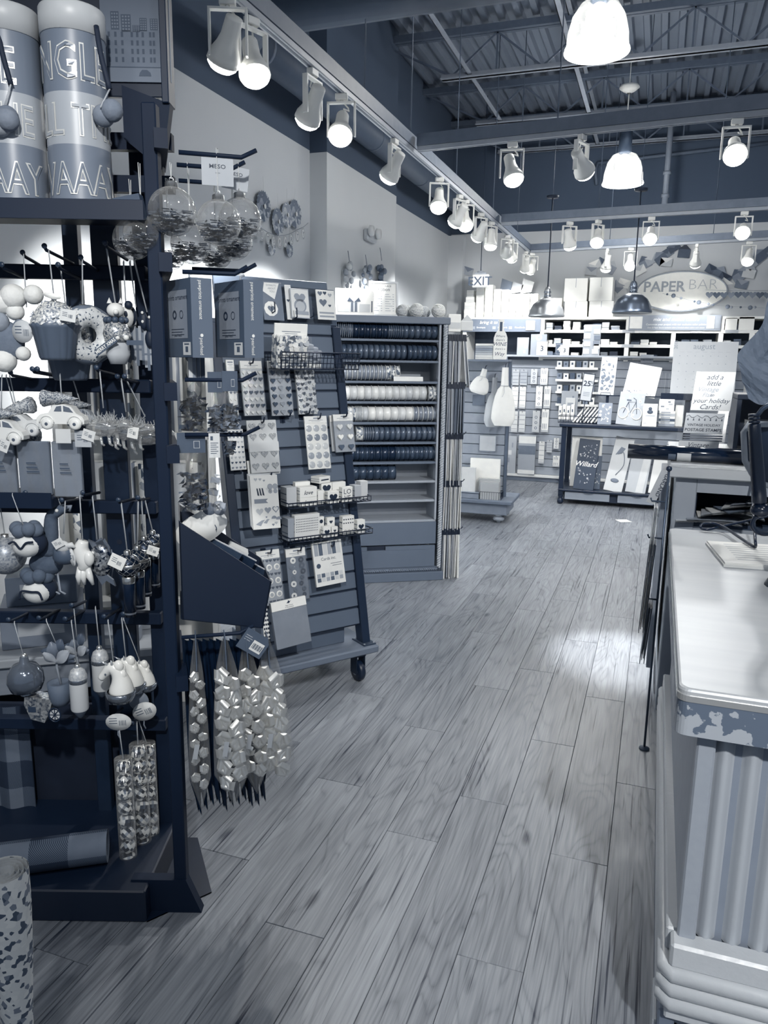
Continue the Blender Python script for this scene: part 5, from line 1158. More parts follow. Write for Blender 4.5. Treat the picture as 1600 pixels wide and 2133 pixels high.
def tagc(t, s, x, z, w, h, v=.92, rot=0.0, y=-30.0, oval=False, name='price_tag', bars=True):
    b = MB(); X = Matrix.Scale(s, 4) @ T(x, y, z) @ RY(rot); b.X = X
    if oval: b.lathe([(0, -.5), (.5, -.5), (.5, .5), (0, .5)], 22, axis='y'); b.v = [tuple(X @ (Matrix.Diagonal((w, 1, h, 1)) @ (X.inverted() @ Vector(p)))) for p in b.v]
    else: b.box(-w / 2, w / 2, -.5, .5, -h / 2, h / 2, .2)
    o = b.build(name, M(v, .5), t)
    if bars:
        b = MB(); b.X = X; r = random.Random(int(w * 10 + h)); xx = w * .02
        for k in range(7): q = w * .02 + k * w * .04; b.rect(q, q + w * .02 * r.uniform(.5, 1.3), -h * .2, h * .1, -.8)
        for k in range(3): b.rect(-w * .36, -w * .05, h * (.2 - k * .14), h * (.24 - k * .14), -.8)
        b.build('barcode', M(.3), o)
    return o
# --- canisters on the tray
def canister(px, label, words, rot):
    u, w = RK.uw(px, 415, .20); z0 = 1.843; s = mpp(px, 300, .2); R = 62 * s
    t = thing('gift_canister', label, 'canister', mat=RKM @ T(u, -.20, z0)); H = RK.uw(px - 8, 25, .2)[1] - z0
    bands = [(0, .30, .47), (.30, .56, .66), (.56, .865, .45)]
    for (a, c, v) in bands: b = MB(); b.lathe([(R, a * H), (R, c * H)], 36); b.build('colour_band', M(v, .38, var=.012, scale=4), t)
    b = MB(); b.lathe([(R * .99, .86 * H), (R * 1.03, .86 * H), (R * 1.03, H - .004), (R * 1.0, H), (0, H)], 36); b.build('lid', M(.78, .4, var=.012), t)
    b = MB(); b.lathe([(0, .001), (R, .001)], 36); b.build('bottom', M(.4), t)
    for (tx, zz, hh, a0) in words:
        for mw, v, rr in ((.02, .93, 1.02), (-.012, .45 if zz != .345 else .66, 1.042)):
            b = MB(); b.text(tx, hh * H, 0, zz * H, 0, 'c', mw, 0, .66, lambda p: (R * rr * math.sin(p[0] / R + a0), -R * rr * math.cos(p[0] / R + a0), p[2])); b.build('inlaid_letters' if mw < 0 else 'gold_letters', M(v, .3, .3 if mw > 0 else 0), t)
    return t, R, H, s
t, R, H, s = canister(172, 'gift canister with gold letters reading jingle all the way, beside the poster', [('JINGLE', .62, .185, -.12), ('ALL THE', .345, .165, .12), ('WAAAY', .05, .165, .22)], 0)
t2, R2, H2, s2 = canister(38, 'gift canister of the same set cut by the picture edge', [('JINGLE', .60, .185, -.95), ('ALL THE', .345, .165, -.62), ('WAAAY', .05, .165, -.35)], 0)
for (tt, cx, ya, q, lab) in ((t, 62, 0, ((75, 250, 28), (90, 225, 28)), 1), (t2, 10, 1, ((10, 140, 30), (40, 175, 32), (42, 140, 30)), 2)):
    b = MB(); x0 = R * .95 if tt is t else R * .1
    pts = [(x0, -R * .5 - .02 * ya, H * .9), (x0 + .012, -R * .7 - .02 * ya, H * .75), (x0 + .03, -R * .8 - .02 * ya, H * .58)]; b.tube(catmull(pts, 5), .006, 8); b.build('rope_handle', M(.06, .7), tt)
    b = MB(); b.tube([pts[-1], (x0 + .016, -R - .012, H * .47)], .002, 5); b.build('pom_string', M(.7), tt)
    for k, (px_, zz, rr) in enumerate(q): b = MB(); b.ball((x0 + (.012, .035, .03)[k] - (.0 if tt is t else .012), -R * (.75 if tt is t else 1.12) - .01 * (k == 1), H * (.45, .47, .49)[k] - (.0 if tt is t else .03)), .024, 16, 10); b.build('pom_pom', M((.5, .48, .42)[k] if tt is t else (.62, .5, .45)[k], .9, bump=.4, scale=80), tt)
# --- poster of city buildings on the header board
u0, z0 = RK.uw(216, 170, .105); u1, z1 = RK.uw(350, -40, .105); w, h = u1 - u0, z1 - z0
t = thing('city_poster', 'grey poster of drawn city houses with a small car on the rack header', 'poster', mat=RKM @ T(u0, -.102, z0))
b = MB(); b.box(0, w, -.004, 0, 0, h); b.build('sheet', M(.42, .5, var=.01), t)
b = MB(); c = MB(); P = lambda px, py: ((px - 216) / 134 * w, (170 - py) / 210 * h)
for (x0, x1, y0, y1) in ((212, 222, 138, 28), (236, 252, 62, 24), (256, 275, 66, 30), (278, 292, 66, 52), (292, 306, 64, 37), (312, 327, 62, 38)):
    a, d = P(x0, y0), P(x1, y1); b.rect(a[0], d[0], a[1], d[1], -.0046)
    for i in range(3):
        for j in range(5): c.rect(a[0] + (d[0] - a[0]) * (.12 + .3 * i), a[0] + (d[0] - a[0]) * (.30 + .3 * i), a[1] + (d[1] - a[1]) * (.1 + .18 * j), a[1] + (d[1] - a[1]) * (.2 + .18 * j), -.005)
b.build('tower_print', M(.28), t); c.build('window_print', M(.45), t)
b = MB(); c = MB()
for k, (x0, x1) in enumerate(((222, 268), (268, 306), (306, 330))):
    a, d = P(x0, 138), P(x1, 62); b.rect(a[0], d[0], a[1], d[1], -.0046)
    for i in range(3 if k < 2 else 2):
        for j in range(4): x = a[0] + (d[0] - a[0]) * (.15 + .28 * i); z = a[1] + (d[1] - a[1]) * (.12 + .23 * j); c.rect(x, x + .0055, z, z + .011, -.005)
b.build('house_print', M(.40), t); c.build('window_print', M(.25), t)
b = MB(); q = P(298, 152); b.flat([(q[0] - .014, q[1] - .006), (q[0] + .016, q[1] - .006), (q[0] + .014, q[1] + .002), (q[0] + .006, q[1] + .008), (q[0] - .006, q[1] + .008), (q[0] - .012, q[1] + .001)], -.0046); b.rect(0.01, w - .02, P(0, 140)[1], P(0, 138)[1], -.0046); b.build('car_print', M(.26), t)
# ================================================================ glass globes and sale boxes on the side hooks
def shook(px, py, off, ln, drop=True):
    u, w = HK.uw(px, py, off); b = MB(); b.X = RKM.inverted() @ HKM; b.tube([(u, -off, w), (u + ln * .8, -off, w), (u + ln, -off, w + (.018 if drop else 0))], .0052, 8); b.build('side_hook', BLACKM, rack)
for q in ((372, 317, .03, .175), (368, 343, -.06, .16), (372, 376, -.15, .14), (380, 566, .03, .15), (385, 791, .03, .17), (385, 906, .03, .18), (378, 1328, .06, .18), (400, 560, -.12, .16)): shook(*q)
CONFETTI = MB(); _r = random.Random(11)
for k in range(330):
    a, rr = _r.uniform(0, 6.28), math.sqrt(_r.random()); z = -.12 - .75 * _r.random(); q = math.sqrt(max(.02, .92 - z * z)) * .97 * rr
    CONFETTI.X = T(q * math.cos(a), q * math.sin(a), z + .12 * _r.random()) @ RZ(_r.uniform(0, 6)) @ RX(_r.uniform(-1, 1)); l = _r.uniform(.12, .24); CONFETTI.m = _r.choice((0, 0, 0, 1, 2)); CONFETTI.add([(-l, -.035, 0), (l, -.035, .03), (l, .035, .03), (-l, .035, 0)], [(0, 1, 2, 3)])
GL0 = None
def globe(px, py, r, off, label, hookpy, card=None):
    global GL0
    u, w = HK.uw(px, py, off); s = (HK.uw(px + 10, py, off)[0] - u) / 10; R = r * s
    t = thing('glass_globe', label, 'ornament', mat=HKM @ T(u, -off, w), group='clear glass globe ornaments')
    if GL0 is None:
        b = MB(); b.ball((0, 0, 0), 1, 32, 20); g = b.build('glass_ball', GLASS, t); c = CONFETTI.build('shredded_fill', [M(.17, .5), M(.36, .4), M(.7, .4)], t); c['kind'] = 'stuff'
        b = MB(); b.lathe([(.30, .95), (.26, .97), (.25, 1.16), (.22, 1.2), (0, 1.2)], 18, wob=lambda a, h: 1 + .06 * math.cos(12 * a)); b.tube([(.08 * math.cos(a), 0, 1.27 + .1 * math.sin(a)) for a in (k * PI / 6 for k in range(12))], .018, 5, True); k = b.build('silver_cap', SILVER, t); GL0 = (g, c, k)
        for o in GL0: o.scale = (R, R, R)
    else:
        for o in GL0: c = o.copy(); COL.objects.link(c); c.parent = t; c.scale = (R, R, R)
        c.rotation_euler = (0, 0, r)
    h = (py - r * 1.3 - hookpy) * s + R * 1.3
    b = MB(); b.tube([(0, 0, R * 1.3), (.002, .004, h), (-.002, -.004, h), (0, 0, R * 1.3)], .0009, 4); b.build('hanging_thread', M(.85), t)
    if card:
        b = MB(); b.X = T(*card[:3]) @ RY(card[3]); W_ = card[4]; b.box(-W_ / 2, W_ / 2, 0, .0012, -W_ * .75, W_ * .1); q = b.build('name_card', M(.68, .6), t)
        b = MB(); b.X = T(*card[:3]) @ RY(card[3]); b.text('MESO', W_ * .13, 0, -W_ * .23, -.0006, 'c', .01, 0, 1.15); b.text('GOODS', W_ * .03, 0, -W_ * .38, -.0006); b.build('lettering', M(.15), q)
globe(359, 441, 51, .02, 'clear glass globe nearest the front post, filled with dark shreds', 343)
globe(456, 464, 47, .03, 'large clear glass globe under the flat MESO card', 317, (-.0, .0, .135, 0, .072))
globe(500, 458, 45, -.06, 'clear glass globe at the hook end under the tilted MESO card', 345, (-.006, .0, .115, .12, .062))
globe(397, 508, 42, -.06, 'shredded-paper globe low between two larger globes', 345)
globe(486, 502, 40, -.14, 'glass globe hanging behind the hook end globes, its lower half showing', 376)
globe(450, 527, 34, -.16, 'lowest small glass globe of the cluster', 376)
globe(352, 525, 38, -.15, 'glass globe half hidden by the front post', 376)
u, w = RK.uw(295, 487, .04)
globe(296, 487, 40, .0, 'glass globe hanging left of the front post before the wall', 343)
globe(276, 500, 42, -.1, 'faint glass globe against the bright gap by the post', 376)
# boxes
def pawbox(px, py, label, off):
    u, w = HK.uw(px, py, off); t = thing('ornament_box', label, 'box', mat=HKM @ T(u, -off, w) @ RZ(.42), group='boxed pawprint ornaments on the side hook'); W_, D_, H_ = .052, .15, .182
    b = MB(); b.box(0, W_, 0, D_, 0, H_, .001); b.build('carton', M(.30, .5, var=.012), t)
    b = MB(); b.box(-.0005, W_ + .0004, -.0012, .0, .0, H_); o = b.build('spine_panel', M(.40, .5, var=.012), t)
    b = MB(); b.X = T(W_ * .36, -.0018, H_ * .97) @ RY(PI / 2); b.text('pawprints ornament', .0095, 0, 0, 0, 'l', .004, 0, .82); b.text('pearhead', .0095, H_ * .72, 0, 0, 'l', .0, 0, .82); b.lathe([(0, 0), (.004, 0)], 10, (H_ * .685, 0, .005), 'y'); b.build('lettering', M(.92), o)
    b = MB(); b.X = Matrix(((0, 1, 0, -.0008), (-1, 0, 0, D_), (0, 0, 1, 0), (0, 0, 0, 1))); b.rect(.025, D_ - .022, .045, H_ * .86, 0); o = b.build('side_label', M(.52, .45), t)
    b = MB(); b.X = Matrix(((0, 1, 0, -.0014), (-1, 0, 0, D_), (0, 0, 1, 0), (0, 0, 0, 1))); b.text('prints ornament', .012, D_ * .52, H_ * .74, 0); [b.rect(.04, D_ - .04 - .01 * (k % 2), H_ * (.36 - k * .035), H_ * (.368 - k * .035), 0) for k in range(3)]; b.lathe([(.006, 0), (.011, 0)], 14, (D_ * .4, 0, H_ * .55), 'y'); b.lathe([(.008, 0), (.01, 0)], 14, (D_ * .65, 0, H_ * .55), 'y'); b.text('pearhead', .008, D_ * .5, H_ * .27, 0); b.build('lettering', M(.14), o)
    b = MB(); b.X = Matrix(((0, 1, 0, -.0008), (-1, 0, 0, D_), (0, 0, 1, 0), (0, 0, 0, 1))); b.rect(D_ - .05, D_ - .008, .006, .036, 0); o = b.build('price_label', M(.78), t)
    b = MB(); b.X = Matrix(((0, 1, 0, -.0013), (-1, 0, 0, D_), (0, 0, 1, 0), (0, 0, 0, 1))); b.rect(D_ - .036, D_ - .022, .013, .026, 0); b.rect(D_ - .042, D_ - .016, .030, .033, 0); b.build('code_print', M(.3), o)
    b = MB(); b.tube([(W_ * .5, D_ * .4, H_ - .01), (W_ * .5, D_ * .4, H_ + .012), (W_ * .5 + .01, D_ * .4, H_ + .016)], .003, 6); b.build('hang_tab', M(.6), t)
pawbox(402, 745, 'boxed pawprint ornament next to the front post', .06); pawbox(510, 745, 'boxed pawprint ornament at the hook end next to the sticker gondola', .04)
# clear bags and leaf bags
def hbag(px0, py0, px1, py1, label, off, fill, v=.35, head=.0, name='gift_bag', chips=40, hv=.28, tilt=0.0):
    u0, z1 = HK.uw(px0, py0, off); u1, z0 = HK.uw(px1, py1, off); w, h = u1 - u0, z1 - z0
    t = thing(name, label, 'gift bag', mat=HKM @ T((u0 + u1) / 2, -off, z1) @ RY(tilt)); r = random.Random(int(px0 * 7 + py0))
    hz = head * h
    if head: b = MB(); b.box(-w / 2, w / 2, -.002, .004, -hz, .004); q = b.build('header_card', M(hv, .5), t); b = MB(); b.rect(.08 * w, .3 * w, -hz * .75, -hz * .35, -.0026); b.m = 1; b.rect(.1 * w, .28 * w, -hz * .72, -hz * .38, -.003); b.build('logo_square', [M(.7), M(hv)], q)
    b = MB(); b.grid(lambda u, v_: ((u - .5) * w * (1 + .05 * math.sin(v_ * 9)), -.004 - .022 * math.sin(u * PI) * math.sin(min(1, v_ * 1.2 + .1) * PI * .8) - .003 * math.sin(19 * u + 13 * v_), -hz - (h - hz) * v_), 14, 16); b.build('film_front', FILM2, t)
    b = MB()
    for k in range(chips): b.X = T(r.uniform(-.42, .42) * w, r.uniform(-.014, .006), -hz - (h - hz) * r.uniform(.35, .97)) @ RZ(r.uniform(0, 6)) @ RX(r.uniform(0, 6)); l = r.uniform(.006, .014); b.m = r.choice((0, 0, 1, 2)); b.add([(-l, -l * .6, 0), (l, -l * .5, .003), (l * .8, l * .6, 0), (-l, l * .5, .004)], [(0, 1, 2, 3)])
    q = b.build('paper_shreds', [M(v, .5), M(v + .15, .4), M(max(.05, v - .15), .5)], t); q['kind'] = 'stuff'; return t
hbag(432, 778, 470, 900, 'clear bag of shredded filling with a dark header by the hook end', .03, 0, .32, .32, chips=70); hbag(462, 776, 497, 896, 'second clear bag of shredded filling, outermost on its hook', .05, 0, .36, .32, chips=70)
hbag(372, 790, 430, 900, 'dark bag of black rosettes behind the front post', -.04, 0, .14, .0, chips=90)
hbag(368, 905, 432, 1062, 'dark bag of paper leaves with a header, on the lower hook', .02, 0, .22, .24, chips=90, hv=.3)
hbag(436, 945, 462, 1062, 'slim crinkled clear sleeve hanging below the white barcode tag', .06, 0, .7, .0, chips=12)
hbag(466, 905, 486, 950, 'small dark paper bag end beneath the lower hook', .0, 0, .2, 0, chips=30)
u, z = HK.uw(446, 906, .07); t = thing('hang_tag', 'white barcode tag strip hanging from the lower hook', 'tag', mat=HKM @ T(u, -.07, z)); b = MB(); b.box(-.013, .013, 0, .0012, -.055, .004); b.build('tag_card', M(.82, .5), t); b = MB(); [b.rect(-.009, .009 - .004 * (k % 2), -.02 - k * .005, -.0185 - k * .005, -.0005) for k in range(6)]; b.rect(-.009, -.003, -.013, -.003, -.0005); b.build('print', M(.3), t)
for k, (x, v) in enumerate(((392, .75), (400, .5), (409, .35), (418, .2))):
    u, z = HK.uw(x, 745, -.03); t = thing('card_pack', f'thin upright card pack behind the pawprint boxes, {ORD[k]} from the front post', 'card pack', mat=HKM @ T(u, .03, z)); b = MB(); b.box(0, .009, 0, .08, -.05, .03, .0005); b.build('card', M(v, .5), t); b = MB(); b.box(.009, .0095, 0, .08, -.05, .03); b.build('edge', M(.85), t)
# --- black bin on the side
u0, zt = HK.uw(372, 1086, .03); u1, zf = HK.uw(566, 1212, .03); zb = HK.uw(390, 1290, .03)[1]; ue, zb2 = HK.uw(548, 1309, .03)
t = thing('black_bin', 'black bin with a sloping mouth hooked on the rack side', 'bin', mat=HKM)
side = [(u0, zb), (ue, zb2), (u1, zf), (u0, zt)]
for y in (-.03, .21): b = MB(); b.prism(side, y, y + .006); b.build('side_wall', M(.05, .5, var=.008), t)
def wallq(p, q, name): b = MB(); b.add([(p[0], -.03, p[1]), (q[0], -.03, q[1]), (q[0], .216, q[1]), (p[0], .216, p[1]), (p[0] - .004, -.03, p[1] + .003), (q[0] - .004, -.03, q[1] + .003), (q[0] - .004, .216, q[1] + .003), (p[0] - .004, .216, p[1] + .003)], [(0, 3, 2, 1), (4, 5, 6, 7), (0, 1, 5, 4), (2, 3, 7, 6), (1, 2, 6, 5), (0, 4, 7, 3)]); b.build(name, M(.05, .5), t)
wallq(side[1], side[2], 'front_wall'); wallq(side[0], side[1], 'bin_floor'); wallq((u0 + .004, zb), (u0 + .004, zt), 'back_wall')
def inbin(name, label, cat, px, py, off): u, z = HK.uw(px, py, off); return thing(name, label, cat, mat=HKM @ T(u, -off, z)), (HK.uw(px + 10, py, off)[0] - u) / 10
t, s = inbin('felt_heart', 'white felt heart ornament lying in the mouth of the black bin', 'ornament', 420, 1120, -.02)
b = mbs(s); b.grid(lambda u, v_: ((u - .5) * 100 * (.25 + .85 * math.sin(PI * (v_ * .8 + .1))), -16 * math.sin(u * PI) * math.sin(v_ * PI), 75 * v_ - 30 + 26 * u), 12, 10); b.grid(lambda u, v_: ((.5 - u) * 100 * (.25 + .85 * math.sin(PI * (v_ * .8 + .1))), 16 * math.sin(u * PI) * math.sin(v_ * PI), 75 * v_ - 30 + 26 * (1 - u)), 12, 10); b.build('felt_body', M(.9, .85, var=.015), t)
b = mbs(s); b.tube([(28, -14, 30), (31, -15, 24), (30, -14, 18)], 1.0, 5); b.build('stitched_smile', M(.3), t)
pom(t, s, 38, 62, 16, .55, 4); pom(t, s, 18, 60, 15, .42, 4)
for k, (px, py, v, lb) in enumerate(((462, 1150, .22, 'dark patterned card standing in the black bin'), (492, 1165, .12, 'black glossy pack standing behind the patterned card in the bin'), (520, 1188, .18, 'dark pack at the lower end of the bin mouth'))):
    t, s = inbin('card_pack', lb, 'card pack', px, py, -.03 - .03 * k); b = MB(); b.X = RY(.55); b.box(-.05, .05, 0, .006, -.05, .022, .0006); b.build('card', M(v, .3, var=.06, scale=40), t); b = MB(); b.X = RY(.55); b.box(-.05, .05, -.0004, .0064, .020, .0225); b.build('edge', M(.7), t)
t, s = inbin('label_bundle', 'small bundle of white labels sticking out of the black bin', 'labels', 497, 1148, -.12)
for k in range(4): b = MB(); b.X = T(0, .004 * k, .003 * k) @ RY(.5); b.box(-.028, .028, 0, .001, -.05, .006); b.build('label', M(.88, .5), t)
# --- bags of bows and dark pointed envelopes
BOWM = M(.93, .26, .7, var=.07, scale=160, bump=.12); BOW = MB()
for (a, x, z, sc_) in ((.45, -.28, .32, 1), (-.5, .30, .28, 1), (2.4, -.30, -.25, .95), (-2.3, .28, -.3, .95), (.1, .0, .0, .8), (1.4, .05, .5, .7)):
    BOW.X = RY(a) @ T(0, -.12 * sc_, .0); BOW.X.translation += Vector((x, 0, z))
    BOW.grid(lambda u, v_: ((u - .5) * .72 * sc_, -.42 * math.sin(PI * u) * sc_ * (1 - .35 * v_), (v_ - .5) * .9 * sc_), 10, 2)
BOW.X = Matrix.Identity(4)
BOWME = None
def bowbag(px0, py0, px1, py1, off, label, n, tilt):
    global BOWME
    u0, z1 = HK.uw(px0, py0, off); u1, z0 = HK.uw(px1, py1, off); w, h = u1 - u0, z1 - z0
    t = thing('bow_bag', label, 'bag of bows', mat=HKM @ T((u0 + u1) / 2, -off, z1) @ RY(tilt), group='clear bags of silver glitter bows'); r = random.Random(int(px0))
    prof = lambda v_: (.12 + 2.6 * v_ if v_ < .18 else .59 + .44 * math.sin((v_ - .18) / .62 * PI / 2) if v_ < .8 else 1.03 * (1 - (v_ - .8) / .2) + .02) * .5
    for k in range(n):
        z = -h * (.22 + .68 * k / n); x = w * .2 * (1 if k % 2 else -1) * min(1, prof(-z / h) * 2); sc = w * .31
        if BOWME is None: o = BOW.build('glitter_bow', BOWM, t); BOWME = o
        else: o = BOWME.copy(); COL.objects.link(o); o.parent = t
        o.location = (x, -.004 + r.uniform(-.006, .006), z); o.scale = (sc, sc * .8, sc * 1.1); o.rotation_euler = (r.uniform(-.3, .3), r.uniform(-.6, .6), r.uniform(-.5, .5))
    for sg in (-1, 1):
        b = MB(); b.grid(lambda u, v_: ((u - .5) * 2 * w * prof(v_), sg * (.004 + .028 * math.sin(u * PI) * min(1, v_ * 4) * (1 if v_ < .8 else max(.05, (1 - v_) * 5))) + .002 * math.sin(23 * u + 15 * v_), -h * v_), 12, 20); b.build('film_side', film('bag_film', .95, .04, .1, .3, .5), t)
    b = MB(); b.box(-.001, .0015, -.022, .022, -h * .17, .012); b.build('header_card', M(.35, .5), t)
    b = MB(); b.X = T(-w * .16, -.032, -h * .62) @ RY(.2); b.box(-.006, .006, 0, .001, -.02, .02); b.build('price_label', M(.7, .4), t)
bowbag(384, 1330, 441, 1682, .06, 'bag of silver bows hanging closest to the front post', 14, .0)
bowbag(430, 1330, 512, 1672, .10, 'fullest bag of silver bows, second out from the front post', 15, -.03)
bowbag(480, 1332, 548, 1650, .05, 'third bag of silver bows partly behind the fullest one', 14, -.05)
bowbag(518, 1332, 596, 1646, .03, 'outermost bag of silver bows below the dark barcode tag', 14, -.06)
for k in range(11):
    x = 392 + k * 14.2; u, z1 = HK.uw(x - 6, 1332, -.04 - .006 * (k % 3)); z0 = HK.uw(x, 1702 - (k % 4) * 6 - k * 1.5, -.04)[1]; h = z1 - z0
    t = thing('pointed_envelope', f'dark glossy pointed sleeve behind the bow bags, {ORD[k]} from the front post', 'sleeve', mat=HKM @ T(u, .04 + .006 * (k % 3), z1) @ RZ(.35) @ RY(-.03), group='dark pointed sleeves behind the bow bags')
    for sg, v in ((-1, .08), (1, .12)): b = MB(); b.flat([(-.004, 0), (.014, -.01), (.017, -h * .78), (.008, -h), (-.010, -h * .8)], sg * .002); b.flat([(-.004, 0), (.014, -.01), (.017, -h * .78), (.008, -h), (-.010, -h * .8)][::-1], sg * .002 + .0004); b.v = [(x_, y_ + (.012 if i % 2 else -.01) * sg, z_) for i, (x_, y_, z_) in enumerate(b.v)]; b.build('sleeve_side', M(v, .25, var=.04, scale=30), t)
u, z = HK.uw(528, 1320, .07); t = thing('hang_tag', 'dark tag with a white barcode label tilted over the bow bags', 'tag', mat=HKM @ T(u, -.07, z) @ RY(.62)); b = MB(); b.prism([(-.02, .008), (.04, .008), (.052, -.006), (.052, -.05), (-.02, -.05)], 0, .0015); b.build('tag_card', M(.33, .5), t); b = MB(); b.rect(.012, .044, -.04, -.012, -.0006); o = b.build('barcode_label', M(.9), t); b = MB(); [b.rect(.015 + .0035 * k, .0165 + .0035 * k + .001 * (k % 2), -.034, -.019, -.0012) for k in range(8)]; b.build('barcode', M(.3), o); b = MB(); [b.rect(-.014, .004 + .004 * (k % 2), -.010 - k * .006, -.0085 - k * .006, -.0006) for k in range(3)]; b.build('print', M(.7), t)
# ================================================================ ornaments on the bars (drawn in picture pixels around their loop)
for q in ((12, 560, .13), (100, 522, .17), (225, 515, .16), (55, 535, .10), (128, 560, .14), (175, 545, .12), (30, 782, .12), (75, 775, .14), (85, 775, .14), (207, 772, .13), (250, 790, .1), (265, 790, .12), (12, 1036, .1), (60, 1030, .12), (135, 1045, .13), (178, 1030, .12), (252, 1045, .13), (292, 1040, .1), (25, 1292, .12), (88, 1288, .13), (142, 1290, .13), (155, 1262, .1), (222, 1285, .13), (262, 1280, .1), (230, 1500, .12), (280, 1505, .1)): rodhook(*q)
# reindeer with pom-poms
t, s = orn('felt_deer', 'grey felt deer ornament surrounded by white pom-pom balls', 'ornament', 55, 640, .16, (57, 537))
for x, z, r in ((20, 25, 20), (-22, 20, 26), (-45, 8, 24), (-20, -10, 18), (-10, -95, 15), (-50, -110, 24)): pom(t, s, x, z, r, .88, -8)
b = mbs(s); b.ball((-48, 0, -70), 30, 16, 12, (1.3, .8, 1.4)); b.ball((-25, 0, -85), 14, 12, 8, (1, .8, 1.6)); b.build('felt_body', M(.42, .9, bump=.5, scale=90), t)
b = mbs(s); b.ball((-52, -14, -32), 20, 14, 10, (1, .9, 1.1)); b.build('head', M(.55, .9, bump=.4, scale=90), t); b = mbs(s); b.ball((-46, -32, -30), 3, 8, 6); b.build('eye', INK, t)
tagc(t, s, -2, -50, 44, 46, .75, 0, -20, True, 'round_tag'); tagc(t, s, -8, -40, 30, 30, .45, 0, -17, True, 'round_tag', False)
# cupcakes
def cupcake(px, py, off, hook, label, k=1.0, sp=True):
    t, s = orn('cupcake_ornament', label, 'ornament', px, py, off, hook); s *= k
    b = mbs(s); b.lathe([(0, -128), (31, -128), (35, -122), (46, -62), (50, -56), (46, -52)], 48, wob=lambda a, h: 1 + .035 * math.cos(16 * a)); b.build('fluted_cup', M(.36, .45, var=.02), t)
    b = mbs(s); b.lathe([(48, -57), (47, -48), (41, -34), (32, -20), (20, -10), (0, -5)], 36, wob=lambda a, h: 1 + .03 * math.cos(7 * a)); b.build('icing', glitter('sprinkle_icing', .45, .95, 260, .1, .5), t)
    b = mbs(s); r = random.Random(3)
    for j in range(70):
        a, q = r.uniform(0, 6.28), r.random(); z = -54 + 46 * q; R = 48 * math.sqrt(max(0, 1 - q * q * .9)); c = Vector((R * math.cos(a), R * math.sin(a), z)); d = Vector((r.uniform(-1, 1), r.uniform(-1, 1), r.uniform(-1, 1))).normalized() * 3.5; b.m = r.choice((0, 1)); b.tube([c - d, c + d], 1.2, 5)
    o = b.build('sprinkles', [M(.9, .4), M(.5, .4)], t); o['kind'] = 'stuff'
    b = mbs(s); b.lathe([(5, -8), (6, 0), (5, 5), (0, 5)], 12); b.build('cap', SILVER, t); return t, s
cupcake(140, 665, .10, (133, 560), 'second cupcake ornament half hidden behind the front one', .98)
t, s = cupcake(112, 620, .20, (108, 528), 'large cupcake ornament with glittering sprinkled icing in front'); tagc(t, s, 46, -38, 32, 24, .85, .15, -46)
tagc(t, s, 5, 2, 38, 12, .9, .2, -20, True, 'gold_tag', False)
# donut
t, s = orn('donut_ornament', 'sprinkled donut ornament seen edge-on next to the cupcake', 'ornament', 172, 640, .15, (177, 548), yaw=.75)
b = mbs(s); b.X = b.X @ T(8, 0, -56) @ RX(PI / 2); b.lathe([(18 + 22 * (1 - math.cos(a)), 20 * math.sin(a)) for a in (k * PI / 8 for k in range(17))], 40); b.build('ring', M(.42, .35), t)
b = mbs(s); b.X = b.X @ T(8, -3, -56) @ RX(PI / 2); b.lathe([(17 + 21 * (1 - math.cos(a)), 20.5 * math.sin(a)) for a in (k * PI / 8 for k in range(0, 9))], 40, wob=lambda a, h: 1 + .02 * math.cos(9 * a)); b.build('icing', pattern('speckled_icing', (.3, .78, .82, .8, .85), 260, 'voronoi', .4), t)
b = mbs(s); b.lathe([(7, -8), (8, 2), (6, 6), (0, 6)], 14); b.build('cap', SILVER, t)
# cat in a party outfit
t, s = orn('felt_cat', 'white cat ornament in a sequin jacket with a merry xmas ribbon', 'ornament', 240, 632, .15, (228, 520))
b = mbs(s); b.ball((0, 0, -14), 18, 16, 12, (1, .9, .85)); [b.lathe([(6, 0), (0, 12)], 8, (x, 0, 0)) for x in (-12, 12)]; b.ball((6, -16, -18), 6, 10, 6); b.build('head', M(.88, .6), t)
b = mbs(s)
for k in range(9): a = k * 2 * PI / 9; b.ball((20 * math.cos(a), 16 * math.sin(a), -34), 7, 10, 6)
b.build('wreath_collar', M(.25, .5, bump=.5, scale=80), t)
b = mbs(s); b.lathe([(0, -78), (24, -78), (28, -62), (24, -44), (12, -36)], 20); b.ball((20, -12, -66), 9, 10, 8, (1.6, 1, .8)); b.build('sequin_jacket', glitter('sequins', .35, .9, 330, .4), t)
b = mbs(s); [b.ball((x, -20, -70), 6, 10, 6) for x in (8, 26)]; b.build('paw', M(.9, .6), t)
b = mbs(s); b.lathe([(22, -78), (24, -104), (16, -124), (0, -124)], 16, wob=lambda a, h: 1 + .1 * math.cos(3 * a)); b.build('trousers', M(.72, .6), t)
b = MB(); b.X = Matrix.Scale(s, 4) @ T(-12, -34, -88) @ RY(-.62); b.box(-26, 26, 0, 1, -6, 7, .2); o = b.build('ribbon_banner', M(.3), t); b = MB(); b.X = Matrix.Scale(s, 4) @ T(-12, -34.6, -88) @ RY(-.62); b.text('MERRY XMAS', 7.5, 0, -2.5, 0, 'c', .02, 0, .8); b.build('lettering', M(.92), o)
tagc(t, s, 45, -80, 34, 10, .3, 0, -25, False, 'name_banner', False)
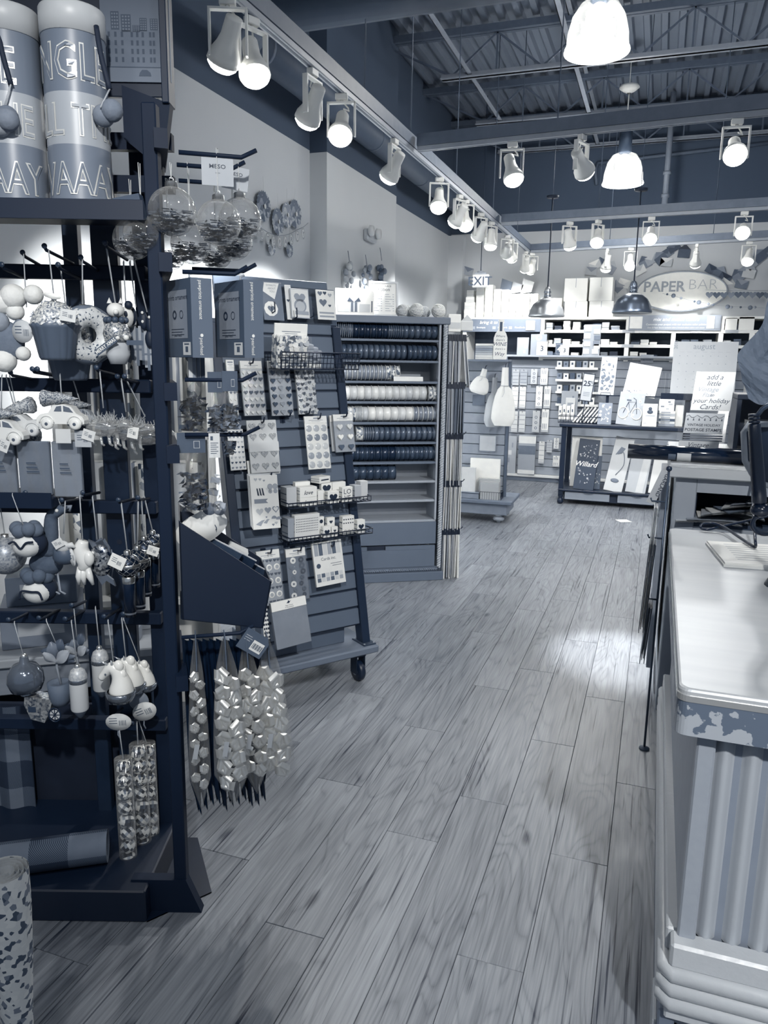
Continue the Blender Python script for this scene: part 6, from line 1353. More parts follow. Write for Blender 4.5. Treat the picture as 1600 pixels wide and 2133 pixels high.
# panda and paw scarves
t, s = orn('felt_panda', 'felt panda ornament hanging behind the cat', 'ornament', 262, 640, .08, (262, 550)); b = mbs(s); b.ball((0, 0, -20), 17, 14, 10, (.9, .8, 1.3)); b.build('head', M(.88, .8), t); b = mbs(s); b.ball((8, -6, 4), 9, 10, 8); b.ball((4, -15, -14), 5, 10, 6, (.8, .5, 1.2)); b.build('black_patches', INK, t)
for k, (px, py, hx, lab) in enumerate(((283, 640, 275, 'striped felt scarf with one dark paw mitten'), (306, 650, 285, 'striped felt scarf with dark paw mittens next to the post'))):
    t, s = orn('scarf_ornament', lab, 'ornament', px, py, .05 + .03 * k, (hx, 550))
    b = mbs(s); L_ = 108
    for i in range(5): b.m = i % 2; b.box(-14 + i * 5.6, -8.4 + i * 5.6, -1, 2, -L_ - 6 * (i % 3), -42 + 4 * (i % 2))
    b.box(-14, 14, -1.4, -1, -88, -84); b.build('knitted_strip', [M(.42, .8), M(.62, .8)], t)
    b = mbs(s)
    for x, z, a in ((-6, -10, .3), (8, -18, -.3))[: 1 + k]: b.ball((x, -6, z - 8), 11, 12, 8, (.8, .6, 1.7))
    if k: b.ball((6, -6, -55), 12, 12, 8, (.9, .6, 1.5))
    b.build('mitten', INK, t); b = mbs(s); [b.ball((-6 + 14 * (j % 2) * k, -13, -2 - 9 * j), 3, 8, 6, (1, .4, 1)) for j in range(2 + k)]; b.build('paw_pads', M(.85), t)
# second row: cars carrying bottle-brush trees, glass animals
TREE = glitter('frosted_bristles', .3, .8, 380, .1, .6)
def car(px, py, off, hook, label, k, v, flip=1, tagged=False, tilt=0.0):
    t, s = orn('car_ornament', label, 'ornament', px, py, off, hook, tilt=tilt); s *= k
    body = [(-50, -24), (-49, -12), (-40, -4), (-24, -1), (-14, 14), (6, 17), (24, 12), (34, -2), (46, -8), (50, -16), (49, -24)]
    b = mbs(s); b.prism([(x * flip, z - 30) for x, z in body], -14, 14); o = b.build('body', M(v, .3, var=.012), t)
    b = mbs(s); b.prism([(x * flip, z - 30) for x, z in ((-12, 2), (-6, 12), (4, 14), (4, 2))], -14.6, -14); b.prism([(x * flip, z - 30) for x, z in ((8, 2), (8, 14), (20, 10), (28, 0))], -14.6, -14); b.build('window', M(.5, .2, .5), o)
    for x in (-28, 30):
        b = mbs(s); b.lathe([(0, -17), (4, -17.5), (9, -17), (12, -15), (12, -8)], 20, (x * flip, 0, -54), 'y'); w_ = b.build('wheel', M(v, .3), t); b = mbs(s); b.lathe([(0, -18.5), (3.5, -18)], 12, (x * flip, 0, -54), 'y'); b.build('hub_cap', M(.45, .3, .6), w_)
        b = mbs(s); b.tube([(x * flip + 15 * math.cos(a), -14.5, -52 + 15 * math.sin(a)) for a in (j * PI / 8 for j in range(9))], 1.6, 6); b.build('fender', M(v, .3), t)
    b = mbs(s); b.lathe([(0, -44), (16, -40), (18, -36), (12, -14), (14, -12), (6, 18), (0, 36)], 18, axis='x', wob=lambda a, h: 1 + .1 * math.cos(9 * a + h)); b.v = [(x_ * flip, y_, z_ + -2 * s) for x_, y_, z_ in b.v]; b.build('bottle_brush_tree', TREE, t)
    if tagged: tagc(t, s, 0, -80, 32, 30, .82, 0, -4, False, 'blank_tag', False)
    return t, s
car(30, 850, .10, (18, 785), 'white toy car with a frosted tree, partly behind at the picture edge', 1.0, .82, -1, tilt=-.25); car(45, 905, .07, (30, 785), 'lower white toy car tucked under the others', .9, .75, -1); car(168, 842, .06, (155, 790), 'small toy car with a tree behind the front car', .7, .6)
t, s = car(128, 828, .17, (128, 782), 'white beetle-shaped toy car carrying a frosted tree, hung in front', 1.0, .9, 1, True)
tagc(car(2, 860, .14, (10, 785), 'white toy car cut by the picture edge, with a hanging tag', 1.0, .88, 1)[0], mpp(2, 860, .14), 12, -66, 20, 26, .85, .4, -22)
def spikes(px, py, off, hook, label, v, seed, legs=4):
    t, s = orn('glass_animal', label, 'ornament', px, py, off, hook); r = random.Random(seed); g = film('spun_glass', .9, .35, .08, 0, .9)
    b = mbs(s); b.ball((0, 0, -40), 26, 14, 10, (1.5, .8, .75)); b.ball((42, 0, -34), 13, 12, 8, (1.4, .8, .8)); b.build('glass_body', g, t)
    b = mbs(s)
    for j in range(70):
        a, c = r.uniform(-.3, 3.4), r.uniform(-1, 1); o = Vector((28 * c, r.uniform(-14, 6), -38)); d = Vector((math.cos(a) * .8 + .3 * c, r.uniform(-.6, .3), abs(math.sin(a)))).normalized(); b.tube([o + d * 14, o + d * r.uniform(26, 38)], [1.3, .4], 4)
    q = b.build('glass_spines', M(v, .15, .35), t); q['kind'] = 'stuff'
    for j in range(legs): b = mbs(s); x = -26 + j * 52 / max(1, legs - 1); b.tube([(x, -2, -54), (x + 3, -4, -74), (x + 9, -5, -78)], [4, 3, 2], 8); b.build('leg', g, t)
    return t, s
t, s = spikes(215, 850, .14, (212, 778), 'spiky spun-glass hedgehog ornament above the two tags', .8, 1); tagc(t, s, -35, -62, 34, 34, .7, 0, -28); tagc(t, s, -22, -54, 26, 22, .85, .3, -31)
t, s = spikes(262, 858, .11, (256, 793), 'clear spun-glass fox ornament with a square tag', .75, 2); tagc(t, s, 22, -40, 22, 24, .92, .2, -28)
spikes(302, 868, .07, (268, 795), 'small clear glass animal ornament next to the rear post', .85, 3, 2)
# glassine packets in their tray
for k, (x0, x1, v) in enumerate(((-30, 34, .46), (34, 106, .42), (106, 170, .5))):
    u0, z1 = RK.uw(x0, 918 + k, .10 + .02 * k); u1, z0 = RK.uw(x1, 995, .10 + .02 * k); t = thing('glassine_packet', ('wrinkled glassine packet at the picture edge in the rack tray', 'wrinkled glassine packet with small print in the middle of the tray', 'wrinkled glassine packet at the column end of the tray')[k], 'packet', mat=RKM @ T(u0, -.10 - .02 * k, 1.136)); w = u1 - u0; h = z1 - 1.136
    b = MB(); b.box(0, w, 0, .015, 0, h, .002); b.build('contents', M(v, .4, var=.06, scale=12), t); b = MB(); b.grid(lambda u, v_: (w * u, -.004 - .003 * math.sin(u * 14 + v_ * 5), h * v_), 10, 6); b.build('film_front', FILM2, t); b = MB(); [b.rect(w * .3, w * (.6 + .05 * j), h * (.6 - j * .08), h * (.62 - j * .08), -.009) for j in range(3)]; b.build('print', M(.25), t)
# third row
def felt_face(px, py, off, hook, label, brow, hat):
    t, s = orn('felt_face_ornament', label, 'ornament', px, py, off, hook)
    b = mbs(s); b.ball((0, 0, -26), 30, 18, 12, (1, .8, .86)); b.build('felt_face', M(.86, .95, bump=.3, scale=70), t); b = mbs(s); b.ball((6, 8, -22), 33, 18, 12, (1, .7, .9)); b.build('dark_hair', M(.07, .9), t)
    b = mbs(s); b.tube(catmull(brow, 5), 2.2, 8); b.build('eyebrow', M(.06, .9), t)
    b = mbs(s)
    for j in range(6): a = j * PI / 3; b.ball((20 * math.cos(a) + 2, 14 * math.sin(a), 6 + 4 * (j % 2)), 15, 12, 8)
    b.build('ruffled_hat', M(hat, .9, bump=.3, scale=70), t); return t, s
felt_face(54, 1110, .17, (32, 1030), 'felt head ornament with dark arched eyebrows meeting in a point', [(-26, -24, -18), (-14, -25, -14), (-2, -25, -28), (10, -25, -16), (24, -23, -14)], .38)
felt_face(76, 1206, .13, (72, 1160), 'lower felt head ornament with one long flat dark eyebrow', [(-28, -22, -38), (-22, -24, -20), (0, -27, -20), (14, -25, -22), (20, -24, -38)], .34)
t, s = orn('frosted_ball', 'pale frosted ball ornament at the picture edge', 'ornament', 10, 1118, .1, (5, 1040)); b = mbs(s); b.ball((0, 0, -40), 40, 24, 16); b.build('ball', glitter('frost', .5, .72, 200, .2, .35), t); b = mbs(s); b.lathe([(8, -2), (8, 6), (0, 7)], 14); b.build('cap', SILVER, t)
t, s = orn('felt_bird', 'long-necked grey felt bird ornament with a pale beak', 'ornament', 128, 1058, .12, (120, 1030)); b = mbs(s); b.tube(catmull([(8, 0, 0), (-6, 0, -6), (-22, 0, -20), (-26, 0, -60), (-34, 0, -100)], 5), [9 + .4 * j for j in range(21)], 12); b.ball((-40, 0, -120), 30, 14, 10, (1.2, .8, .9)); b.build('felt_body', M(.33, .9, bump=.4, scale=80), t); b = mbs(s); b.tube([(8, -2, 0), (22, -4, 4), (18, -4, -6)], [6, 4, 3], 8); b.build('beak', M(.5, .8), t); b = mbs(s); b.ball((-6, -10, -4), 4, 8, 6); b.build('eye', M(.85), t)
b = mbs(s); [b.tube([(-30 + 12 * j, 0, -140), (-26 + 12 * j, -2, -180), (-14 + 12 * j, -4, -186)], 2.2, 6) for j in (0, 1)]; b.build('leg', M(.55), t)
t, s = orn('bird_pot', 'dark round pot ornament with a white bird perched on it', 'ornament', 132, 1112, .16, (140, 1046)); b = mbs(s); b.lathe([(0, -62), (18, -62), (24, -50), (22, -30), (12, -24)], 20); b.build('pot', M(.32, .5), t); b = mbs(s); b.ball((2, -14, -24), 13, 12, 8, (1.2, .8, 1)); b.tube([(10, -14, -24), (22, -14, -20), (28, -14, -26)], [7, 6, 2], 8); b.build('bird', M(.82, .6), t); tagc(t, s, 0, -14, 22, 18, .85, -.5, -28)
t, s = orn('axolotl_ornament', 'white glazed axolotl ornament with dangling legs', 'ornament', 172, 1128, .16, (172, 1034)); b = mbs(s); b.tube(catmull([(2, 0, 2), (-4, 0, -18), (2, 0, -44), (-4, 0, -60)], 5), [10 + 7 * math.sin(j / 15 * PI) for j in range(16)], 14); b.ball((14, -8, -34), 14, 14, 10, (.8, .7, 1.2)); b.build('glazed_body', M(.9, .25, var=.012), t)
for x0, x1 in ((-8, -12), (-2, 0), (8, 18)): b = mbs(s); b.tube([(x0, -2, -54), ((x0 + x1) / 2, -6, -74), (x1, -4, -92)], [6, 7, 3], 10); b.build('leg', M(.88, .25), t)
tagc(t, s, -18, -30, 12, 40, .8, -.15, -14, True)
t, s = orn('fish_ornament', 'dark scaly glass fish ornament with gold edges', 'ornament', 202, 1124, .14, (198, 1035)); b = mbs(s); b.ball((6, 0, -44), 26, 20, 14, (.95, .5, 1.35)); b.build('scaly_body', glitter('fish_scales', .12, .75, 150, .6, .25), t); b = mbs(s); b.prism([(-18, 0), (-6, -26), (8, -10), (16, 2), (26, -18), (30, -46), (22, -14), (8, 4), (-4, -6)], -3, 3); b.prism([(-8, -72), (6, -98), (16, -88), (34, -100), (30, -86), (10, -70)], -3, 3); b.tube([(30, -3, -20), (34, -3, -48), (28, -3, -80)], 1.5, 6); b.build('fin', M(.5, .3, .6), t); b = mbs(s); b.ball((-6, -12, -26), 4, 8, 6); b.build('eye', M(.9, .2), t)
def mic(px, py, off, hook, label, k=1.0):
    t, s = orn('microphone_ornament', label, 'ornament', px, py, off, hook); s *= k
    b = mbs(s); b.ball((0, 0, -28), 25, 24, 16, (1, 1, .95)); o = b.build('grille_ball', M(.12, .3, .5), t); b = mbs(s)
    for j in range(9):
        for sg in (1, -1): b.tube([(25.4 * math.sin(q) * math.cos(j * 2 * PI / 9 + sg * q * 1.1), 25.4 * math.sin(q) * math.sin(j * 2 * PI / 9 + sg * q * 1.1), -28 - 24.2 * math.cos(q)) for q in (.25 + i * .30 for i in range(9))], .8, 4)
    b.build('grille_wire', SILVER, o)
    b = mbs(s); b.lathe([(25.5, -31), (27, -29), (27, -25), (25.5, -23)], 28); b.lathe([(12, -52), (13.5, -54), (13, -66), (12, -68)], 22); b.build('silver_band', SILVER, t)
    b = mbs(s); b.lathe([(12, -64), (13, -68), (11.5, -140), (0, -140)], 20); b.build('handle', M(.05, .25, var=.008), t); b = mbs(s); b.lathe([(12, -130), (12, -134)], 20); b.build('handle_ring', M(.6, .3, .7), t); b = mbs(s); b.lathe([(7, -6), (7, 2), (4, 5), (0, 5)], 14); b.build('cap', SILVER, t); return t, s
mic(318, 1108, .06, (304, 1036), 'silver microphone ornament farthest back with a white tag', .85); t, s = mic(300, 1120, .09, (298, 1040), 'silver microphone ornament third in the overlapping row', .9); tagc(t, s, 28, -24, 26, 22, .92, .3, -28); mic(286, 1140, .12, (292, 1046), 'silver microphone ornament second in the overlapping row', .95)
t, s = mic(265, 1150, .17, (258, 1050), 'silver microphone ornament in front with a square white tag'); tagc(t, s, -10, -12, 32, 28, .94, .45, -34)
# fourth row
t, s = orn('carriage_ornament', 'glass ball carriage ornament on a gilded cart with a spoked wheel', 'ornament', 50, 1372, .15, (36, 1294)); b = mbs(s); b.lathe([(0, 6), (8, 4), (10, -8), (24, -14), (35, -30), (37, -50), (30, -68), (0, -70)], 28); b.build('glass_ball', M(.45, .12, .55, var=.1, scale=14), t); b = mbs(s); b.lathe([(6, 2), (6, 10), (0, 12)], 12); b.build('cap', SILVER, t); b = mbs(s); b.lathe([(10, -72), (12, -80)], 14); b.build('neck', M(.6, .3, .6), t)
b = mbs(s); b.prism([(2, -78), (60, -84), (52, -112), (40, -136), (12, -128), (0, -96)], -16, 16); b.build('gilded_cart', glitter('gilded', .4, .85, 160, .7, .25), t); b = mbs(s); b.box(8, 24, -16.8, -16, -112, -100); b.build('cart_window', M(.2), t)
b = mbs(s); b.tube([(64 + 12 * math.cos(a), -19, -116 + 15 * math.sin(a)) for a in (j * PI / 10 for j in range(20))], 1.6, 6, True); [b.tube([(64, -19, -116), (64 + 12 * math.cos(a), -19, -116 + 15 * math.sin(a))], 1, 4) for a in (j * PI / 4 for j in range(8))]; b.build('spoked_wheel', M(.1, .3), t); b = mbs(s); b.lathe([(0, -18), (11, -18)], 18, (64, 0, -116), 'y'); b.build('wheel_disc', M(.75, .4), t)
def plant(px, py, off, hook, label, k, pot, seed):
    t, s = orn('potted_plant_ornament', label, 'ornament', px, py, off, hook); s *= k; r = random.Random(seed)
    if pot: b = mbs(s); b.lathe([(0, -134), (16, -134), (21, -122), (24, -84), (21, -84), (0, -90)], 24); b.build('pot', M(.36, .7), t)
    b = mbs(s); b.tube([(0, 0, -10), (-2, 0, -50), (4, 0, -90)], 2.6, 8); b.build('stem', M(.6, .5), t)
    for j in range(7):
        a = j * 2 * PI / 7 + .3; e = r.uniform(.5, 1.1); L_ = r.uniform(30, 42); b = MB(); b.X = Matrix.Scale(s, 4) @ T(0, -6 * (j % 3), -22 - 7 * (j % 3)) @ RY(-a * .62 + .6) @ RX(.5 * math.sin(j * 2)); b.grid(lambda u, v_: (L_ * u, -6 * math.sin(u * 2.4) + 5 * abs(v_ - .5) * 2, (v_ - .5) * 26 * math.sin(PI * (u * .92 + .04))), 7, 4); b.build('leaf', M((.3, .42, .62)[j % 3], .35, var=.12, scale=40), t)
    return t
plant(160, 1332, .10, (158, 1262), 'leafy plant ornament with veined leaves behind the pencil ornament', .85, False, 4)
plant(117, 1342, .15, (100, 1290), 'potted plant ornament with veined leaves in a dark clay pot', 1.0, True, 5)
def pencil(px, py, off, hook, label, k=1.0):
    t, s = orn('pencil_ornament', label, 'ornament', px, py, off, hook); s *= k
    b = mbs(s); b.lathe([(18, -28), (18, -18), (14, -6), (6, 0), (0, 0)], 26); b.build('eraser', glitter('frosted_pink', .68, .82, 200, .1, .4), t); b = mbs(s); b.lathe([(18, -33), (19, -31), (18.5, -28), (19, -26), (18, -24)], 26); b.build('ferrule', M(.55, .25, .8), t); b = mbs(s); b.lathe([(18, -33), (18.4, -90), (17, -94)], 26); b.build('barrel', M(.78, .3, var=.015), t); b = mbs(s); b.lathe([(17, -93), (6, -110), (0, -114)], 22); b.build('point', M(.42, .5), t); b = mbs(s); b.lathe([(6, -2), (6, 6), (3, 8), (0, 8)], 12); b.build('cap', SILVER, t); return t
pencil(207, 1352, .09, (204, 1262), 'pencil-shaped ornament further back next to the column', .95); t = pencil(161, 1390, .17, (155, 1290), 'fat pencil-shaped glass ornament with a frosted eraser, in front')
def unicorn(px, py, off, hook, label, k=1.0, yaw=0.0):
    t, s = orn('unicorn_ornament', label, 'ornament', px, py, off, hook, yaw=yaw); s *= k
    b = mbs(s); b.tube(catmull([(14, 0, -64), (14, 0, -40), (8, 0, -18), (-4, 0, -10), (-18, 0, -22), (-28, 0, -34)], 4), [26, 25, 24, 22, 20, 18, 16, 15, 14.5, 14, 14, 14, 13, 12, 11, 10, 9, 8.5, 8, 7.5, 7], 14); b.build('head_and_neck', M(.93, .25, var=.008), t)
    b = mbs(s)
    for j in range(6): b.ball((12 + 4 * j * .6, -4 + 6 * (j % 2), -4 - 10 * j), 11, 10, 8, (1, .8, 1.2))
    b.build('mane', M(.95, .25, var=.008), t); b = mbs(s); b.tube([(-10, -4, -2), (-26, -6, 8)], [3, .6], 8); b.tube([(0, -6, -2), (-2, -8, 10)], [4, 1], 8); b.build('horn', M(.7, .3, .4), t)
    b = mbs(s); b.lathe([(0, -82), (24, -82), (30, -72), (31, -62), (27, -60)], 24, (12, 0, 0)); b.build('silver_base', M(.55, .2, .8, var=.1), t); b = mbs(s); b.ball((-14, -11, -20), 2, 8, 6); b.build('eye', M(.3), t); return t
unicorn(292, 1380, .05, (262, 1286), 'white unicorn head ornament farthest back next to the rear post', .75); unicorn(262, 1372, .09, (258, 1286), 'white unicorn head ornament behind the front one', .9); t = unicorn(236, 1382, .17, (230, 1290), 'white unicorn head ornament in front on a silver base')
for px, py, lb in ((228, 1378, 'white'), (245, 1375, 'grey')): pass
# bottom bar: tag ovals and disco ball tubes
for k, (px, py, rot, w, h, v, lb) in enumerate(((289, 1460, -.25, 42, 44, .5, 'round dark tag behind the oval barcode tag'), (301, 1482, -.4, 52, 40, .84, 'tilted oval barcode tag above the farther disco tubes'), (247, 1504, -.05, 54, 38, .84, 'level oval barcode tag above the front disco tube'))):
    t, s = orn('oval_tag', lb, 'tag', px, py, (.08, .10, .15)[k]); tagc(t, s, 0, 0, w, h, v, rot, 0, True, 'tag_card', k > 0)
    b = mbs(s); b.tube([(-2, 2, -h * .4), (-4, 4, -h * .8), (0, 3, -h * 1.0)], 1.4, 5); b.build('string', M(.5), t)
DISC = None
def disco(px, py, n, off, hook, label, k=1.0):
    global DISC
    t, s = orn('disco_tube', label, 'ornament', px, py, off, hook, 'tubes of mirrored balls'); R = 16.5
    L_ = n * 2 * R * .93 + 6; b = mbs(s); b.lathe([(0, 0), (R + 1.5, 0), (R + 1.5, -L_), (R - 3, -L_ - 5), (0, -L_ - 6)], 20); b.build('clear_tube', film('clear_tube', .95, .10, .05, 0, .6), t)
    if DISC is None:
        b = MB(); prof = [(math.sin(PI * i / 9), -math.cos(PI * i / 9)) for i in range(10)]; b.lathe(prof, 14, smooth=False); rr = random.Random(8); b.mi = [rr.choice((0, 0, 1, 2, 3)) for _ in b.f]; DISC = b.build('mirror_ball', [M(.97, .12, .35, var=.01), M(.72, .1, .6, var=.01), M(.38, .1, .6, var=.01), M(.15, .1, .6, var=.01)], t)  # facet tones paint in bright glints and dark reflections
    for j in range(n):
        o = DISC if j == 0 and not DISC.get('u') else DISC.copy()
        if o is not DISC: COL.objects.link(o); o.parent = t
        DISC['u'] = 1; o.scale = (R * s,) * 3; o.location = (0, 0, -(R + 3 + j * 2 * R * .93) * s); o.rotation_euler = (j * 1.1, j * .7, j * 2.1)
disco(305, 1548, 11, .05, (292, 1500), 'tube of mirrored balls farthest back next to the rear post'); disco(287, 1550, 11, .09, (287, 1502), 'middle tube of mirrored balls'); disco(256, 1580, 12, .16, (252, 1520), 'front tube of mirrored balls hanging lowest over the black base')
# ================================================================ behind and beneath the rack
def at2(px, py, d): return at(px, py, y=d)
a = at2(284, 960, 2.5)
t = thing('wrap_roll_stand', 'white stand of upright gift wrap rolls seen through the rack', 'display stand', (a.x, 2.5, 0), .5)
b = MB(); [b.box(-.3, .3, -.03, .14, z, z + .03, .003) for z in (.5, 1.18, 1.62)]; b.box(-.3, -.28, -.03, .14, 0, 1.65); b.box(.28, .3, -.03, .14, 0, 1.65); b.box(-.3, .3, .13, .15, 0, 1.65); b.build('shelf_frame', M(.9, .5), t)
PR = [pattern('wrap_floral', (.9, .92, .45, .9, .25), 42, 'voronoi', .4), pattern('wrap_dots', (.12, .9, .9, .9), 30, 'dots', .4), pattern('wrap_leaf', (.85, .3, .9, .6), 36, 'voronoi', .4), M(.75, .4), pattern('wrap_stripe', (.9, .5), 12, 'stripe', .4)]
a0 = t.matrix_basis
for row, z in enumerate((.531, 1.211)):
    for k in range(8):
        o = MB(); o.lathe([(.018, 0), (.028, 0), (.028, .55 - .15 * row), (.018, .55 - .15 * row), (.012, .545 - .15 * row)], 16); o = o.build('gift_wrap_roll', PR[(k * 3 + row) % 5]); o.matrix_world = Matrix.Translation((a.x, 2.5, 0)) @ RZ(.5) @ T(-.23 + k * .065, .02 + .05 * (k % 2), z)
        tag(o, f'{"upper" if row else "lower"} gift wrap roll, {ORD[7 - k]} from the aisle end of the white stand', 'wrap roll', 'gift wrap rolls in the white stand')
# wooden table with boards, carton and plaid rolls
p = at(150, 1600, y=1.95)
TBM = Matrix.Translation((-1.62, 2.02, 0)) @ RZ(.62)
t = thing('wooden_table', 'pale wooden table with a drawer front behind the rack', 'table', mat=TBM)
b = MB(); b.box(-.55, .14, -.02, .33, .50, .53, .004); b.build('table_top', M(.66, .6, var=.06, scale=6, stretch=(.4, 8, 8)), t); b = MB(); b.box(-.50, .11, .0, .30, .40, .50, .003); b.build('drawer_front', M(.52, .6, var=.06, scale=6, stretch=(.4, 8, 8)), t); b = MB(); [b.box(x, x + .05, y, y + .05, 0, .40) for x in (-.5, .06) for y in (.02, .25)]; b.build('leg', M(.2), t); t.children[-1]['kind'] = 'stuff'; b = MB(); b.box(-.5, .11, .10, .12, 0, .40); b.build('dark_skirt', M(.03, .8), t)  # last box is a dark sheet standing in for shadow under the table
for k, (x, y, z, w, d, h, v, rz, lb) in enumerate(((-.28, .08, .531, .26, .2, .14, .48, .1, 'grey carton standing on the wooden table'), (-.06, .0, .531, .15, .12, .05, .58, -.2, 'flat pale carton on the wooden table corner'), (-.28, .1, .672, .22, .18, .10, .4, .05, 'dark carton stacked on the grey carton'), (.05, .17, .531, .14, .12, .22, .7, .1, 'tall pale carton at the aisle end of the wooden table'))):
    q = thing('carton', lb, 'carton', mat=TBM @ T(x, y, z) @ RZ(rz)); b = MB(); b.box(-w / 2, w / 2, 0, d, 0, h, .002); b.build('box_body', M(v, .5, var=.03), q); b = MB(); b.rect(-w * .3, w * .25, h * .3, h * .75, -.0006); b.build('label', M(v + .2, .5), q)
def plaid(b, fn, nu, nv, cell):
    n0 = len(b.f); b.grid(fn, nu, nv)
    for k in range(len(b.f) - n0):
        i, j = k % nu, k // nu; p_, q_ = (i // cell) % 2, (j // cell) % 2; b.mi[n0 + k] = 0 if p_ and q_ else 2 if not p_ and not q_ else 1
PLM3 = [M(.13, .8), pattern('plaid_twill', (.16, .38), 90, 'stripe', .8, (1, 1, 1), .8), M(.42, .8)]
p0, p1 = RK.uw(-30, 1500, -.1), RK.uw(92, 1790, -.1)
t = thing('plaid_cloth', 'buffalo plaid cloth hanging down at the rack, pale and dark squares', 'cloth', mat=RKM @ T(p0[0], .07, p1[1])); w, h = p1[0] - p0[0], p0[1] - p1[1] + .06
b = MB(); plaid(b, lambda u, v_: (w * u - .02 * v_ * 0 + .03 * (v_ - 1) * (u > .5) * 0, .012 * math.sin(u * 9) * (1 - v_ * .6), h * v_), 24, 36, 6); b.v += []; o = b.build('woven_front', PLM3, t)
b = MB(); b.grid(lambda u, v_: (w * (1 - u), .012 * math.sin((1 - u) * 9) * (1 - v_ * .6) + .004, h * v_), 24, 12); b.build('woven_back', PLM3[0], t)
a = at(110, 1945, z=.16); t = thing('plaid_roll', 'roll of buffalo plaid wrap lying on the black rack base', 'wrap roll', mat=RKM @ T(-.17, -.2, .0955 + .045) @ RZ(.25) @ RY(0))
b = MB(); plaid(b, lambda u, v_: (-.42 + .5 * u, .045 * math.cos(-v_ * 2 * PI), .045 * math.sin(-v_ * 2 * PI)), 30, 24, 6); b.build('wrapped_paper', PLM3, t); b = MB(); b.lathe([(.045, .08), (.03, .08), (.03, .06), (0, .06)], 24, axis='x'); b.build('roll_end', M(.45, .6), t)
# floral wrap roll in the corner
a = at(8, 1812, y=1.02); t = thing('floral_roll', 'white floral wrap roll standing at the picture corner', 'wrap roll', (a.x, 1.02, 0)); z1 = a.z; R1, R2 = .045, .027
t.rotation_euler = (0, .0, 0); FLW = pattern('blossom_print', (.88, .9, .32, .88, .92, .88, .5, .9), 95, 'voronoi', .45)
b = MB(); b.lathe([(R2 * .7, 0), (R2, .02), (R2 * 1.1, z1 * .3), (R1 * .9, z1 * .62), (R1, z1 * .85), (R1, z1)], 32); b.build('rolled_paper', FLW, t)
b = MB(); sp = [(R1 * (1 - .75 * k / 70) * math.cos(k * .36), R1 * (1 - .75 * k / 70) * math.sin(k * .36)) for k in range(71)]
b.add([(x, y, z1 - .002 + .003 * (i % 2) * 0) for i, (x, y) in enumerate(sp)] + [(x, y, z1 - .05) for x, y in sp], [(i, i + 1, 72 + i, 71 + i) for i in range(70)]); b.build('spiral_edge', M(.8), t); b = MB(); b.disc((0, 0, z1 - .02), R1 * .97, 24); b.build('inner_fill', M(.6), t)
# ================================================================ back wall: paper bar shelving
YS = 9.85
def rect_at(x0, y0, x1, y1, Y): a, c = at(x0, y1, y=Y), at(x1, y0, y=Y); return a.x, c.x, a.z, c.z
def bk(name, label, cat, x0, y0, x1, y1, Y, dep=.1, v=.8, draw=None, group=None, m=None, lean=0.0, floor_z=None, part='body', tilt=0.0):
    xa, xb, za, zb = rect_at(x0, y0, x1, y1, Y)
    if floor_z is not None: za = floor_z
    t = thing(name, label, cat, mat=T((xa + xb) / 2, Y, za) @ RY(tilt) @ RX(-lean), group=group); w, h = xb - xa, zb - za
    b = MB(); b.box(-w / 2, w / 2, 0, dep, 0, h, min(.002, w * .05)); b.build(part, m or M(v, .55, var=.015), t)
    if draw: draw(t, w, h)
    return t
t = thing('paper_shelving', 'long white shelving of papers and envelopes on the back wall', 'shelving', (0, YS, 0))
xl, xr, _, zt = rect_at(965, 662, 1620, 700, YS); zt = at(1240, 660, y=YS).z
SZ = [at(1400, q, y=YS).z for q in (688, 719, 746)]
SW = M(.93, .5, var=.01); 
b = MB(); b.box(xl, xr, 0, .5, zt - .03, zt, .003); b.build('top_board', SW, t)
UX = [at(q, 700, y=YS).x for q in (968, 1129, 1307, 1403, 1502, 1610)]
for x in UX: b = MB(); b.box(x - .025, x + .025, -.004, .5, at(1240, 752, y=YS).z, zt - .03); b.build('upright', SW, t)
for z in SZ:
    b = MB(); b.box(UX[1], xr, 0, .5, z - .02, z); b.build('shelf', SW, t); b = MB(); b.box(UX[1] + .03, xr, -.008, -.001, z - .032, z + .004); b.build('price_strip', M(.9, .4), t)
    for k in range(7): xx = UX[1] + .2 + k * .38; b = MB(); b.box(xx, xx + .14, -.011, -.008, z - .030, z + .006); b.build('price_card', M((.95, .8, .7)[k % 3], .5), t)
b = MB(); b.box(xl, xr, .48, .5, .1, zt - .03); b.build('dark_back', M(.3, .7), t)
# grooved lower wall
gl, gr, gz0, gz1 = rect_at(1048, 752, 1620, 984, YS)
b = MB(); b.box(gl, gr, .03, .06, .06, gz1 + .01); b.build('groove_backing', M(.35), t)
z = gz0; k = 0
while z < gz1 - .05: b = MB(); b.box(gl, gr, .012, .03, z + .004, min(z + .1, gz1)); b.build('slat', M(.58, .5, var=.012), t); z += .104; k += 1
b = MB(); b.box(gl, gr, -.06, .05, gz0 - .03, gz0, .003); b.build('ledge', M(.85, .5), t); b = MB(); b.box(gl, gr, -.03, .05, 0, gz0 - .03, .003); b.build('base', M(.45, .5), t)
b = MB(); b.box(gl, gr, -.12, .03, gz1 + .01, gz1 + .035, .003); b.build('mid_ledge', M(.62, .5), t); ZM = gz1 + .035
b = MB(); b.box(gl - .12, gl, -.02, .5, 0, gz1 + .035, .003); b.build('end_panel', M(.5, .5), t)
